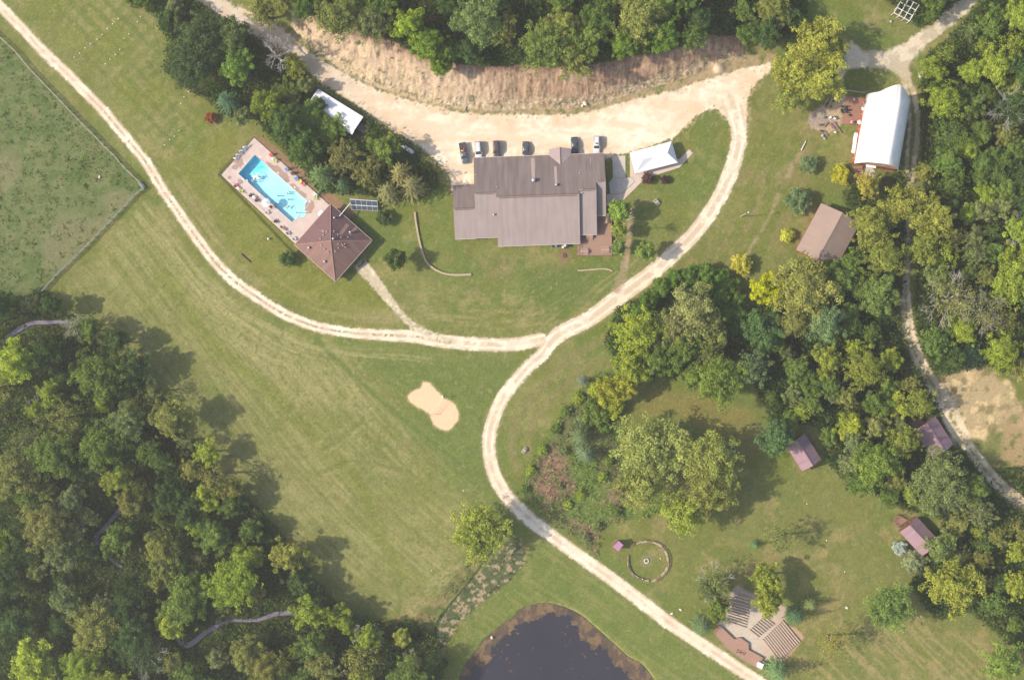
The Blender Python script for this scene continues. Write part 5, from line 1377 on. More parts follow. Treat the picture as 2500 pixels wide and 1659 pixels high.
ORD = ['first', 'second', 'third', 'fourth', 'fifth', 'sixth', 'seventh', 'eighth', 'ninth', 'tenth', 'eleventh', 'twelfth', 'thirteenth', 'fourteenth', 'fifteenth', 'sixteenth', 'seventeenth', 'eighteenth', 'nineteenth', 'twentieth', 'twenty-first', 'twenty-second']
def block(nm, front, back, n, bow=0):
    for k in range(n):
        t = k / (n - 1); p = [front[0][i] * (1 - t) + back[0][i] * t for i in (0, 1)]; q = [front[1][i] * (1 - t) + back[1][i] * t for i in (0, 1)]
        bench_row('bench', '%s plank bench from the stage in the %s block of the amphitheatre' % (ORD[k].capitalize() if 0 else ORD[k], nm), AM(*p), AM(*q), 'plank benches of the amphitheatre')
block('left', ((300, 690), (600, 790)), ((390, 400), (660, 470)), 9)
for k, (a, b) in enumerate((((430, 348), (650, 412)), ((485, 322), (660, 368)), ((530, 255), (680, 305)))): bench_row('bench', '%s plank bench from the stage in the left block of the amphitheatre' % ORD[9 + k], AM(*a), AM(*b), 'plank benches of the amphitheatre')
block('middle', ((650, 822), (790, 928)), ((860, 620), (1015, 745)), 8)
block('right', ((848, 958), (1100, 1288)), ((1135, 680), (1400, 1000)), 12)
# stage
st_ = empty('stage_deck', W(*AM(540, 1100), 0), 0, 'angular reddish-brown wooden stage facing the amphitheatre benches', 'stage')
SP = [(235, 768), (300, 830), (440, 965), (530, 938), (650, 1025), (657, 1122), (868, 1236), (845, 1290), (770, 1368), (740, 1362), (560, 1270), (340, 1110), (150, 892)]
m_ = MB(); m_.prism([rel(st_, W(*AM(*p), .7))[:2] for p in SP], -.1, .7); m_.build('stage_floor', mat('stage_boards', pc(180, 142, 122), .8, .12, 2.0, stretch=(7, 1.2, 1), bump=.2), st_)
m_ = MB(); m_.prism([rel(st_, W(*AM(*p), .7))[:2] for p in ((170, 850), (235, 775), (262, 800), (190, 885))], .1, .45); m_.prism([rel(st_, W(*AM(*p), .7))[:2] for p in ((150, 880), (215, 760), (235, 768), (170, 895))], -.1, .72)
m_.build('side_steps', M_WOODR, st_)
m_ = MB()
for a, b in zip(SP[8:13], SP[9:13]):
    A_ = rel(st_, W(*AM(*a), .7)); B_ = rel(st_, W(*AM(*b), .7)); m_.tube((A_.x, A_.y, .75), (B_.x, B_.y, .75), .06, n=4, smooth=False)
m_.build('edge_trim', M_WOODL, st_)
fr_ = empty('stage_shadow_frame', W(*AM(530, 1150), .7), idir(20), 'dark tube frame added in place of a shadow on the stage', 'frame')
m_ = MB()  # added dark tubes that stand in for a shadow across the stage floor
for a, b in (((-1, -.5), (1.2, .3)), ((-1, .4), (1.0, -.5)), ((-1, -.5), (-1, .4)), ((1.2, .3), (1, -.5)), ((0, -.6), (0, .5))): m_.tube((a[0], a[1], .1), (b[0], b[1], .35), .04, n=4)
m_.build('tubes', M_DKM, fr_)
bx_ = empty('white_cabinet', W(*AM(803, 1325), 0), idir(25), 'white flat-roofed box at the lower right corner of the stage', 'cabinet')
m_ = MB(); m_.box((0, 0, 1.0), (1.2, 1.2, 2.0)); m_.build('body', M_WHITE, bx_); m_ = MB(); m_.box((0, 0, 2.05), (1.45, 1.45, .1)); m_.build('roof', M_WHITE, bx_)
m_ = MB(); m_.box((.62, 0, .95), (.04, .8, 1.7)); m_.build('door', M_TRIM, bx_)

# ---- ring of benches and fire pit
RB = [(785, 340), (960, 280), (1115, 255), (1270, 265), (1430, 290), (1565, 355), (1655, 465), (1748, 592), (1795, 755), (1795, 915), (1755, 1065), (1655, 1200), (1530, 1315), (1405, 1388), (1170, 1393), (1035, 1345), (895, 1285), (760, 1180), (685, 1040), (648, 898), (640, 740)]
for k, (x, y) in enumerate(RB):
    px, py = Rc(x, y); c = W(px, py, 0); f = W(*Rc(1200, 830), 0); d = c - f; tg = Vector((-d.y, d.x, 0)).normalized()
    A_ = c + tg * .72; B_ = c - tg * .72
    e = empty('ring_bench', c, math.atan2(d.y, d.x) - math.pi / 2, 'wooden bench in the ring round the fire pit, %s clockwise from the pink-roofed shed' % ORD[k], 'bench', 'benches in the ring')
    m_ = MB()
    for j in range(2): m_.box((0, -.12 + j * .22, .42), (1.45, .17, .05))
    m_.build('seat', M_WOODL if k % 3 else M_WOODR, e)
    m_ = MB(); m_.box((0, .28, .72), (1.45, .05, .2), rx=-.2); m_.build('backrest', M_WOODL if (k * 7) % 4 else M_WOODR, e)
    for s in (-1, 1):
        m_ = MB(); m_.box((s * .62, .02, .2), (.09, .5, .42)); m_.box((s * .62, .26, .55), (.09, .08, .5)); m_.build('leg', M_WOODD, e)
def firepit(px, py, r_, label, ms):
    e = empty('fire_pit', W(px, py, 0), 0, label, 'fire pit')
    rs = random.Random(int(px))
    n = 11
    for k in range(n):
        a = 2 * math.pi * k / n; m_ = MB(); m_.lathe([(.17, 0), (.2, .1), (.16, .22), (.05, .27)], (0, 0, 0), 7); o = m_.build('stone', ms, e); o.location = (r_ * math.cos(a), r_ * math.sin(a), 0); o.scale = (rs.uniform(.8, 1.3), rs.uniform(.8, 1.3), rs.uniform(.8, 1.2))
    m_ = MB(); m_.lathe([(r_ * .8, 0), (r_ * .7, .06), (.05, .12)], (0, 0, 0), 14); m_.build('ash_bed', mat('ash', pc(110, 104, 108), .95, .3, 8), e)
M_STONE = mat('pale_fieldstone', pc(232, 218, 200), .9, .15, 3, bump=.4)
firepit(*Rc(1185, 825), .55, 'round fire pit of pale stones in the middle of the bench ring', M_STONE)
firepit(*Lc(408, 1483), .42, 'small dark fire ring on the lawn below the lodge', mat('dark_stone', pc(120, 100, 96), .9))
def ball(px, py, r_, rgb, label, nm='ball', cat='ball', z=0.0):
    m_ = MB(); m_.lathe([(.01, 0), (r_ * .7, r_ * .3), (r_, r_), (r_ * .7, r_ * 1.7), (.01, r_ * 2)], (0, 0, 0), 12); o = m_.build(nm, mat('ball_%d_%d_%d' % rgb, pc(*rgb, 1.2), .5)); o.location = W(px, py, gz(px, py) + z); return tag(o, label, cat)
ball(*Rc(1600, 752), .17, (240, 240, 120), 'pale yellow ball on the grass inside the bench ring')
ball(*Rc(1070, 1355), .16, (250, 250, 250), 'white ball on a bench at the bottom of the ring', z=.45)
ball(655.8, 583, .32, (236, 236, 232), 'white globe on the lawn left of the pool house', 'garden_globe', 'globe', .2)

# ---- boulders
def rock(px, py, r_, label, ms=None, sy=.7, nm='boulder'):
    bm = bmesh.new(); bmesh.ops.create_icosphere(bm, subdivisions=2, radius=r_); rs = random.Random(int(px * 7 + py))
    for v in bm.verts: v.co *= rs.uniform(.82, 1.15); v.co.z *= .6; v.co.y *= sy
    me = bpy.data.meshes.new(nm); bm.to_mesh(me); bm.free(); me.materials.append(ms or M_STONE)
    o = bpy.data.objects.new(nm, me); COL.objects.link(o); o.location = W(px, py, gz(px, py) + r_ * .2); o.rotation_euler = (0, 0, rs.uniform(0, 3)); return tag(o, label, 'boulder' if nm == 'boulder' else nm.replace('_', ' '))
rock(*T(2, 3, 1475, 955), .5, 'pale boulder right beside the drive above the stage'); rock(*T(2, 3, 1558, 920), .48, 'pale boulder on the grass a step away from the drive')
rock(*T(2, 0, 675, 955), .75, 'upper of two pale blocks at the foot of the eroded bank'); rock(*T(2, 0, 650, 975), .55, 'lower of two pale blocks at the foot of the eroded bank')
rock(*T(1, 3, 2175, 1175), .5, 'pale boulder on the pond shore'); rock(*T(3, 0, 1425, 680), 1.3, 'white rock pile in the weeds right of the gravel yard', sy=.5)
rock(*T(3, 3, 728, 900), .5, 'pale rock on the lawn left of the lone southeastern tree'); rock(*T(0, 1, 920, 62), .45, 'pale rock among the weeds of the pasture')
rock(*T(3, 3, 245, 430), .17, 'small white stone on the lawn above the amphitheatre trees'); 
# ---- field markers: little white stakes
FM = [(1095, 178), (1042, 228), (992, 270), (945, 325), (900, 368), (838, 410), (788, 448), (737, 497), (688, 535), (1300, 158), (1268, 208), (1190, 320), (1145, 360), (1108, 462), (1068, 510), (1018, 553), (975, 593), (1742, 852), (1700, 898), (1668, 960), (1655, 1210), (1612, 1260), (1568, 1292), (1520, 1340)]
m_ = MB(); m_.box((0, 0, .25), (.10, .07, .6)); stake_me = m_.build('stake_tmp', M_WHITE); sme = stake_me.data; bpy.data.objects.remove(stake_me)
fl_ = MB(); fl_.box((.06, 0, .58), (.26, .18, .03)); flo = fl_.build('flag_tmp', M_WHITE); fme = flo.data; bpy.data.objects.remove(flo)
for k, (x, y) in enumerate(FM):
    px, py = T(0, 0, x, y)
    ln_ = 'long diagonal line' if k < 9 else 'pair farthest up' if k < 11 else 'short middle line' if k < 17 else 'three by the trees' if k < 20 else 'four nearest the pool'
    i0 = 0 if k < 9 else 9 if k < 11 else 11 if k < 17 else 17 if k < 20 else 20
    e = empty('marker_stake', W(px, py, 0), .6, 'white marker stake, upper left field, %s of the %s' % (ORD[k - i0], ln_), 'marker', 'white marker stakes on the upper left field')
    link(bpy.data.objects.new('stake', sme), e); link(bpy.data.objects.new('flag', fme), e)
for k, (px, py, lab) in enumerate(((*T(0, 2, 1512, 57), 'white ground marker in the tree shadow on the big field, upper one'), (*T(0, 2, 1653, 488), 'white ground marker in the tree shadow on the big field, lower one'), (*T(3, 3, 540, 280), 'white ground marker right of the sparse lawn tree'), (*T(3, 3, 708, 568), 'white ground marker left of the lone southeastern tree'), (*T(3, 3, 443, 730), 'white ground marker above the spruces of the amphitheatre'), (*T(3, 2, 358, 1508), 'white ground marker below the left purple cabin'), (*T(0, 1, 840, 1362), 'pale ground marker near the creek bend'), (*T(1, 2, 1912, 1385), 'white ground marker left of the drive bend'), (*T(1, 3, 1620, 555), 'white ground marker at the fence end of the big field'))):
    m_ = MB(); m_.lathe([(.16, 0), (.16, .08), (.05, .2), (.02, .22)], (0, 0, 0), 10); o = m_.build('ground_marker', M_WHITE); o.location = W(px, py, 0); tag(o, lab, 'marker')

# ---- picnic tables
def picnic(px, py, ang, z, label, L_=1.9, mt=None, tmpl=None):
    e = empty('picnic_table', W(px, py, z), idir(ang), label, 'picnic table', 'picnic tables on the lodge deck' if 'deck' in label else None)
    mt = mt or mat('picnic_wood', pc(190, 160, 144), .85, .12, 4, stretch=(1, 6, 1))
    m_ = MB()
    for j in range(5): m_.box((0, -.32 + j * .16, .75), (L_, .145, .05))
    m_.build('table_top', mt, e)
    for s in (-1, 1):
        m_ = MB(); m_.box((0, s * .72, .45), (L_, .26, .05)); m_.build('bench_seat', mt, e)
        m_ = MB(); m_.box((s * L_ * .36, 0, .42), (.08, 1.6, .08)); m_.tube((s * L_ * .36, -.6, 0), (s * L_ * .36, -.25, .72), .05, n=4); m_.tube((s * L_ * .36, .6, 0), (s * L_ * .36, .25, .72), .05, n=4); m_.build('leg_frame', mt, e)
    return e
picnic(*T(2, 1, 865, 462), 88, .9, 'upright picnic table at the upper end of the lodge deck'); picnic(*T(2, 1, 712, 613), 2, .9, 'picnic table against the lodge wall on the deck')
picnic(*T(2, 1, 664, 750), 1, .9, 'lower left picnic table of the lodge deck', 2.2); picnic(*T(2, 1, 858, 736), -1, .9, 'lower right picnic table of the lodge deck', 2.2)
picnic(*T(2, 1, 1330, 298), -35, 0, 'grey picnic table alone on the lawn east of the lodge', 1.2, M_FW)
picnic(*T(2, 2, 112, 1012), 35, 0, 'small grey table on the grass right of the drive bend', .95, M_FW)
picnic(*T(3, 3, 2185, 1000), 30, 0, 'grey table at the wood edge in the far lower right', .95, M_FW)
bb = empty('bench', W(*T(2, 1, 868, 178), .1), idir(88), 'blue bench against the east wall of the lodge', 'bench')
M_BLUE = mat('blue_plastic', pc(98, 140, 190), .5, .05)
m_ = MB(); m_.box((0, -.15, .45), (1.9, .35, .06)); m_.build('seat', M_BLUE, bb); m_ = MB(); m_.box((0, .14, .75), (1.9, .06, .4)); m_.build('backrest', M_BLUE, bb)
m_ = MB(); m_.box((-.8, 0, .22), (.08, .4, .44)); m_.box((.8, 0, .22), (.08, .4, .44)); m_.build('leg', M_BLUE, bb)
lb = empty('log_seat', W(*T(0, 1, 2265, 812), 0), idir(42), 'long split log on the lawn left of the pool house', 'log')
m_ = MB(); m_.tube((-1.7, 0, .25), (1.7, 0, .25), .22, .18, n=8); m_.build('log', M_WOODD, lb); m_ = MB(); m_.tube((-1.5, 0, 0), (-1.5, .1, .2), .2, n=6); m_.tube((.4, 0, 0), (.4, .1, .2), .2, n=6); m_.build('rest', M_STONE, lb)
wl_ = empty('fallen_log', W(*T(3, 0, 328, 1345), 0), idir(-62), 'white bleached log at the end of the worn track left of the barn', 'log')
m_ = MB(); m_.tube((-1.4, 0, .2), (1.4, .05, .2), .2, .15, n=8); m_.build('trunk', mat('bleached_log', pc(226, 214, 200), .9), wl_)
m_ = MB(); m_.tube((.2, 0, .25), (.7, .5, .5), .06, .03, n=5); m_.build('branch_stub', mat('bleached_log', (0, 0, 0)), wl_)
dl2 = empty('fallen_log', W(*T(1, 0, 1935, 985), 0), idir(118), 'pale fallen log at the foot of the eroded bank', 'log')
m_ = MB(); m_.tube((-1.2, 0, .2), (1.2, .05, .5), .22, .12, n=8); m_.build('trunk', mat('bleached_log', (0, 0, 0)), dl2)

# ---- poles
def pole(px, py, h_, label, arm=True, r_=.1, nm='light_pole', cat='light pole'):
    g = gz(px, py); e = empty(nm, W(px, py, g), 0, label, cat)
    m_ = MB(); m_.tube((0, 0, -.2), (0, 0, h_), r_ * 1.2, r_ * .8, n=8); m_.build('pole', M_WOODL if arm else M_DKM, e)
    if arm:
        m_ = MB(); m_.tube((0, 0, h_ - .3), (.7, .3, h_ - .1), .05, n=5); m_.build('arm', M_METAL, e)
        m_ = MB(); m_.lathe([(.02, .2), (.25, .1), (.3, -.05), (.1, -.1)][::-1], (.75, .33, h_ - .15), 10); m_.build('lamp_head', M_METAL, e)
pole(*T(2, 1, 2108, 428), 7.5, 'tall light pole with long shadow on the lawn right of the drive')
pole(*T(2, 1, 1392, 998), 1.6, 'short post beside the drive above the junction', False, .08, 'post', 'post')
pole(*T(2, 2, 450, 588), 1.2, 'short post on the grass left of the weedy patch', False, .08, 'post', 'post')
# ---- volleyball
vb = empty('volleyball_net', W(*T(1, 2, 1735, 520), 0), 0, 'volleyball net and two dark posts across the sand court', 'volleyball net')
A_ = Vector((0, 0, 0)); B_ = rel(vb, W(*T(1, 2, 1597, 688), 0))
for q in (A_, B_):
    m_ = MB(); m_.tube((q.x, q.y, -.3), (q.x, q.y, 2.6), .07, n=8); m_.build('post', M_DKM, vb)
m_ = MB(); 
for z in (1.45, 2.4): m_.tube((A_.x, A_.y, z), (B_.x, B_.y, z), .035 if z > 2 else .015, n=4)
for k in range(1, 60): q = A_.lerp(B_, k / 60); m_.tube((q.x, q.y, 1.45), (q.x, q.y, 2.4), .006, n=3, cap=False)
m_.build('net', M_WHITE, vb)
rock(*T(1, 2, 1722, 522), .3, 'white sandbag at the foot of the upper volleyball post', M_WHITE, nm='sandbag')

# ---- pergola
pgc = W(2213, 22, 2.6); pg = empty('pergola', (pgc.x, pgc.y, 0), 0, 'white open square pergola frame at the top edge near the gravel track', 'pergola')
p00 = rel(pg, W(*Gc(510, 490), 2.6)); p10 = rel(pg, W(*Gc(1105, 800), 2.6)); p11 = rel(pg, W(*Gc(1470, 185), 2.6)); p01 = p00 + (p11 - p10)
m1 = MB()
for k in range(4):
    t = k / 3
    a, b = p00.lerp(p10, t), p01.lerp(p11, t); m1.tube((a.x, a.y, 2.6), (b.x, b.y, 2.6), .10, n=4, smooth=False)
    a, b = p00.lerp(p01, t), p10.lerp(p11, t); m1.tube((a.x, a.y, 2.48), (b.x, b.y, 2.48), .09, n=4, smooth=False)
m1.build('beams', M_WHITE, pg)
for i in range(4):
    for j in range(4):
        if j in (0, 1, 2, 3) and (i in (0, 3) or j in (0, 3) or True):
            q = p00.lerp(p10, i / 3) + (p01 - p00) * (j / 3)
            m_ = MB(); m_.tube((q.x, q.y, 0), (q.x, q.y, 2.45), .07, n=6); m_.build('post', M_WHITE, pg)
for k, (x, y, rgb, lab) in enumerate(((590, 460, (214, 96, 104), 'red wooden planter under the left corner of the pergola'), (755, 690, (220, 110, 100), 'red wooden planter below the front edge of the pergola'), (500, 40, (200, 96, 92), 'red planter just left of the pergola'), (1260, 240, (214, 208, 214), 'white chair under the right corner of the pergola'), (370, 840, (232, 232, 226), 'white folding chair on the grass below left of the pergola'))):
    e = empty('planter' if rgb[1] < 150 else 'chair', W(*Gc(x, y), 0), .5, lab, 'planter' if rgb[1] < 150 else 'chair')
    mm = mat('paint_%d' % k, pc(*rgb), .7)
    if rgb[1] < 150:
        m_ = MB(); m_.box((0, 0, .2), (.8, .5, .4)); m_.build('box', mm, e); m_ = MB(); m_.box((0, 0, .4), (.7, .4, .06)); m_.build('soil', mat('planter_soil', (.06, .045, .03)), e)
    else:
        m_ = MB(); m_.box((0, 0, .42), (.5, .5, .05)); m_.build('seat', mm, e); m_ = MB(); m_.box((0, .24, .7), (.5, .05, .5)); m_.build('backrest', mm, e)
        m_ = MB()
        for sx in (-.2, .2):
            for sy_ in (-.2, .2): m_.box((sx, sy_, .2), (.05, .05, .4))
        m_.build('legs', mm, e)

# ---- pool furniture
def lounge(px, py, ang, rgb, label, group='armchairs round the pool', hole=True, sc=1.0):
    e = empty('armchair', W(px, py, .06), idir(ang), label, 'chair', group)
    mm = mat('plastic_%d_%d_%d' % rgb, pc(*rgb), .5, .03); s = sc
    m_ = MB()
    for j in range(4): m_.box((0, (-.3 + j * .17) * s, .38 * s), (.62 * s, .14 * s, .05))
    m_.build('seat', mm, e)
    m_ = MB()
    for j in range(4): m_.box(((-.24 + j * .16) * s, .42 * s, .68 * s), (.14 * s, .06, .75 * s), rx=-.35)
    m_.build('backrest', mm, e)
    for q in (-1, 1):
        m_ = MB(); m_.box((q * .38 * s, -.02, .58 * s), (.14 * s, .8 * s, .04)); m_.box((q * .36 * s, -.3 * s, .28 * s), (.07, .09, .58 * s)); m_.box((q * .36 * s, .28 * s, .28 * s), (.07, .09, .58 * s)); m_.build('armrest', mm, e)
    return e
RED = (232, 92, 96); LME = (212, 222, 90); BLU_ = (112, 160, 216); WH = (248, 248, 246); DRKc = (90, 74, 76); YLW = (238, 226, 110)
for x, y, a, c, l in ((1035, 385, 45, RED, 'red armchair nearest the far right corner of the pool deck'), (1120, 495, 20, LME, 'lime armchair on the right side of the pool, by a white table'), (1335, 660, 60, BLU_, 'pale blue armchair on the right side of the pool, upper one'), (1520, 840, 50, BLU_, 'pale blue armchair beside the yellow one right of the pool'), (1590, 890, 50, YLW, 'yellow armchair between the blue and the red one'), (1650, 940, 50, (238, 116, 104), 'coral red armchair right of the yellow one'), (1892, 1212, 10, LME, 'lime armchair near the pool house corner'), (1860, 1130, 40, WH, 'white armchair near the pool house corner'), (1890, 1158, 20, WH, 'white armchair between the white and lime ones near the pool house'), (370, 965, -135, RED, 'red armchair on the left side of the pool'), (472, 1070, 180, LME, 'lime armchair on the left side of the pool'), (660, 1148, -140, DRKc, 'dark armchair left of the round white table'), (770, 1240, -140, DRKc, 'dark armchair left of the sun umbrella'), (1440, 735, 60, DRKc, 'black chair against the fence right of the pool'), (965, 1470, -130, WH, 'white chair below the sun umbrella')):
    lounge(*Qc(x, y), a, c, l)
for x, y, a, c, l in ((258, 445, -130, DRKc, 'dark armchair by the fence below the umbrella'), (592, 762, -130, WH, 'white armchair at the pool house end of the deck'), (478, 658, -130, (200, 204, 206), 'pale grey armchair near the pool house end of the deck')): lounge(*Pc(x, y), a, c, l)
lt = empty('sun_lounger', W(*Pc(405, 580), .06), idir(30), 'brown lounger beside the fence near the pool house', 'lounger')
m_ = MB(); m_.box((0, 0, .35), (1.3, .65, .07)); m_.build('bed', M_WOODR, lt); m_ = MB(); m_.box((-.85, 0, .5), (.6, .65, .06), ry=.5); m_.build('backrest', M_WOODR, lt); m_ = MB()
for sx in (-.6, .55):
    for sy_ in (-.28, .28): m_.box((sx, sy_, .17), (.06, .06, .34))
m_.build('legs', M_WOODD, lt)
def rtable(px, py, r_, z, label, mm=None):
    e = empty('round_table', W(px, py, z), 0, label, 'table'); mm = mm or M_WHITE
    m_ = MB(); m_.lathe([(r_, .68), (r_, .72), (r_ * .95, .73)], (0, 0, 0), 20); m_.build('table_top', mm, e)
    m_ = MB(); m_.tube((0, 0, 0), (0, 0, .68), .05, n=8); m_.lathe([(.25, 0), (.22, .05), (.04, .08)], (0, 0, 0), 12); m_.build('pedestal', mm, e)
rtable(*Qc(1068, 455), .33, .06, 'white round table between the red and lime chairs, right side of the pool'); rtable(*Qc(405, 1015), .33, .06, 'white round table between the red and lime chairs, left side of the pool'); rtable(*Qc(710, 1185), .36, .06, 'white round table between two dark chairs left of the pool')
def umbrella(px, py, r_, z, label, sides=8, name='sun_umbrella'):
    e = empty(name, W(px, py, z + 2.3), .3, label, 'umbrella'); e.location.z = z
    m_ = MB(); n = sides
    ring_ = [(r_ * math.cos(2 * math.pi * i / n), r_ * math.sin(2 * math.pi * i / n), 2.15) for i in range(n)]
    for i in range(n): m_.add([ring_[i], ring_[(i + 1) % n], (0, 0, 2.65)], [(0, 1, 2)])
    for i in range(n): a, b = ring_[i], ring_[(i + 1) % n]; m_.add([a, b, (b[0], b[1], 2.0), (a[0], a[1], 2.0)], [(0, 3, 2, 1)])
    m_.build('canopy', M_CANVAS, e)
    m_ = MB(); m_.tube((0, 0, 0), (0, 0, 2.8), .03, n=6); m_.build('pole', M_WHITE, e)
    m_ = MB()
    for i in range(n): m_.tube(ring_[i], (0, 0, 2.6), .012, n=3)
    m_.build('ribs', M_METAL, e)
umbrella(*Qc(935, 1290), 1.2, .06, 'white eight-sided sun umbrella at the left edge of the pool')
gv = empty('guard_chair', W(*Qc(1050, 1385), .06), idir(-40), 'dark red guard chair beside the sun umbrella', 'chair')
mm = mat('dark_red_wood', pc(128, 62, 56), .7); m_ = MB(); m_.box((0, 0, .9), (.7, .6, .06)); m_.build('seat', mm, gv); m_ = MB(); m_.box((0, .3, 1.3), (.7, .06, .8)); m_.build('backrest', mm, gv); m_ = MB()
for sx in (-.3, .3):
    for sy_ in (-.28, .28): m_.box((sx, sy_, .45), (.07, .07, .9))
m_.build('legs', mm, gv)
# ladder, towels
ld = empty('pool_ladder', W(*Qc(1275, 865), .06), idir(-48), 'chrome ladder on the right side of the pool', 'ladder')
m_ = MB()
for s in (-.25, .25): m_.tube((s, .3, 0), (s, .3, .7), .03); m_.tube((s, .3, .7), (s, -.3, .7), .03); m_.tube((s, -.3, .7), (s, -.3, -1), .03)
m_.build('rails', M_METAL, ld)
for k, (x, y, a, rgb) in enumerate(((825, 410, 48, (250, 250, 240)), (535, 530, -50, (252, 248, 225)), (490, 845, 40, (250, 250, 248)), (575, 865, 55, (240, 248, 250)), (1170, 718, 45, (250, 240, 236)), (1485, 998, 45, (252, 250, 250)), (1775, 1268, 45, (250, 250, 250)), (1815, 1140, 40, (250, 244, 232)), (1110, 1410, 45, (250, 244, 240)), (1975, 1485, -50, (236, 234, 246)))):
    sz = (.55, .25) if k < 9 else (1.6, .75)
    if k == 7: x, y = 808, 1140
    o = MB(); o.box((0, 0, .03), (sz[0], sz[1], .05)); o = o.build('folded_towel' if k < 9 else 'bench_pad', mat('towel_%d' % (k % 3), (.72, .71, .69), .9)); p = W(*Qc(x, y), .06); o.location = p; o.rotation_euler = (0, 0, idir(a))
    tag(o, ['white towel near the far corner of the pool', 'cream towel on the far end of the deck', 'white towel left of the pool, upper one', 'white towel left of the pool beside the water', 'white towel right of the pool near the wet patch', 'white towel right of the pool below the chairs', 'white towel at the near right corner of the pool', 'white towel left of the pool above the umbrella', 'white towel just right of the umbrella', 'pale rectangular pad against the pool house wall'][k], 'towel' if k < 9 else 'pad')

# ---- people -------------------------------------------------------------------
def lerp3(a, b, t): return tuple(a[i] * (1 - t) + b[i] * t for i in range(3))
def person_mesh(pose):
    """one continuous skinned body; z up, facing +Y, 1.7 m"""
    J = dict(pelvis=(0, 0, .95), chest=(0, 0, 1.25), neck=(0, 0, 1.45), head=(0, .02, 1.57), top=(0, .01, 1.66))
    for s, n in ((-1, 'l'), (1, 'r')):
        J['sh' + n] = (s * .18, 0, 1.40)
        if pose == 'swim':
            J['el' + n] = (s * .42, .16, 1.38); J['wr' + n] = (s * .52, .40, 1.36)
        elif pose == 'wave':
            J['el' + n] = (s * .40, .05, 1.45 if s > 0 else 1.2); J['wr' + n] = (s * .46, .1, 1.70 if s > 0 else 1.0)
        else:
            J['el' + n] = (s * .26, 0, 1.12); J['wr' + n] = (s * .30, .06, .88)
        J['hp' + n] = (s * .10, 0, .90)
        if pose == 'sit':
            J['kn' + n] = (s * .12, .44, .92); J['an' + n] = (s * .12, .46, .48); J['to' + n] = (s * .12, .62, .45)
        else:
            J['kn' + n] = (s * .11, .02, .50); J['an' + n] = (s * .11, -.02, .08); J['to' + n] = (s * .12, .15, .04)
    rad = dict(pelvis=.13, chest=.14, neck=.055, head=.095, top=.06, sh=.065, el=.042, wr=.03, hp=.095, kn=.06, an=.04, to=.035)
    E = [('pelvis', 'chest'), ('chest', 'neck'), ('neck', 'head'), ('head', 'top')]
    for n in 'lr': E += [('chest', 'sh' + n), ('sh' + n, 'el' + n), ('el' + n, 'wr' + n), ('pelvis', 'hp' + n), ('hp' + n, 'kn' + n), ('kn' + n, 'an' + n), ('an' + n, 'to' + n)]
    names = list(J); V_ = [J[n] for n in names]; R_ = [rad[n if n in rad else n[:2]] for n in names]; Ei = [(names.index(a), names.index(b)) for a, b in E]
    for s, n in ((-1, 'l'), (1, 'r')):
        w_ = Vector(J['wr' + n]); d = (w_ - Vector(J['el' + n])).normalized(); sd_ = d.orthogonal().normalized()
        pi_ = len(V_); V_.append(tuple(w_ + d * .07)); R_.append(.026); Ei.append((names.index('wr' + n), pi_))
        for k in range(4):
            a = len(V_); o_ = sd_ * (-.03 + .02 * k); V_.append(tuple(w_ + d * .11 + o_)); V_.append(tuple(w_ + d * (.17 - .008 * abs(k - 1.5)) + o_ * 1.2)); R_ += [.009, .008]; Ei += [(pi_, a), (a, a + 1)]
        a = len(V_); V_.append(tuple(w_ + d * .08 - sd_ * .055)); R_.append(.01); Ei.append((pi_, a))
    me = bpy.data.meshes.new('body'); me.from_pydata(V_, Ei, []); me.update()
    o = bpy.data.objects.new('body', me)
    md = o.modifiers.new('skin', 'SKIN'); md.use_smooth_shade = True
    for i, sv in enumerate(me.skin_vertices[0].data): sv.radius = (R_[i], R_[i]); sv.use_root = (i == 0)
    o.modifiers.new('sub', 'SUBSURF').levels = 1; o.modifiers['sub'].render_levels = 1
    return o
SKIN = [mat('skin_light', (.50, .33, .25), .6, .05), mat('skin_tan', (.36, .22, .15), .6, .05)]
HAIR = [mat('hair_dark', (.03, .02, .015), .7), mat('hair_brown', (.09, .055, .03), .7), mat('hair_fair', (.3, .22, .1), .7)]
SUIT = [mat('suit_%d' % i, c, .7) for i, c in enumerate(((.02, .03, .08), (.4, .03, .04), (.03, .2, .22), (.02, .02, .02), (.35, .1, .3)))]
def person(p, rz, pose, label, k, tilt=0.0, sc=1.0, group=None):
    e = empty('person', p, rz, label, 'person', group); e.scale = (sc,) * 3
    if tilt: e.rotation_euler = (tilt, 0, rz)
    b = person_mesh(pose); b.data.materials.append(SKIN[k % 2]); link(b, e)
    h = MB(); h.lathe([(.085, 1.53), (.108, 1.60), (.10, 1.67), (.06, 1.715), (.01, 1.725)], (0, -.012, 0), 12); h.build('hair', HAIR[k % 3], e)
    s = MB(); s.lathe([(.13, .84), (.155, .92), (.15, 1.0), (.13, 1.04)], (0, 0, 0), 12); s.build('swimwear', SUIT[k % 5], e)
SW = [(698, 605, 'swim', 'swimmer in the deep blue end of the pool, highest in the photo'), (728, 830, 'wave', 'swimmer in the splashing group at the deep end, upper one'), (722, 878, 'swim', 'swimmer in the splashing group at the deep end, lower one'), (800, 790, 'swim', 'swimmer in the splashing group at the deep end, right one'), (1388, 1080, 'swim', 'swimmer by the right side of the pool, upper of a close pair'), (1345, 1112, 'swim', 'swimmer by the right side of the pool, lower of a close pair'), (1165, 1155, 'swim', 'swimmer alone in the middle of the pool'), (1360, 1225, 'swim', 'swimmer in the pool middle just below the close pair'), (1122, 1305, 'wave', 'person in the water right beside the umbrella, upper one'), (1108, 1358, 'swim', 'person in the water right beside the umbrella, lower one'), (1522, 1480, 'swim', 'swimmer near the pool corner steps'), (1668, 1492, 'stand', 'person standing on the pool corner steps')]
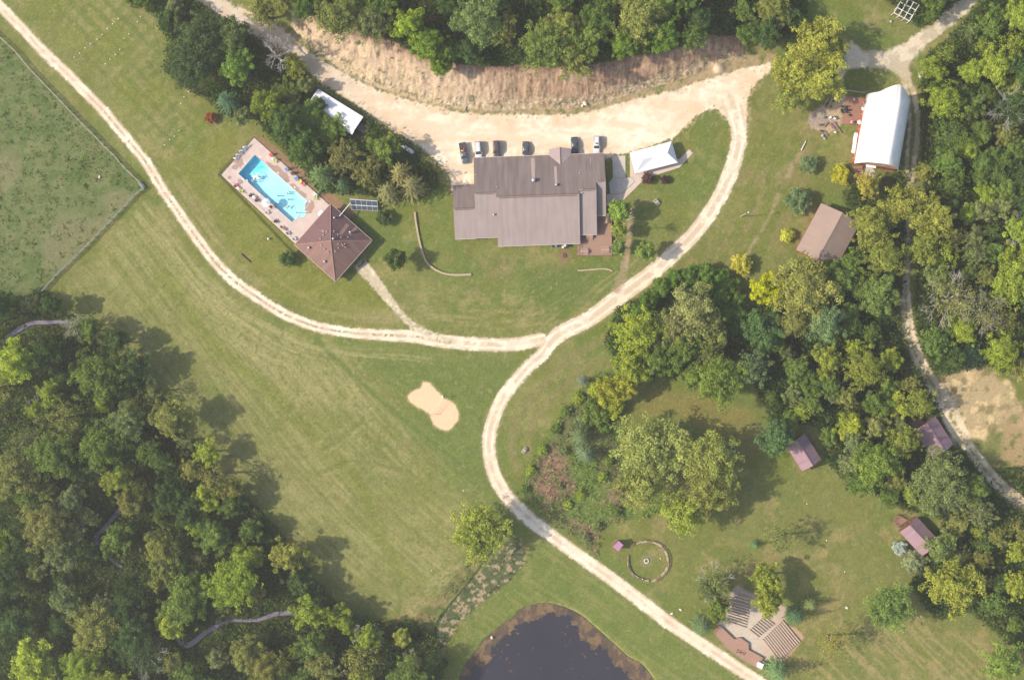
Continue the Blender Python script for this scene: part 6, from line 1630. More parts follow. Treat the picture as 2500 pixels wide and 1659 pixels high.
for k, (x, y, ps, lab) in enumerate(SW):
    zz = -1.32 if k != 11 else -.62
    person(W(*Qc(x, y), 0) + Vector((0, 0, zz)), k * 1.7, ps, lab, k, group='people in the pool')
fl2 = W(*Qc(1410, 1330), 0); person(fl2 + Vector((0, 0, -.28)), 2.2, 'swim', 'swimmer stretched out flat in the near half of the pool', 1, tilt=-1.45, group='people in the pool')
# splash foam
fo = MB(); rs = random.Random(8)
for _ in range(90):
    x, y = rs.gauss(745, 45), rs.gauss(790, 45); p = W(*Qc(x, y), 0); r_ = rs.uniform(.04, .16); fo.lathe([(r_, 0), (r_ * .7, r_ * .3), (.005, r_ * .45)], (p.x, p.y, -.12), 6)
tag(fo.build('splash_foam', mat('foam', (.75, .8, .82), .6)), 'white splashing foam in the deep half of the pool', 'foam', kind='stuff')

# ---- barn patio furniture
def chair(px, py, ang, z, rgb, label, group=None):
    e = empty('chair', W(px, py, z), idir(ang), label, 'chair', group); mm = mat('chair_%d_%d_%d' % rgb, pc(*rgb), .6)
    m_ = MB(); m_.box((0, 0, .44), (.55, .52, .05)); m_.build('seat', mm, e); m_ = MB(); m_.box((0, .27, .74), (.55, .05, .55), rx=-.15); m_.build('backrest', mm, e)
    for sx in (-.24, .24):
        for sy_ in (-.22, .22): m_ = MB(); m_.box((sx, sy_, .21), (.05, .05, .42)); m_.build('leg', mm, e)
BLK = (58, 58, 64)
pl_ = ['upper left', 'upper right', 'left', 'lower left', 'lower right', 'right']
for k, (x, y, a) in enumerate(((625, 465, -40), (685, 475, 30), (612, 515, -95), (625, 550, -140), (690, 548, 150), (712, 520, 90))): chair(*Bc(x, y), a, .3 if x > 660 else .02, BLK, '%s black chair at the dark table on the barn deck steps' % pl_[k], 'black chairs at the barn deck table')
rtable(*Bc(662, 512), .5, .1, 'dark round table with black chairs on the barn deck steps', M_DKM)
rtable(*Bc(685, 520), .3, .3, 'small black table touching the dark table on the barn deck', M_BLACK)
for k, (x, y, c_, z, lab) in enumerate(((520, 270, BLK, 0, 'black chair in the far corner of the barn patio, left one'), (510, 300, (150, 140, 150), 0, 'grey chair in the far corner of the barn patio'), (618, 262, BLK, 0, 'black chair under the fence of the barn patio'), (592, 318, BLK, 0, 'black chair below the one under the patio fence'), (575, 362, BLK, 0, 'black chair beside the upper corner of the barn deck'), (480, 378, (90, 84, 84), 0, 'dark chair in the shade at the middle of the barn patio'), (440, 470, (110, 96, 90), 0, 'brown chair lowest in the shaded patio group'), (345, 640, (96, 112, 126), 0, 'blue-grey chair on the left of the barn patio'), (422, 640, WH, 0, 'white chair left of centre on the barn patio'), (498, 648, WH, 0, 'white chair nearest the barn deck steps'), (518, 632, BLK, 0, 'black chair touching the white one nearest the deck steps'), (740, 597, BLK, .5, 'small black chair alone on the barn deck'), (812, 350, WH, .6, 'small white chair at the top of the barn deck'), (800, 722, (150, 110, 130), .6, 'mauve chair at the lower edge of the barn deck'), (768, 715, (238, 200, 200), .6, 'pink chair at the lower edge of the barn deck'), (270, 755, (120, 90, 78), 0, 'brown chair on the lower left rim of the barn patio'), (285, 850, (100, 84, 78), 0, 'dark brown chair at the grass edge of the barn patio'), (508, 872, WH, 0, 'white chair on the grass by the plank benches'), (308, 928, WH, 0, 'white chair on the grass below the barn patio, upper one'), (340, 970, WH, 0, 'white chair on the grass below the barn patio, lower one'))):
    chair(*Bc(x, y), k * 53, z, c_, lab)
for k, (x, y, a, L_, lab) in enumerate(((400, 390, -58, 2.1, 'dark bench on the shaded left side of the barn patio, outer one'), (375, 440, -62, 1.6, 'dark bench on the shaded left side of the barn patio, inner one'), (360, 745, -50, 1.8, 'plank bench in the lower barn patio, leftmost of three'), (455, 770, 50, 1.8, 'plank bench in the lower barn patio, middle of three'), (515, 750, 62, 1.8, 'plank bench in the lower barn patio, rightmost of three'), (575, 840, 55, 1.9, 'plank bench on the grass just below the barn patio'), (360, 885, 50, 1.6, 'brown plank bench at the bottom rim of the barn patio'))):
    c = Vector(W(*Bc(x, y), 0)); d = Vector((math.cos(idir(a)), math.sin(idir(a)), 0)) * L_ / 2
    A_ = ((c - d).x / MPP + 1250, 829.5 - (c - d).y / MPP); B_ = ((c + d).x / MPP + 1250, 829.5 - (c + d).y / MPP)
    bench_row('bench', lab, A_, B_, None, .4, .42, mt=M_WOODD if k < 2 else M_WOODR)
umbrella(*Bc(912, 705), .62, .6, 'small white umbrella at the lower corner of the barn deck'); umbrella(*Bc(972, 490), .55, .6, 'small white umbrella against the red barn wall')
# ---- gas tank, grill, bins
gt = empty('gas_tank', W(*T(1, 0, 1398, 1375), 0), idir(33), 'white cylindrical gas tank under trees beside the gravel', 'gas tank')
m_ = MB(); prof_ = [(-2.1, .02), (-2.0, .35), (-1.75, .54), (-1.4, .58), (1.4, .58), (1.75, .54), (2.0, .35), (2.1, .02)]
rings = [[(x, r_ * math.cos(2 * math.pi * i / 16), .8 + r_ * math.sin(2 * math.pi * i / 16)) for i in range(16)] for x, r_ in prof_]; m_.loft(rings); m_.build('tank', mat('tank_white', (.75, .75, .75), .4), gt)
m_ = MB(); m_.lathe([(.22, 1.35), (.22, 1.5), (.18, 1.58), (.01, 1.6)], (0, 0, 0), 12); m_.build('valve_dome', M_WHITE, gt)
m_ = MB(); m_.box((-1.2, 0, .12), (.2, .9, .3)); m_.box((1.2, 0, .12), (.2, .9, .3)); m_.build('saddle', M_CONC, gt)
gr_ = empty('barbecue_trailer', W(*Pc(1820, 1215), 0), idir(-48), 'black barbecue smoker on the gravel behind the pool house', 'barbecue')
m_ = MB(); rings = [[(x, .32 * k_ * math.cos(2 * math.pi * i / 12), .9 + .32 * k_ * math.sin(2 * math.pi * i / 12)) for i in range(12)] for x, k_ in ((-.8, .7), (-.7, 1), (.8, 1), (.9, .7))]; m_.loft(rings); m_.build('drum', M_BLACK, gr_)
m_ = MB(); m_.tube((.6, 0, 1.1), (.6, 0, 1.9), .07); m_.build('chimney', M_BLACK, gr_)
m_ = MB()
for sx in (-.6, .6):
    for sy_ in (-.3, .3): m_.tube((sx, sy_, 0), (sx * .9, sy_ * .5, .7), .04)
m_.build('legs', M_BLACK, gr_); m_ = MB(); m_.box((-1.1, 0, .7), (.45, .5, .4)); m_.build('firebox', M_BLACK, gr_)
for k, (x, y, rgb, lab) in enumerate(((297, 1360, (120, 156, 204), 'blue bin against the south wall of the lodge'), (262, 1362, (60, 64, 72), 'black bin left of the blue bin at the lodge'), (385, 1372, (238, 228, 210), 'cream tub on the grass behind the lodge'), (412, 1352, (240, 240, 242), 'white bin against the south wall of the lodge'), (440, 1356, (70, 70, 76), 'dark bin right of the white bin at the lodge'))):
    e = empty('bin', W(*Lc(x, y + 6), 0), 0, lab, 'bin'); mm = mat('bin_%d' % k, pc(*rgb), .5)
    m_ = MB(); m_.box((0, 0, .5), (.5, .5, 1.0), taper=1.12); m_.build('body', mm, e); m_ = MB(); m_.box((0, 0, 1.04), (.62, .62, .08)); m_.build('lid', mm, e)

# ---- vehicles
def car(kind, rgb, px, py, tilt, label, L_=4.5, Wd=1.8, rough=.3, loads=False):
    """local +Y = nose. tilt = photo angle of the nose direction, 90 = pointing down"""
    e = empty('parked_pickup' if kind == 'pickup' else 'parked_car', W(px, py, .6), idir(tilt) - math.pi / 2, label, 'pickup truck' if kind == 'pickup' else 'car', 'cars parked above the lodge')
    e.location.z = 0
    mp_ = mat('car_paint_%d_%d_%d' % rgb, pc(*rgb), rough, .02, 2, coat=.6, spec=.5)
    hl = L_ / 2; hw = Wd / 2
    def ringf(y, wv, zb, zt, n=20, top_r=.35):
        out = []
        for i in range(n):
            a = 2 * math.pi * i / n; c_, s_ = math.cos(a), math.sin(a)
            x = wv * math.copysign(abs(c_) ** .45, c_); z = (zb + zt) / 2 + (zt - zb) / 2 * math.copysign(abs(s_) ** .5, s_)
            if z > (zb + zt) / 2: x *= 1 - .10 * ((z - (zb + zt) / 2) / ((zt - zb) / 2)) ** 2
            out.append((x, y, z))
        return out
    suv = kind == 'suv'; zt = 1.02 if kind != 'sedan' else .92; zb = .28
    st = [(-hl, .72, .42, zt * .80), (-hl + .08, .88, .34, zt * .93), (-hl + .35, .97, zb, zt), (-hl * .5, 1.0, zb, zt * 1.0), (0, 1.0, zb, zt * 1.0), (hl * .42, 1.0, zb, zt * .99), (hl * .62, .985, zb, zt * .95), (hl - .38, .93, zb, zt * .86), (hl - .12, .82, .34, zt * .76), (hl, .62, .42, zt * .64)]
    if kind == 'pickup': st = [(-hl, .96, .5, 1.0), (-hl + .06, .98, .42, 1.06), (-hl * .5, 1.0, .36, 1.06), (0, 1.0, .36, 1.06), (hl * .40, 1.0, .36, 1.05), (hl * .7, .99, .36, 1.0), (hl - .25, .95, .38, .95), (hl - .06, .88, .44, .86), (hl, .80, .5, .8)]
    m_ = MB(); m_.loft([ringf(y, hw * w_, a, b) for y, w_, a, b in st]); m_.build('body', mp_, e)
    if kind == 'sedan': c0, c1, c2, c3, h_ = -hl * .72, -hl * .36, hl * .14, hl * .44, 1.42
    elif suv: c0, c1, c2, c3, h_ = -hl * .97, -hl * .84, hl * .16, hl * .46, 1.72
    else: c0, c1, c2, c3, h_ = -hl * .02, hl * .03, hl * .34, hl * .54, 1.78
    def cab(y, z, k): return [(-hw * k, y, z), (hw * k, y, z)]
    zc = zt * .97; k0, k1 = .90, .72
    b = [(-hw * k0, c0, zc), (hw * k0, c0, zc), (hw * k0, c3, zc), (-hw * k0, c3, zc)]
    t_ = [(-hw * k1, c1, h_ - .05), (hw * k1, c1, h_ - .05), (hw * k1, c2, h_ - .05), (-hw * k1, c2, h_ - .05)]
    for nm, idx_ in (('rear_window', (0, 1, 5, 4)), ('side_window', (1, 2, 6, 5)), ('windshield', (2, 3, 7, 6)), ('side_window', (3, 0, 4, 7))):
        A8 = b + t_; m_ = MB(); m_.add([A8[i] for i in idx_], [(0, 1, 2, 3)]); o = m_.build(nm, mat('car_glass', pc(86, 98, 104), .08, .1, 1, spec=.8), e); o.modifiers.new('s', 'SOLIDIFY').thickness = .03
    m_ = MB(); n8 = []
    for y, kk, z in ((c1 - .05, .97, h_ - .04), (c1 + .15, 1.0, h_), (c1 * .5 + c2 * .5, 1.01, h_ + .02), (c2 - .15, 1.0, h_), (c2 + .06, .96, h_ - .05)): n8.append([(-hw * k1 * kk, y, z - .05), (-hw * k1 * kk * .97, y, z), (-hw * .3, y, z + .015), (hw * .3, y, z + .015), (hw * k1 * kk * .97, y, z), (hw * k1 * kk, y, z - .05), (0, y, z - .07)])
    m_.loft(n8); m_.build('roof', mp_, e)
    m_ = MB()
    for (p, q) in ((b[0], t_[0]), (b[1], t_[1]), (b[2], t_[2]), (b[3], t_[3])): m_.tube(p, q, .045, n=5)
    ym = (c1 + c2) / 2
    for s in (-1, 1): m_.tube((s * hw * k0, ym, zc), (s * hw * k1, ym, h_ - .05), .035, n=4)
    m_.build('pillars', mp_, e)
    if suv:
        m_ = MB()
        for s in (-1, 1): m_.tube((s * hw * .6, c1 + .1, h_ + .05), (s * hw * .6, c2 - .2, h_ + .05), .03, n=5)
        m_.build('roof_rails', M_DKM, e)
        if 'sunroof' in label: m_ = MB(); m_.box((0, c2 - .55, h_ + .03), (.7, .42, .03)); m_.build('sunroof', mat('car_glass', (0, 0, 0)), e)
    for s in (-1, 1):
        for y in (-hl * .60, hl * .62):
            m_ = MB(); m_.tube((s * (hw - .22), y, .34), (s * (hw + .01), y, .34), .34, n=18); o = m_.build('wheel', M_BLACK, e)
            m_ = MB(); m_.tube((s * (hw), y, .34), (s * (hw + .02), y, .34), .2, n=12); m_.build('rim', M_METAL, o)
        m_ = MB(); m_.box((s * hw * .72, hl - .10, zt * .66), (.32, .16, .16)); m_.build('headlight', mat('lamp_glass', (.6, .6, .62), .2), e)
        m_ = MB(); m_.box((s * hw * .78, -hl + .04, zt * .74), (.22, .1, .18)); m_.build('taillight', mat('tail_lamp', (.35, .02, .02), .3), e)
        m_ = MB(); m_.box((s * (hw + .08), c3 - .12, zt + .02), (.2, .12, .13)); m_.build('side_mirror', mp_, e)
    m_ = MB(); m_.box((0, hl - .01, .45), (Wd * .62, .06, .22)); m_.build('grille', M_BLACK, e)
    if kind == 'pickup':
        m_ = MB(); m_.box((0, -hl * .54, .98), (Wd * .80, hl * .84, .06)); 
        m_ = MB(); m_.box((0, -hl * .52, 1.055), (Wd * .84, hl * .86, .04)); m_.build('bed_floor', mat('bed_liner', pc(88, 78, 80), .8), e)
        m_ = MB()
        for s in (-1, 1): m_.box((s * hw * .90, -hl * .52, 1.12), (.10, hl * .96, .14))
        m_.box((0, -hl + .06, 1.12), (Wd * .86, .08, .14)); m_.build('bed_rim', mp_, e)
        m_ = MB(); m_.box((0, hl - .02, .5), (Wd * .9, .16, .2)); m_.build('bumper', M_METAL, e)
    return e
pk = car('pickup', (92, 108, 124), *Kc(335, 342), 80, 'dark blue-grey pickup with toys in its bed, leftmost of the parked vehicles', 5.6, 1.95)
car('suv', (236, 238, 240), *Kc(612, 292), 85, 'white station car second from the left, nose under the lodge eave', 4.9, 1.85)
car('suv', (98, 78, 84), *Kc(956, 275), 87, 'dark maroon car third from the left in the parked row', 4.8, 1.85)
car('sedan', (92, 92, 100), *Kc(1516, 288), 91, 'dark grey saloon in the middle of the parked row, alone', 4.7, 1.82)
car('sedan', (80, 84, 94), *T(2, 0, 578, 1345), 86, 'black saloon right of the lodge entrance gable', 4.75, 1.84)
car('suv', (246, 246, 248), *T(2, 0, 780, 1335), 90, 'white car with a dark sunroof, rightmost of the parked vehicles', 4.7, 1.86)
# toys in the pickup bed
for k, (dx, dy, r_, rgb, lab) in enumerate(((-.35, -.55, .26, (196, 62, 60), 'red toy in the back of the pickup'), (.15, -.5, .24, (240, 200, 70), 'yellow toy in the back of the pickup'), (.5, -.62, .22, (244, 226, 120), 'pale yellow toy near the side of the pickup bed'), (-.1, -.95, .24, (214, 120, 70), 'orange toy in the back of the pickup'), (.3, -1.05, .2, (46, 44, 46), 'black bag in the back of the pickup'))):
    b_ = MB(); b_.lathe([(.02, 0), (r_ * .8, r_ * .25), (r_, r_ * .9), (r_ * .6, r_ * 1.5), (.02, r_ * 1.6)], (0, 0, 0), 10); o = b_.build('toy', mat('toy_%d' % k, pc(*rgb), .6))
    a = pk.rotation_euler[2]; o.location = (pk.location.x + dx * math.cos(a) - dy * math.sin(a), pk.location.y + dx * math.sin(a) + dy * math.cos(a), 1.07); tag(o, lab, 'toy' if k < 4 else 'bag')
# ================================================================== trees
def leaf_quads(P0, Nn, s, rs, jit=0.5, aspect=0.7):
    n = len(P0)
    nr = Nn + rs.normal(0, jit, (n, 3)); nr /= np.linalg.norm(nr, axis=1)[:, None] + 1e-9
    a = rs.normal(0, 1, (n, 3)); t1 = np.cross(nr, a); t1 /= np.linalg.norm(t1, axis=1)[:, None] + 1e-9; t2 = np.cross(nr, t1)
    s = np.asarray(s).reshape(-1, 1) * np.ones((n, 1))
    return np.stack([P0 - t1 * s, P0 - t2 * s * aspect, P0 + t1 * s, P0 + t2 * s * aspect], 1)
def fol_mesh(name, quads, tint):
    q = quads.reshape(-1, 3)
    me = np_mesh(name, q, np.arange(len(q)).reshape(-1, 4), [M_FOL])
    at = me.attributes.new('tint', 'FLOAT', 'POINT')
    at.data.foreach_set('value', np.repeat(tint, 4).astype(np.float32))
    return me
def crown_broad(seed, nl=34, per=230, ls=0.052, lob=(.2, .34), flat=0.85, dome=0.95, irr=0.25, drop=0.0, core=900):
    """unit crown: radius 1 in plan, z from about -0.7 to 1 (scaled by height)"""
    rs = np.random.RandomState(seed)
    ph = rs.uniform(0, 6.28, 4)
    env = lambda a: 1 - irr * .5 + irr * (0.5 * np.sin(2 * a + ph[0]) + .35 * np.sin(3 * a + ph[1]) + .3 * np.sin(5 * a + ph[2])) * .6
    cs = []; rr = []
    i = 0
    while len(cs) < nl and i < 4000:
        i += 1
        a = rs.uniform(0, 6.28); u = rs.uniform(0, 1)
        el = math.asin(rs.uniform(-0.25, 1.0))
        r = rs.uniform(*lob)
        R = (1 - r) * env(a) * rs.uniform(.85, 1.05)
        c = np.array([math.cos(a) * math.cos(el) * R, math.sin(a) * math.cos(el) * R, math.sin(el) * R * dome])
        if all(np.linalg.norm(c - q) > (r + s) * .52 for q, s in zip(cs, rr)):
            cs.append(c); rr.append(r)
    qs = []; ts = []
    for c, r in zip(cs, rr):
        n = int(per * (r / .27) ** 2)
        d = rs.normal(0, 1, (n, 3)); d[:, 2] = d[:, 2] * .8 + .35; d /= np.linalg.norm(d, axis=1)[:, None]
        bump = 1 + .16 * np.sin(d[:, 0] * 9 + ph[0]) * np.sin(d[:, 1] * 8 + ph[1])
        p = c + d * (r * bump * rs.uniform(.72, 1.1, n))[:, None] * [1, 1, flat]
        if drop: p[:, 2] -= drop * (np.linalg.norm(p[:, :2], axis=1) ** 2)
        ins = np.zeros(n, bool)
        for c2, r2 in zip(cs, rr):
            if c2 is not c: ins |= np.linalg.norm((p - c2) / [1, 1, flat], axis=1) < r2 * .72
        p = p[~ins]; d = d[~ins]
        qs.append(leaf_quads(p, d, ls * rs.uniform(.6, 1.25, len(p)), rs, .42))
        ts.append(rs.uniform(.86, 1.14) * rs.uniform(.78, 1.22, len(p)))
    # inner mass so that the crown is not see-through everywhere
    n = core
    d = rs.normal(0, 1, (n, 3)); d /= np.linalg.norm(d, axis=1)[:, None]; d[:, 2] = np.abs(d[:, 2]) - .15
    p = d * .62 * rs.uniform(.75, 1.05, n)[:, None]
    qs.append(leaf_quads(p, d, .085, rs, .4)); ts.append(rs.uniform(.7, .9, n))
    return np.concatenate(qs), np.concatenate(ts)
def crown_limb(seed, limbs=11, sub=8, per=95, ls=.034, sr=(.09, .17), spread=.20, core=700, dome=.95):
    """crown of separate leafy limbs: jagged outline and deep dark gaps"""
    rs = np.random.RandomState(seed); cs = []; rr = []; tn = []
    a0 = rs.uniform(0, 6.28)
    for k in range(limbs):
        if k < limbs * .62: a = a0 + 6.283 * k / (limbs * .62) + rs.uniform(-.3, .3); el = rs.uniform(-.05, .45); L = rs.uniform(.62, .92)
        else: a = rs.uniform(0, 6.28); el = rs.uniform(.6, 1.4); L = rs.uniform(.55, .85)
        d = np.array([math.cos(a) * math.cos(el), math.sin(a) * math.cos(el), math.sin(el) * dome])
        t0 = rs.uniform(.88, 1.14)
        for j in range(sub):
            f = rs.uniform(.45, 1.0)
            cs.append(d * L * f + rs.normal(0, spread * (.35 + .65 * f) * .75, 3) * [1, 1, .6]); rr.append(rs.uniform(*sr) * (1.15 - .25 * f)); tn.append(t0 * rs.uniform(.9, 1.1))
    qs = []; ts = []
    for c, r, t0 in zip(cs, rr, tn):
        n = int(per * (r / .13) ** 2)
        d = rs.normal(0, 1, (n, 3)); d[:, 2] = d[:, 2] * .8 + .4; d /= np.linalg.norm(d, axis=1)[:, None]
        p = c + d * (r * rs.uniform(.6, 1.25, n))[:, None] * [1, 1, .8]
        p = p[np.linalg.norm(p[:, :2], axis=1) < 1.06]; n = len(p); d = d[:n]
        if not n: continue
        qs.append(leaf_quads(p, d, ls * rs.uniform(.55, 1.3, n), rs, .55)); ts.append(t0 * rs.uniform(.75, 1.25, n))
    d = rs.normal(0, 1, (core, 3)); d /= np.linalg.norm(d, axis=1)[:, None]; d[:, 2] = np.abs(d[:, 2]) - .2
    p = d * .55 * rs.uniform(.6, 1.1, core)[:, None]
    qs.append(leaf_quads(p, d, .07, rs, .5)); ts.append(rs.uniform(.65, .9, core))  # inner leaves tinted darker, painting shade into the gaps between limbs
    return np.concatenate(qs), np.concatenate(ts)
def crown_conifer(seed, layers=11, ls=0.034, droop=.22):
    rs = np.random.RandomState(seed)
    qs = []; ts = []
    for k in range(layers):
        t = k / (layers - 1.0)
        z = -0.95 + 1.95 * t; R = (1 - t) ** .85 * 1.0 + .04
        nb = max(5, int(11 * (1 - t) + 5))
        for j in range(nb):
            a = 2 * math.pi * (j + rs.uniform(-.3, .3)) / nb + k * 1.3
            L = R * rs.uniform(.75, 1.08)
            n = max(14, int(105 * L))
            s = rs.uniform(.1, 1, n) ** .75
            wd = (1 - s * .8) * .12 * (0.5 + L)
            off = rs.uniform(-1, 1, n) * wd
            x = np.cos(a) * s * L - np.sin(a) * off; y = np.sin(a) * s * L + np.cos(a) * off
            zz = z - droop * s * L - np.abs(off) * .5 + rs.uniform(-.02, .02, n)
            nn = np.stack([np.cos(a) * .35 * np.ones(n), np.sin(a) * .35 * np.ones(n), np.ones(n)], -1)
            qs.append(leaf_quads(np.stack([x, y, zz], -1), nn, ls * rs.uniform(.6, 1.2, n) * (1.15 - .4 * s), rs, .4, .55))
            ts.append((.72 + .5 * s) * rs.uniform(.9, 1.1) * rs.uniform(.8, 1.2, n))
    return np.concatenate(qs), np.concatenate(ts)
def branches(seed, depth=4, spread=.75, r0=.045, L0=.42, up=.8):
    rs = np.random.RandomState(seed); m = MB()
    def go(p, d, L, r, k):
        q = p + d * L
        m.tube(p, q, r, r * .62, n=4, smooth=False, cap=False)
        if k == 0: return
        for _ in range(3 if k > 1 else 4):
            e = Vector(rs.normal(0, 1, 3)); e = (d * .9 + e * spread * .55 + Vector((0, 0, .05))).normalized()
            go(p + d * L * rs.uniform(.55, 1), e, L * rs.uniform(.6, .85), r * .58, k - 1)
    for j in range(6):
        a = j * 1.047 + rs.uniform(-.3, .3)
        go(Vector((0, 0, -.5)), Vector((math.cos(a), math.sin(a), up * rs.uniform(.6, 1.3))).normalized(), L0, r0, depth - 1)
    return m
M_BARK = mat('bark', (0.12, 0.095, 0.07), 0.95, .3, 6, bump=.4)
M_DEAD = mat('bleached_wood', (0.36, 0.33, 0.30), 0.9, .2, 5)
PROTO = {}
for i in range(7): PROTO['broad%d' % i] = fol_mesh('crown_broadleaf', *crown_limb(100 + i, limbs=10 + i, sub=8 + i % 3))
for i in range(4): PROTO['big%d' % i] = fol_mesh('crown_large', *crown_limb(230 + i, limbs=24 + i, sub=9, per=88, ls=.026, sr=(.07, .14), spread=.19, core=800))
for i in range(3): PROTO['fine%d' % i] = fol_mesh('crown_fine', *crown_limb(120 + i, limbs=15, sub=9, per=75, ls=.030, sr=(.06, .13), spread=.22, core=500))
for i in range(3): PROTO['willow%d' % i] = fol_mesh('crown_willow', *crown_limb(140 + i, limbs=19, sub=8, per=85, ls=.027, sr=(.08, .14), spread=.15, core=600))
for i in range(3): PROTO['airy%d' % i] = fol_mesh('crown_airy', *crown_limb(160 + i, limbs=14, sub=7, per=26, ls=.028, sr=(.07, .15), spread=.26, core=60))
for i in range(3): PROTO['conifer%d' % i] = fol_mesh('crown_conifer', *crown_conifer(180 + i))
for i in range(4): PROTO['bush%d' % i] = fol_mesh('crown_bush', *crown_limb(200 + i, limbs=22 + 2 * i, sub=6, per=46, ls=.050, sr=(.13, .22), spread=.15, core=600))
tm = MB()
tm.tube((0, 0, 0), (0.03, 0.02, .5), .05, .036, n=7); tm.tube((0.03, .02, .5), (-.02, .03, 1.0), .036, .016, n=6)
for a, z in ((.4, .42), (2.2, .5), (3.9, .46), (5.3, .6), (1.3, .66), (3.1, .72)):
    tm.tube((0, 0, z), (math.cos(a) * .26, math.sin(a) * .26, z + .22), .02, .008, n=5)
TRUNK = bpy.data.meshes.new('trunk'); TRUNK.from_pydata(tm.v, [], tm.f); TRUNK.materials.append(M_BARK)
dm = branches(5, 5)
DEADM = bpy.data.meshes.new('bare_branches'); DEADM.from_pydata(dm.v, [], dm.f); DEADM.materials.append(M_DEAD)
lm = branches(9, 4, r0=.018, L0=.5)
LIMBM = bpy.data.meshes.new('bare_limbs'); LIMBM.from_pydata(lm.v, [], lm.f); LIMBM.materials.append(M_DEAD)
trng = random.Random(3)
PLACED = []
def add_tree(x, y, R, kind, rgb, label, hfac=None, cat='tree', group=None, name=None, limbs=False, sy=1.0, rot=None):
    """x, y, R in photo pixels (crown centre); builds thing > trunk, crown"""
    r = R * MPP
    conif = kind.startswith('conifer'); bush = cat == 'shrub'
    Ht = hfac * r if hfac else (3.0 * r if conif else (1.5 * r if bush else min(15.0, 3.2 + 1.75 * r)))
    g = gz(x, y)
    cz = Ht * (.5 if conif else .62)
    p = W(x, y, g + cz)
    rz = trng.uniform(0, 6.28) if rot is None else rot
    nm = name or ('conifer_tree' if conif else 'shrub' if bush else 'broadleaf_tree')
    e = empty(nm, (p.x, p.y, g - .1), rz, label, cat, group)
    t = bpy.data.objects.new('trunk', TRUNK); link(t, e); t.scale = (min(r * 1.3, 7), min(r * 1.3, 7), Ht * .82)
    if kind == 'dead':
        c = bpy.data.objects.new('bare_branches', DEADM); link(c, e)
        c.scale = (r, r, Ht * .5); c.location = (0, 0, Ht * .62)
    else:
        if kind == 'broad' and R < 29: kind = 'bush'
        if kind in ('broad', 'fine') and R > 50: kind = 'big'
        if kind in ('broad', 'fine', 'willow', 'airy', 'conifer', 'bush', 'big'):
            n = sum(1 for k in PROTO if k.startswith(kind)); kind = kind + str(trng.randrange(n))
        c = bpy.data.objects.new('crown', PROTO[kind]); link(c, e)
        if conif: c.scale = (r * 1.08, r * 1.08 * sy, Ht * .46); c.location = (0, 0, Ht * .52)
        elif bush: c.scale = (r * 1.08, r * 1.08 * sy, Ht * .55); c.location = (0, 0, Ht * .45)
        else: c.scale = (r * 1.08, r * 1.08 * sy, (Ht * .40)); c.location = (0, 0, Ht * .60)
        v = trng.uniform(.9, 1.1)
        a_ = pc(*rgb, (1.60 if rgb[0] < 190 else 1.12) * v)
        c.color = (a_[0] * trng.uniform(.96, 1.08), a_[1] * 1.02, a_[2] * trng.uniform(.76, .92), 1)
        if limbs:
            b = bpy.data.objects.new('bare_limb', LIMBM); link(b, e); b.scale = (r * 1.15, r * 1.15, Ht * .4); b.location = (0, 0, Ht * .62)
    PLACED.append((x, y, R))
    return e
OLV = (140, 142, 82); BRT = (146, 160, 66); GRN = (110, 130, 66); DRK = (82, 104, 60); BLU = (108, 130, 100); YEL = (216, 214, 96); GLD = (164, 168, 82); GRY = (128, 138, 92); LIM = (160, 170, 70)
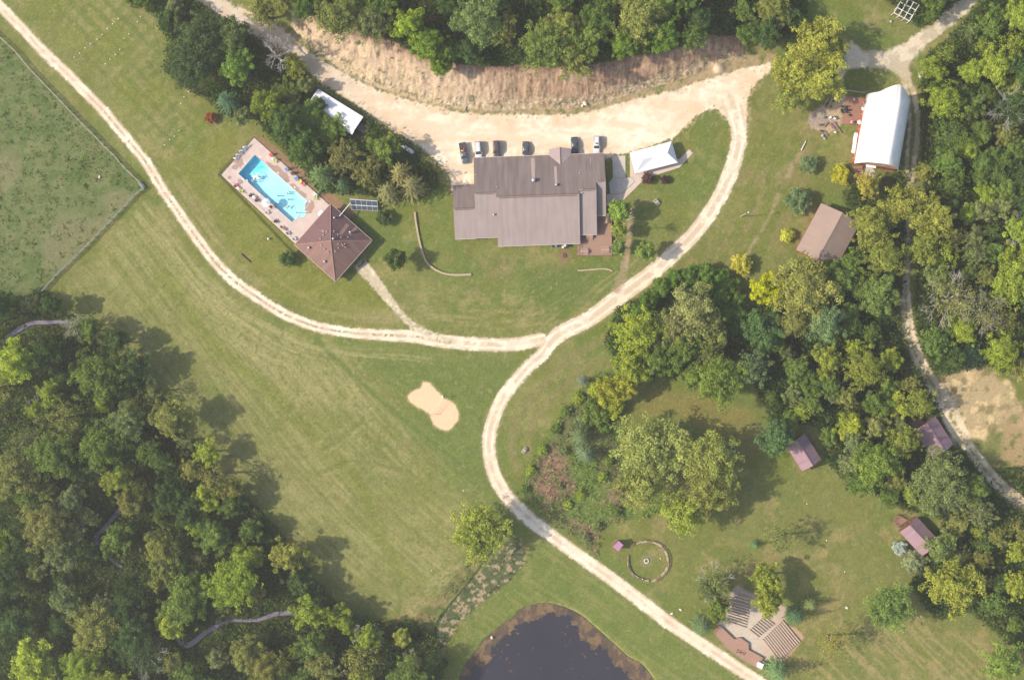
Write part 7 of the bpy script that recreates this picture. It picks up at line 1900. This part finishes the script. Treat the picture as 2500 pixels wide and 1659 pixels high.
SHOW = [  # disp x, y, R, kind, colour, label, options
 (1880, 95, 66, 'willow', GLD, 'golden willow crown at the top of the pair beside the northeast gravel yard', {}),
 (1838, 168, 60, 'willow', GLD, 'golden willow crown overhanging the end of the gravel parking area', {}),
 (1893, 180, 62, 'willow', (160, 166, 80), 'golden willow crown just left of the barn patio fence', {}),
 (1822, 222, 46, 'willow', (156, 160, 84), 'lowest golden willow crown, above the lawn left of the barn patio', {}),
 (1920, 110, 42, 'willow', (150, 152, 80), 'olive willow crown touching the northeast gravel yard', {}),
 (1770, 668, 40, 'broad', (206, 212, 44), 'large bright yellow tree on the lawn edge above the grey willow', {}),
 (1711, 609, 25, 'broad', YEL, 'small round yellow tree standing alone on the lawn right of the drive', dict(cat='shrub', name='ornamental_tree')),
 (1817, 543, 17, 'bush', YEL, 'smallest yellow bush, on the lawn left of the big brown cabin', dict(cat='shrub')),
 (1942, 403, 24, 'broad', (204, 204, 74), 'yellow tree beside the wooden steps south of the barn', dict(cat='shrub', name='ornamental_tree')),
 (1867, 378, 22, 'bush', (116, 136, 98), 'blue-green bush on the lawn left of the barn', dict(cat='shrub')),
 (1842, 462, 31, 'bush', (114, 136, 96), 'blue-green bushy tree on the lawn above the big brown cabin', dict(cat='shrub')),
 (1862, 668, 92, 'willow', OLV, 'huge olive tree immediately south of the big brown cabin', {}),
 (1905, 742, 52, 'broad', (122, 144, 100), 'blue-green tree tucked under the huge olive tree south of the brown cabin', {}),
 (1830, 745, 46, 'willow', OLV, 'olive crown on the lower left of the huge olive tree', {}),
 (1758, 760, 46, 'broad', (92, 118, 76), 'dark green tree just below the bright yellow tree', {}),
 (1600, 712, 72, 'willow', (142, 142, 92), 'grey-green willow in the thicket right of the drive', {}),
 (1556, 752, 48, 'willow', (138, 140, 88), 'grey-green willow crown on the left of the thicket', {}),
 (1640, 760, 44, 'willow', (136, 140, 86), 'grey-green willow crown on the lower right of the thicket', {}),
 (1585, 800, 46, 'broad', GRN, 'green tree filling the gap below the grey-green willows', {}),
 (1466, 768, 62, 'broad', (152, 162, 66), 'big yellow-green tree nearest the drive junction', {}),
 (1462, 840, 46, 'broad', (150, 160, 66), 'yellow-green tree directly below the big one by the drive', {}),
 (1408, 900, 38, 'bush', (146, 152, 58), 'yellow-green bushy tree at the top of the weedy patch', {}),
 (1440, 890, 34, 'broad', (160, 162, 66), 'tree turning yellow between the weedy patch and the glade', {}),
 (1415, 940, 26, 'bush', (172, 174, 62), 'yellow bush at the left edge of the glade', dict(cat='shrub')),
 (1375, 950, 34, 'bush', GRN, 'green bush mass on the upper left edge of the weedy patch', dict(cat='shrub')),
 (1533, 828, 46, 'broad', GRN, 'mid-green tree between the yellow-green tree and the glade', {}),
 (1600, 868, 36, 'broad', (120, 136, 66), 'green tree at the top edge of the glade', {}),
 (1660, 880, 62, 'broad', (124, 142, 66), 'broad green tree right of the glade', {}),
 (1640, 812, 44, 'fine', (118, 130, 72), 'fine-leaved tree above the broad green tree at the glade', {}),
 (1740, 845, 46, 'fine', (116, 136, 92), 'grey-green tree right of the broad green tree at the glade', {}),
 (1345, 878, 14, 'conifer', (118, 134, 120), 'small blue-grey spruce beside the weedy patch near the drive', dict(limbs=True)),
 (1340, 1010, 27, 'conifer', (112, 130, 100), 'upper blue spruce of the clump in the weedy patch', {}),
 (1352, 1048, 28, 'conifer', (116, 134, 104), 'lower blue spruce of the clump in the weedy patch', {}),
 (1345, 975, 22, 'bush', (116, 130, 90), 'grey-green bush just above the blue spruces', dict(cat='shrub')),
 (1505, 1040, 96, 'willow', (150, 154, 86), 'enormous pale olive willow in the centre of the southern grounds', {}),
 (1480, 1120, 60, 'willow', (152, 156, 84), 'pale olive willow crown at the lower left of the enormous willow', {}),
 (1632, 1062, 76, 'broad', (146, 152, 82), 'big olive tree against the right side of the enormous willow', {}),
 (1635, 1140, 64, 'broad', (144, 146, 80), 'olive tree below the big olive one beside the enormous willow', {}),
 (1575, 1185, 60, 'willow', (160, 168, 72), 'yellow-green willow crown at the foot of the enormous willow', {}),
 (1690, 1035, 20, 'conifer', (112, 142, 122), 'small blue-green spruce right of the big olive tree', {}),
 (1790, 1010, 46, 'broad', (98, 126, 80), 'dark green tree overhanging the left cabin roof', {}),
 (1107, 1226, 70, 'fine', (140, 152, 68), 'round green tree standing alone at the fence line left of the drive', {}),
 (662, 1280, 44, 'broad', (152, 150, 74), 'pale olive tree at the edge of the big mown field', {}),
 (662, 597, 20, 'bush', (84, 108, 64), 'round dark green shrub on the lawn below the pool', dict(cat='shrub', hfac=1.6)),
 (885, 502, 20, 'bush', (92, 106, 66), 'dark shrub just right of the pool house below the solar panels', dict(cat='shrub')),
 (912, 597, 26, 'broad', (102, 120, 68), 'small dark tree on the lawn between the pool house and the lodge', {}),
 (1430, 487, 27, 'broad', (140, 160, 84), 'largest green tree in the row beside the lodge deck', {}),
 (1429, 530, 20, 'broad', (146, 162, 78), 'middle green tree in the row beside the lodge deck', {}),
 (1427, 571, 19, 'broad', (134, 156, 92), 'lowest green tree in the row beside the lodge deck', {}),
 (1490, 580, 24, 'broad', (136, 156, 82), 'round green tree between the dirt path and the drive', {}),
 (1510, 524, 13, 'airy', (128, 138, 74), 'thin young tree on the lawn above the round green tree', {}),
 (1495, 412, 14, 'bush', (96, 72, 76), 'larger of the two dark purple bushes by the white tent', dict(cat='shrub')),
 (1535, 414, 11, 'bush', (96, 74, 80), 'smaller of the two dark purple bushes by the white tent', dict(cat='shrub')),
 (2053, 1398, 60, 'broad', (126, 146, 80), 'round green tree alone on the southeastern lawn', {}),
 (2196, 1345, 72, 'willow', (158, 164, 72), 'yellow-green willow below the lowest purple cabin', {}),
 (2172, 1262, 44, 'broad', (128, 144, 84), 'green tree right below the lowest purple cabin', {}),
 (2315, 1530, 56, 'broad', (134, 152, 76), 'green tree in the bottom right corner', {}),
 (1925, 1480, 44, 'airy', (146, 142, 78), 'sparse brownish tree on the lawn right of the amphitheatre', {}),
 (1800, 1245, 46, 'airy', (128, 138, 84), 'sparse tree on the lawn above the amphitheatre', {}),
 (1742, 1257, 14, 'conifer', (122, 148, 108), 'tiny blue-green spruce left of the sparse lawn tree', {}),
 (2078, 1266, 18, 'bush', (176, 188, 182), 'silver-blue bush at the left corner of the lowest purple cabin', dict(cat='shrub', hfac=1.8)),
 (2110, 1297, 27, 'bush', (142, 152, 118), 'grey-green bush below the lowest purple cabin', dict(cat='shrub')),
 (1645, 1345, 44, 'airy', (116, 126, 76), 'half-bare tree at the top left of the amphitheatre', dict(limbs=True)),
 (1640, 1360, 34, 'fine', (112, 124, 70), 'fine-leaved tree under the half-bare tree at the amphitheatre', {}),
 (1655, 1400, 38, 'broad', (118, 136, 64), 'green tree on the left edge of the amphitheatre', {}),
 (1622, 1446, 29, 'conifer', (104, 126, 92), 'blue-green spruce between the drive and the stage', {}),
 (1770, 1335, 42, 'broad', (144, 154, 64), 'upper yellow-green tree over the amphitheatre benches', {}),
 (1775, 1385, 42, 'broad', (140, 150, 66), 'lower yellow-green tree over the amphitheatre benches', {}),
 (1838, 1424, 26, 'conifer', (98, 128, 92), 'dark green spruce at the right corner of the amphitheatre', {}),
 (1872, 1394, 20, 'conifer', (126, 140, 98), 'pale green spruce right of the amphitheatre', {}),
 (1795, 1552, 34, 'conifer', (116, 142, 98), 'blue-green spruce below the stage near the bottom edge', {}),
 (72, 1040, 10, 'airy', (128, 138, 84), None, {}),
 (2133, 398, 26, 'fine', (150, 150, 80), 'small olive tree at the southeast corner of the barn', {}),
 (2000, 425, 34, 'fine', (172, 164, 76), 'tree with yellow tips below the barn steps', {}),
 # north bank
 (945, 55, 46, 'broad', (140, 162, 62), 'bright green tree overhanging the top of the eroded bank', {}),
 (985, 105, 44, 'broad', (122, 148, 60), 'green tree reaching down over the eroded bank', {}),
 (1015, 150, 26, 'broad', (118, 144, 62), 'lowest green crown on the eroded bank', {}),
 (1035, 120, 32, 'broad', (104, 130, 58), 'darker tree at the right of the overhanging group on the bank', {}),
 (1103, 52, 58, 'broad', (122, 142, 86), 'large grey-green tree in the middle of the north woods', {}),
 (1255, 108, 60, 'broad', (130, 146, 80), 'large pale tree at the lip of the bank above the parked cars', {}),
 (1350, 92, 46, 'broad', (128, 144, 72), 'olive tree right of the large pale one at the lip of the bank', {}),
 (1380, 45, 46, 'broad', (96, 118, 60), 'dark tree in the north woods above the olive one', {}),
 (1478, 38, 62, 'broad', (142, 150, 84), 'large olive tree at the top of the north woods', {}),
 (1530, 80, 42, 'broad', (110, 134, 58), 'green tree between the large olive one and the bank', {}),
 (1440, 100, 38, 'broad', (112, 138, 54), 'bright green tree on the lip of the bank right of centre', {}),
 (780, 40, 56, 'fine', (118, 128, 76), 'grey-green tree at the left end of the bank top', {}),
 (855, 55, 50, 'fine', (120, 126, 80), 'olive-grey tree on the bank top left of the bright green one', {}),
 (700, 15, 36, 'broad', (92, 118, 60), 'dark tree where the lane enters the north woods', {}),
 (610, 25, 44, 'fine', (140, 144, 80), 'pale olive tree beside the lane at the top edge', {}),
 # north-west strip
 (455, 90, 62, 'fine', (92, 108, 70), 'dark grey-green tree of the northwest strip', {}),
 (440, 150, 56, 'fine', (86, 104, 70), 'dark tree at the left edge of the northwest strip', {}),
 (535, 80, 46, 'broad', (108, 122, 74), 'tree in the upper middle of the northwest strip', {}),
 (548, 155, 46, 'broad', (116, 142, 64), 'brighter green tree in the middle of the northwest strip', {}),
 (522, 232, 36, 'conifer', (96, 128, 98), 'blue-green spruce at the lower tip of the northwest strip', {}),
 (640, 118, 50, 'dead', None, 'bare grey dead tree beside the gravel lane', dict(name='dead_tree')),
 (615, 240, 36, 'broad', (128, 142, 62), 'green tree above the pool lawn', {}),
 (660, 215, 42, 'fine', (112, 124, 66), 'tree between the dead tree and the white-roofed shed', dict(hfac=1.2)),
 (680, 150, 34, 'fine', (142, 148, 72), 'yellowish tree just right of the dead tree', dict(hfac=1.2)),
 (660, 285, 44, 'broad', (92, 114, 62), 'dark tree left of the white-roofed shed', {}),
 (722, 270, 44, 'broad', (104, 128, 64), 'green tree half covering the white-roofed shed', dict(hfac=1.2)),
 (758, 300, 42, 'broad', (110, 134, 62), 'green tree against the lower side of the white-roofed shed', dict(hfac=1.2)),
 (738, 240, 15, 'broad', (84, 106, 60), 'small dark crown poking over the white roof', dict(hfac=3.4)),
 (700, 340, 40, 'broad', (96, 120, 66), 'green tree just above the pool deck corner', {}),
 (790, 360, 42, 'fine', (136, 136, 90), 'grey-olive tree below the white-roofed shed', {}),
 (742, 403, 42, 'conifer', (108, 132, 94), 'big dark spruce beside the pool deck', {}),
 (790, 425, 26, 'conifer', (98, 124, 90), 'smaller spruce right of the big one by the pool', {}),
 (850, 395, 42, 'fine', (134, 134, 84), 'olive tree above the solar panels', {}),
 (885, 345, 38, 'broad', (122, 142, 70), 'green tree left of the white gas tank', {}),
 (922, 400, 40, 'conifer', (150, 144, 104), 'tan-tipped spruce below the white gas tank', {}),
 (950, 430, 42, 'conifer', (146, 142, 100), 'tan spruce nearest the curved retaining wall', {}),
 (895, 440, 36, 'conifer', (140, 138, 98), 'tan spruce right of the solar panels', {}),
 (485, 271, 14, 'bush', (150, 92, 68), 'small reddish bush on the lawn by the northwest strip', dict(cat='shrub')),
 (170, 752, 30, 'airy', (170, 172, 140), 'pale silvery tree at the creek bend by the field corner', dict(limbs=True)),
 # middle east
 (2010, 520, 56, 'broad', (142, 146, 74), 'olive tree hanging over the right side of the big brown cabin', {}),
 (2080, 470, 56, 'willow', (150, 154, 74), 'yellow-olive tree above the woodland track', {}),
 (2150, 500, 56, 'willow', (152, 158, 76), 'yellow-olive tree right of the woodland track', {}),
 (2040, 590, 50, 'broad', (140, 144, 72), 'olive tree below the brown cabin beside the woodland track', {}),
 (2130, 575, 44, 'willow', (148, 152, 76), 'olive tree over the middle of the woodland track', {}),
 (2030, 680, 46, 'broad', (118, 134, 72), 'green tree left of where the woodland track comes out', {}),
 (2195, 690, 62, 'airy', (138, 142, 92), 'grey half-dead tree right of the woodland track', dict(limbs=True)),
 (2165, 640, 40, 'fine', (124, 136, 80), 'green tree above the grey half-dead one', {}),
 (2270, 720, 52, 'airy', (136, 136, 96), 'second grey half-dead tree, nearer the right edge', dict(limbs=True)),
 (2240, 820, 30, 'bush', (104, 134, 98), 'blue-green bush at the top of the sandy clearing', dict(cat='shrub')),
 (2160, 1105, 70, 'broad', (126, 138, 86), 'large grey-green tree below the right-hand cabin', {}),
 (2020, 1070, 60, 'broad', (128, 144, 68), 'green tree at the left end of the grove below the cabins', {}),
 (2085, 1020, 44, 'fine', (136, 144, 70), 'olive tree left of the right-hand cabin', {}),
 (2120, 930, 40, 'fine', (142, 150, 68), 'yellowish tree above the right-hand cabin', {}),
 (1915, 830, 42, 'broad', (148, 154, 70), 'yellow-green tree in the middle of the eastern grove', {}),
 (1995, 850, 52, 'broad', (142, 150, 70), 'yellow-green tree right of centre in the eastern grove', {}),
]
for x, y, R, kind, rgb, lab, op in SHOW:
    if lab: add_tree(x * K, y * K, R * K, kind, rgb, lab, **op)
for k_, (x, y, R) in enumerate(((1478, 716, 22), (1500, 690, 24), (1528, 662, 24), (1560, 643, 24), (1595, 633, 24), (1630, 630, 24), (1662, 640, 24), (1688, 662, 24), (1704, 692, 24), (1706, 724, 24), (1694, 756, 22), (1668, 690, 26), (1676, 726, 26), (1640, 660, 24), (1655, 790, 22))):
    add_tree(x * K, y * K, R * K, 'bush', [(104, 132, 62), (92, 120, 56), (112, 138, 66)][k_ % 3], '%s green thicket bush counting clockwise round the grey-green willows' % ORD[k_], cat='shrub', group='bushes of the thicket', hfac=2.0)
for k_, (x, y, R, c_) in enumerate(((1372, 900, 17, LIM), (1335, 920, 15, BRT), (1305, 950, 14, GRN), (1395, 985, 16, GRN), (1282, 990, 13, GRN), (1252, 1040, 13, BRT), (1300, 1040, 12, GRY), (1405, 1060, 14, GRN), (1225, 1085, 12, BRT), (1390, 1100, 13, BRT), (1430, 1120, 16, OLV), (1290, 1120, 10, GRY), (1212, 1130, 11, GRN), (1340, 1140, 12, BRT), (1310, 1165, 11, LIM), (1420, 1180, 14, GRN), (1378, 1215, 13, GRY), (1350, 1240, 12, GRY))):
    add_tree(x * K, y * K, R * K, 'bush', c_, '%s low bush, from the top, in the weedy patch beside the drive' % ORD[k_], cat='shrub', group='low bushes of the weedy patch', hfac=1.3)
def inside(px, py, poly):
    c = False; n = len(poly)
    for i in range(n):
        ax, ay = poly[i][:2]; bx, by = poly[(i + 1) % n][:2]
        if (ay > py) != (by > py) and px < ax + (py - ay) * (bx - ax) / (by - ay): c = not c
    return c
def near_line(px, py, pts, d):
    for i in range(0, len(pts) - 1):
        ax, ay = pts[i][:2]; bx, by = pts[i + 1][:2]
        ex, ey = bx - ax, by - ay
        t = max(0, min(1, ((px - ax) * ex + (py - ay) * ey) / (ex * ex + ey * ey + 1e-9)))
        if math.hypot(px - ax - t * ex, py - ay - t * ey) < d: return True
    return False
CREEK_VIS = [(Dl([(50, 755), (110, 742), (155, 745)]), 26), (Dl([(270, 1182), (222, 1244), (260, 1290)]), 22), (Dl([(300, 1322), (345, 1370)]), 16), (Dl([(425, 1484), (480, 1455), (540, 1430), (640, 1416)]), 24)]
BLD = [Dl(p) for p in ([(1840, 470), (1970, 480), (1980, 560), (1930, 600), (1830, 590)], [(1960, 190), (2100, 190), (2120, 400), (1960, 400)], [(1810, 1000), (1850, 990), (1890, 1060), (1840, 1090)], [(2098, 985), (2150, 945), (2220, 1030), (2170, 1062), (2110, 1015)], [(2060, 1190), (2120, 1190), (2175, 1250), (2120, 1285), (2060, 1240)], [(725, 200), (850, 270), (840, 320), (800, 310), (720, 240)], [(1990, 0), (2140, 0), (2120, 60), (2000, 60)], [(910, 330), (985, 330), (1010, 400), (960, 370)])]
used = set()
CN = {OLV: 'olive', BRT: 'bright green', GRN: 'green', DRK: 'dark green', BLU: 'blue-green', GLD: 'golden-olive', GRY: 'grey-green', LIM: 'yellow-green'}
def fill(poly, n, rmin, rmax, palette, kinds, where, group, dens_=0.74, seed=1, extra=None, out=40, pre=()):
    rs = random.Random(seed); k = 0; made = []; xs = [p[0] for p in poly]; ys = [p[1] for p in poly]
    SPN = {'broad': 'broadleaf', 'fine': 'fine-leaved', 'willow': 'drooping', 'airy': 'thin-crowned', 'conifer': 'spruce'}
    for x, y, R, kd, c in pre:
        x, y, R = x * K, y * K, R * K
        t_ = add_tree(x, y, R, kd, c, None, group=group, sy=rs.uniform(.85, 1.15)); t_['category'] = 'tree'
        made.append((x, y, '%s %s tree' % (CN[c], SPN[kd]), t_))
    for tries in range(n * 60):
        if k >= n: break
        x = rs.uniform(max(-45, min(xs)), min(2545, max(xs))); y = rs.uniform(max(-45, min(ys)), min(1700, max(ys)))
        fr_ = 1 - tries / (n * 60.0)
        R = rs.uniform(rmin, rmin + (rmax - rmin) * fr_)
        if not inside(x, y, poly): continue
        if not (-R * .55 < x < 2500 + R * .55 and -R * .55 < y < 1659 + R * .55): continue
        if any((x - a) ** 2 + (y - b) ** 2 < ((R + c) * dens_) ** 2 for a, b, c in PLACED): continue
        if any(near_line(x, y, l, R * .8 + w_ * .4) for l, w_ in CREEK_VIS): continue
        if any(near_line(x, y, l, R * .9 + 7) for l in (LANE, ROAD)): continue
        if near_line(x, y, [p for p in NE_R if p[1] < 420 or p[1] > 690], R * .9 + 14): continue
        if inside(x, y, LOT) or inside(x, y, NEYARD) or inside(x, y, SANDY) or inside(x, y, BANK): continue
        if any(inside(x + R * .7 * math.cos(a), y + R * .7 * math.sin(a), b) for b in BLD + [SANDY, NEYARD, LOT] for a in (0, .785, 1.57, 2.36, 3.14, 3.93, 4.71, 5.5)): continue
        if extra and not extra(x, y, R): continue
        c = rs.choice(palette); kd = rs.choice(kinds)
        sp = {'broad': 'broadleaf', 'fine': 'fine-leaved', 'willow': 'drooping', 'airy': 'thin-crowned', 'conifer': 'spruce'}[kd]
        t_ = add_tree(x, y, R, kd, c, None, group=group, limbs=rs.random() < .08, sy=rs.uniform(.8, 1.2))
        t_['category'] = 'tree'
        made.append((x, y, '%s %s tree' % (CN[c], sp), t_))
        k += 1
    # each one is found by its row and its place in the row
    nb = max(1, round((max(m[1] for m in made) - min(m[1] for m in made)) / 95)) if made else 1
    ys_ = sorted(made, key=lambda m: m[1]); rows = [ys_[i * len(ys_) // nb:(i + 1) * len(ys_) // nb] for i in range(nb)]
    for i, row in enumerate(rows):
        for j, m in enumerate(sorted(row, key=lambda m: m[0])):
            m[3]['label'] = '%s, %s from the left in row %s, %s' % (m[2], ORD[j], NUM[i], where)
    return k
NUM = ['one', 'two', 'three', 'four', 'five', 'six', 'seven', 'eight', 'nine', 'ten', 'eleven', 'twelve', 'thirteen']
PRE_W = [(205, 762, 32, 'broad', GRN), (262, 790, 34, 'broad', DRK), (312, 847, 40, 'broad', DRK), (225, 868, 66, 'broad', GRN), (350, 905, 30, 'airy', GRY), (392, 962, 50, 'broad', OLV), (432, 1020, 28, 'airy', GRY), (477, 1045, 32, 'broad', LIM), (440, 1085, 30, 'fine', OLV), (492, 1100, 46, 'airy', OLV), (536, 1128, 30, 'fine', OLV), (475, 1150, 32, 'broad', LIM),
 (237, 1028, 62, 'broad', GRN), (268, 1105, 42, 'broad', BRT), (30, 832, 62, 'willow', LIM), (122, 1045, 54, 'broad', GRN), (35, 1100, 56, 'fine', OLV), (536, 1340, 62, 'broad', BRT), (425, 1385, 58, 'broad', GRN), (398, 1435, 42, 'broad', LIM), (372, 1265, 50, 'fine', OLV), (488, 1238, 42, 'broad', GRN), (268, 1250, 36, 'broad', GRN), (100, 1213, 58, 'broad', OLV), (213, 1452, 60, 'fine', OLV), (75, 1526, 66, 'willow', LIM), (711, 1413, 44, 'broad', BRT), (780, 1420, 32, 'broad', BRT), (828, 1526, 54, 'airy', OLV), (929, 1470, 22, 'broad', GLD), (620, 1545, 50, 'fine', OLV)]
kW = fill(F_WEST, 82, 22, 62, [GRN, GRN, DRK, OLV, DRK, BRT, GRY], ['broad', 'broad', 'fine', 'broad', 'willow', 'airy'], 'western creek woods', 'trees of the western creek woods', .60, 1, pre=PRE_W)
kN = fill(F_N, 22, 26, 56, [GRN, DRK, GRN, OLV, DRK], ['broad', 'broad', 'fine'], 'woods above the bank', 'trees of the woods above the bank', .62, 2)
kE = fill(F_E, 56, 24, 58, [GRN, OLV, GRN, DRK, BRT, GRY], ['broad', 'broad', 'fine', 'airy'], 'eastern woods', 'trees of the eastern woods', .60, 3)
kM = fill(F_MID, 40, 20, 42, [GRN, OLV, LIM, GRN, GRY], ['broad', 'fine', 'broad'], 'cabin grove', 'trees of the cabin grove', .62, 4)
kS = fill(F_SE, 16, 20, 44, [GRN, OLV, LIM, GRN], ['broad', 'fine', 'airy'], 'southeastern woods', 'trees of the southeastern woods', .62, 5)
kX = fill(F_NW, 10, 20, 40, [GRN, DRK, GRY], ['broad', 'fine'], 'northwest strip', 'trees of the northwest strip', .8, 6)
kY = fill(F_NE2, 6, 20, 40, [GRN, OLV, LIM], ['broad', 'fine'], 'northeast corner', 'trees of the northeast corner', .8, 7)
print('trees', len(PLACED), kW, kN, kE, kM, kS, kX, kY)
# ================================================================== haze
hz = MB(); hz.box((0, 0, 164), (3060, 3060, 342))
mh = bpy.data.materials.new('haze'); mh.use_nodes = True; nt = mh.node_tree
for q in list(nt.nodes): nt.nodes.remove(q)
ou = N(nt, 'ShaderNodeOutputMaterial'); pv = N(nt, 'ShaderNodeVolumePrincipled')
pv.inputs['Color'].default_value = (.97, .97, .97, 1); pv.inputs['Density'].default_value = HAZE; pv.inputs['Anisotropy'].default_value = .2
nt.links.new(pv.outputs[0], ou.inputs['Volume'])
ho = hz.build('haze', mh); tag(ho, 'thin pale summer haze over the whole camp', 'haze', kind='stuff')
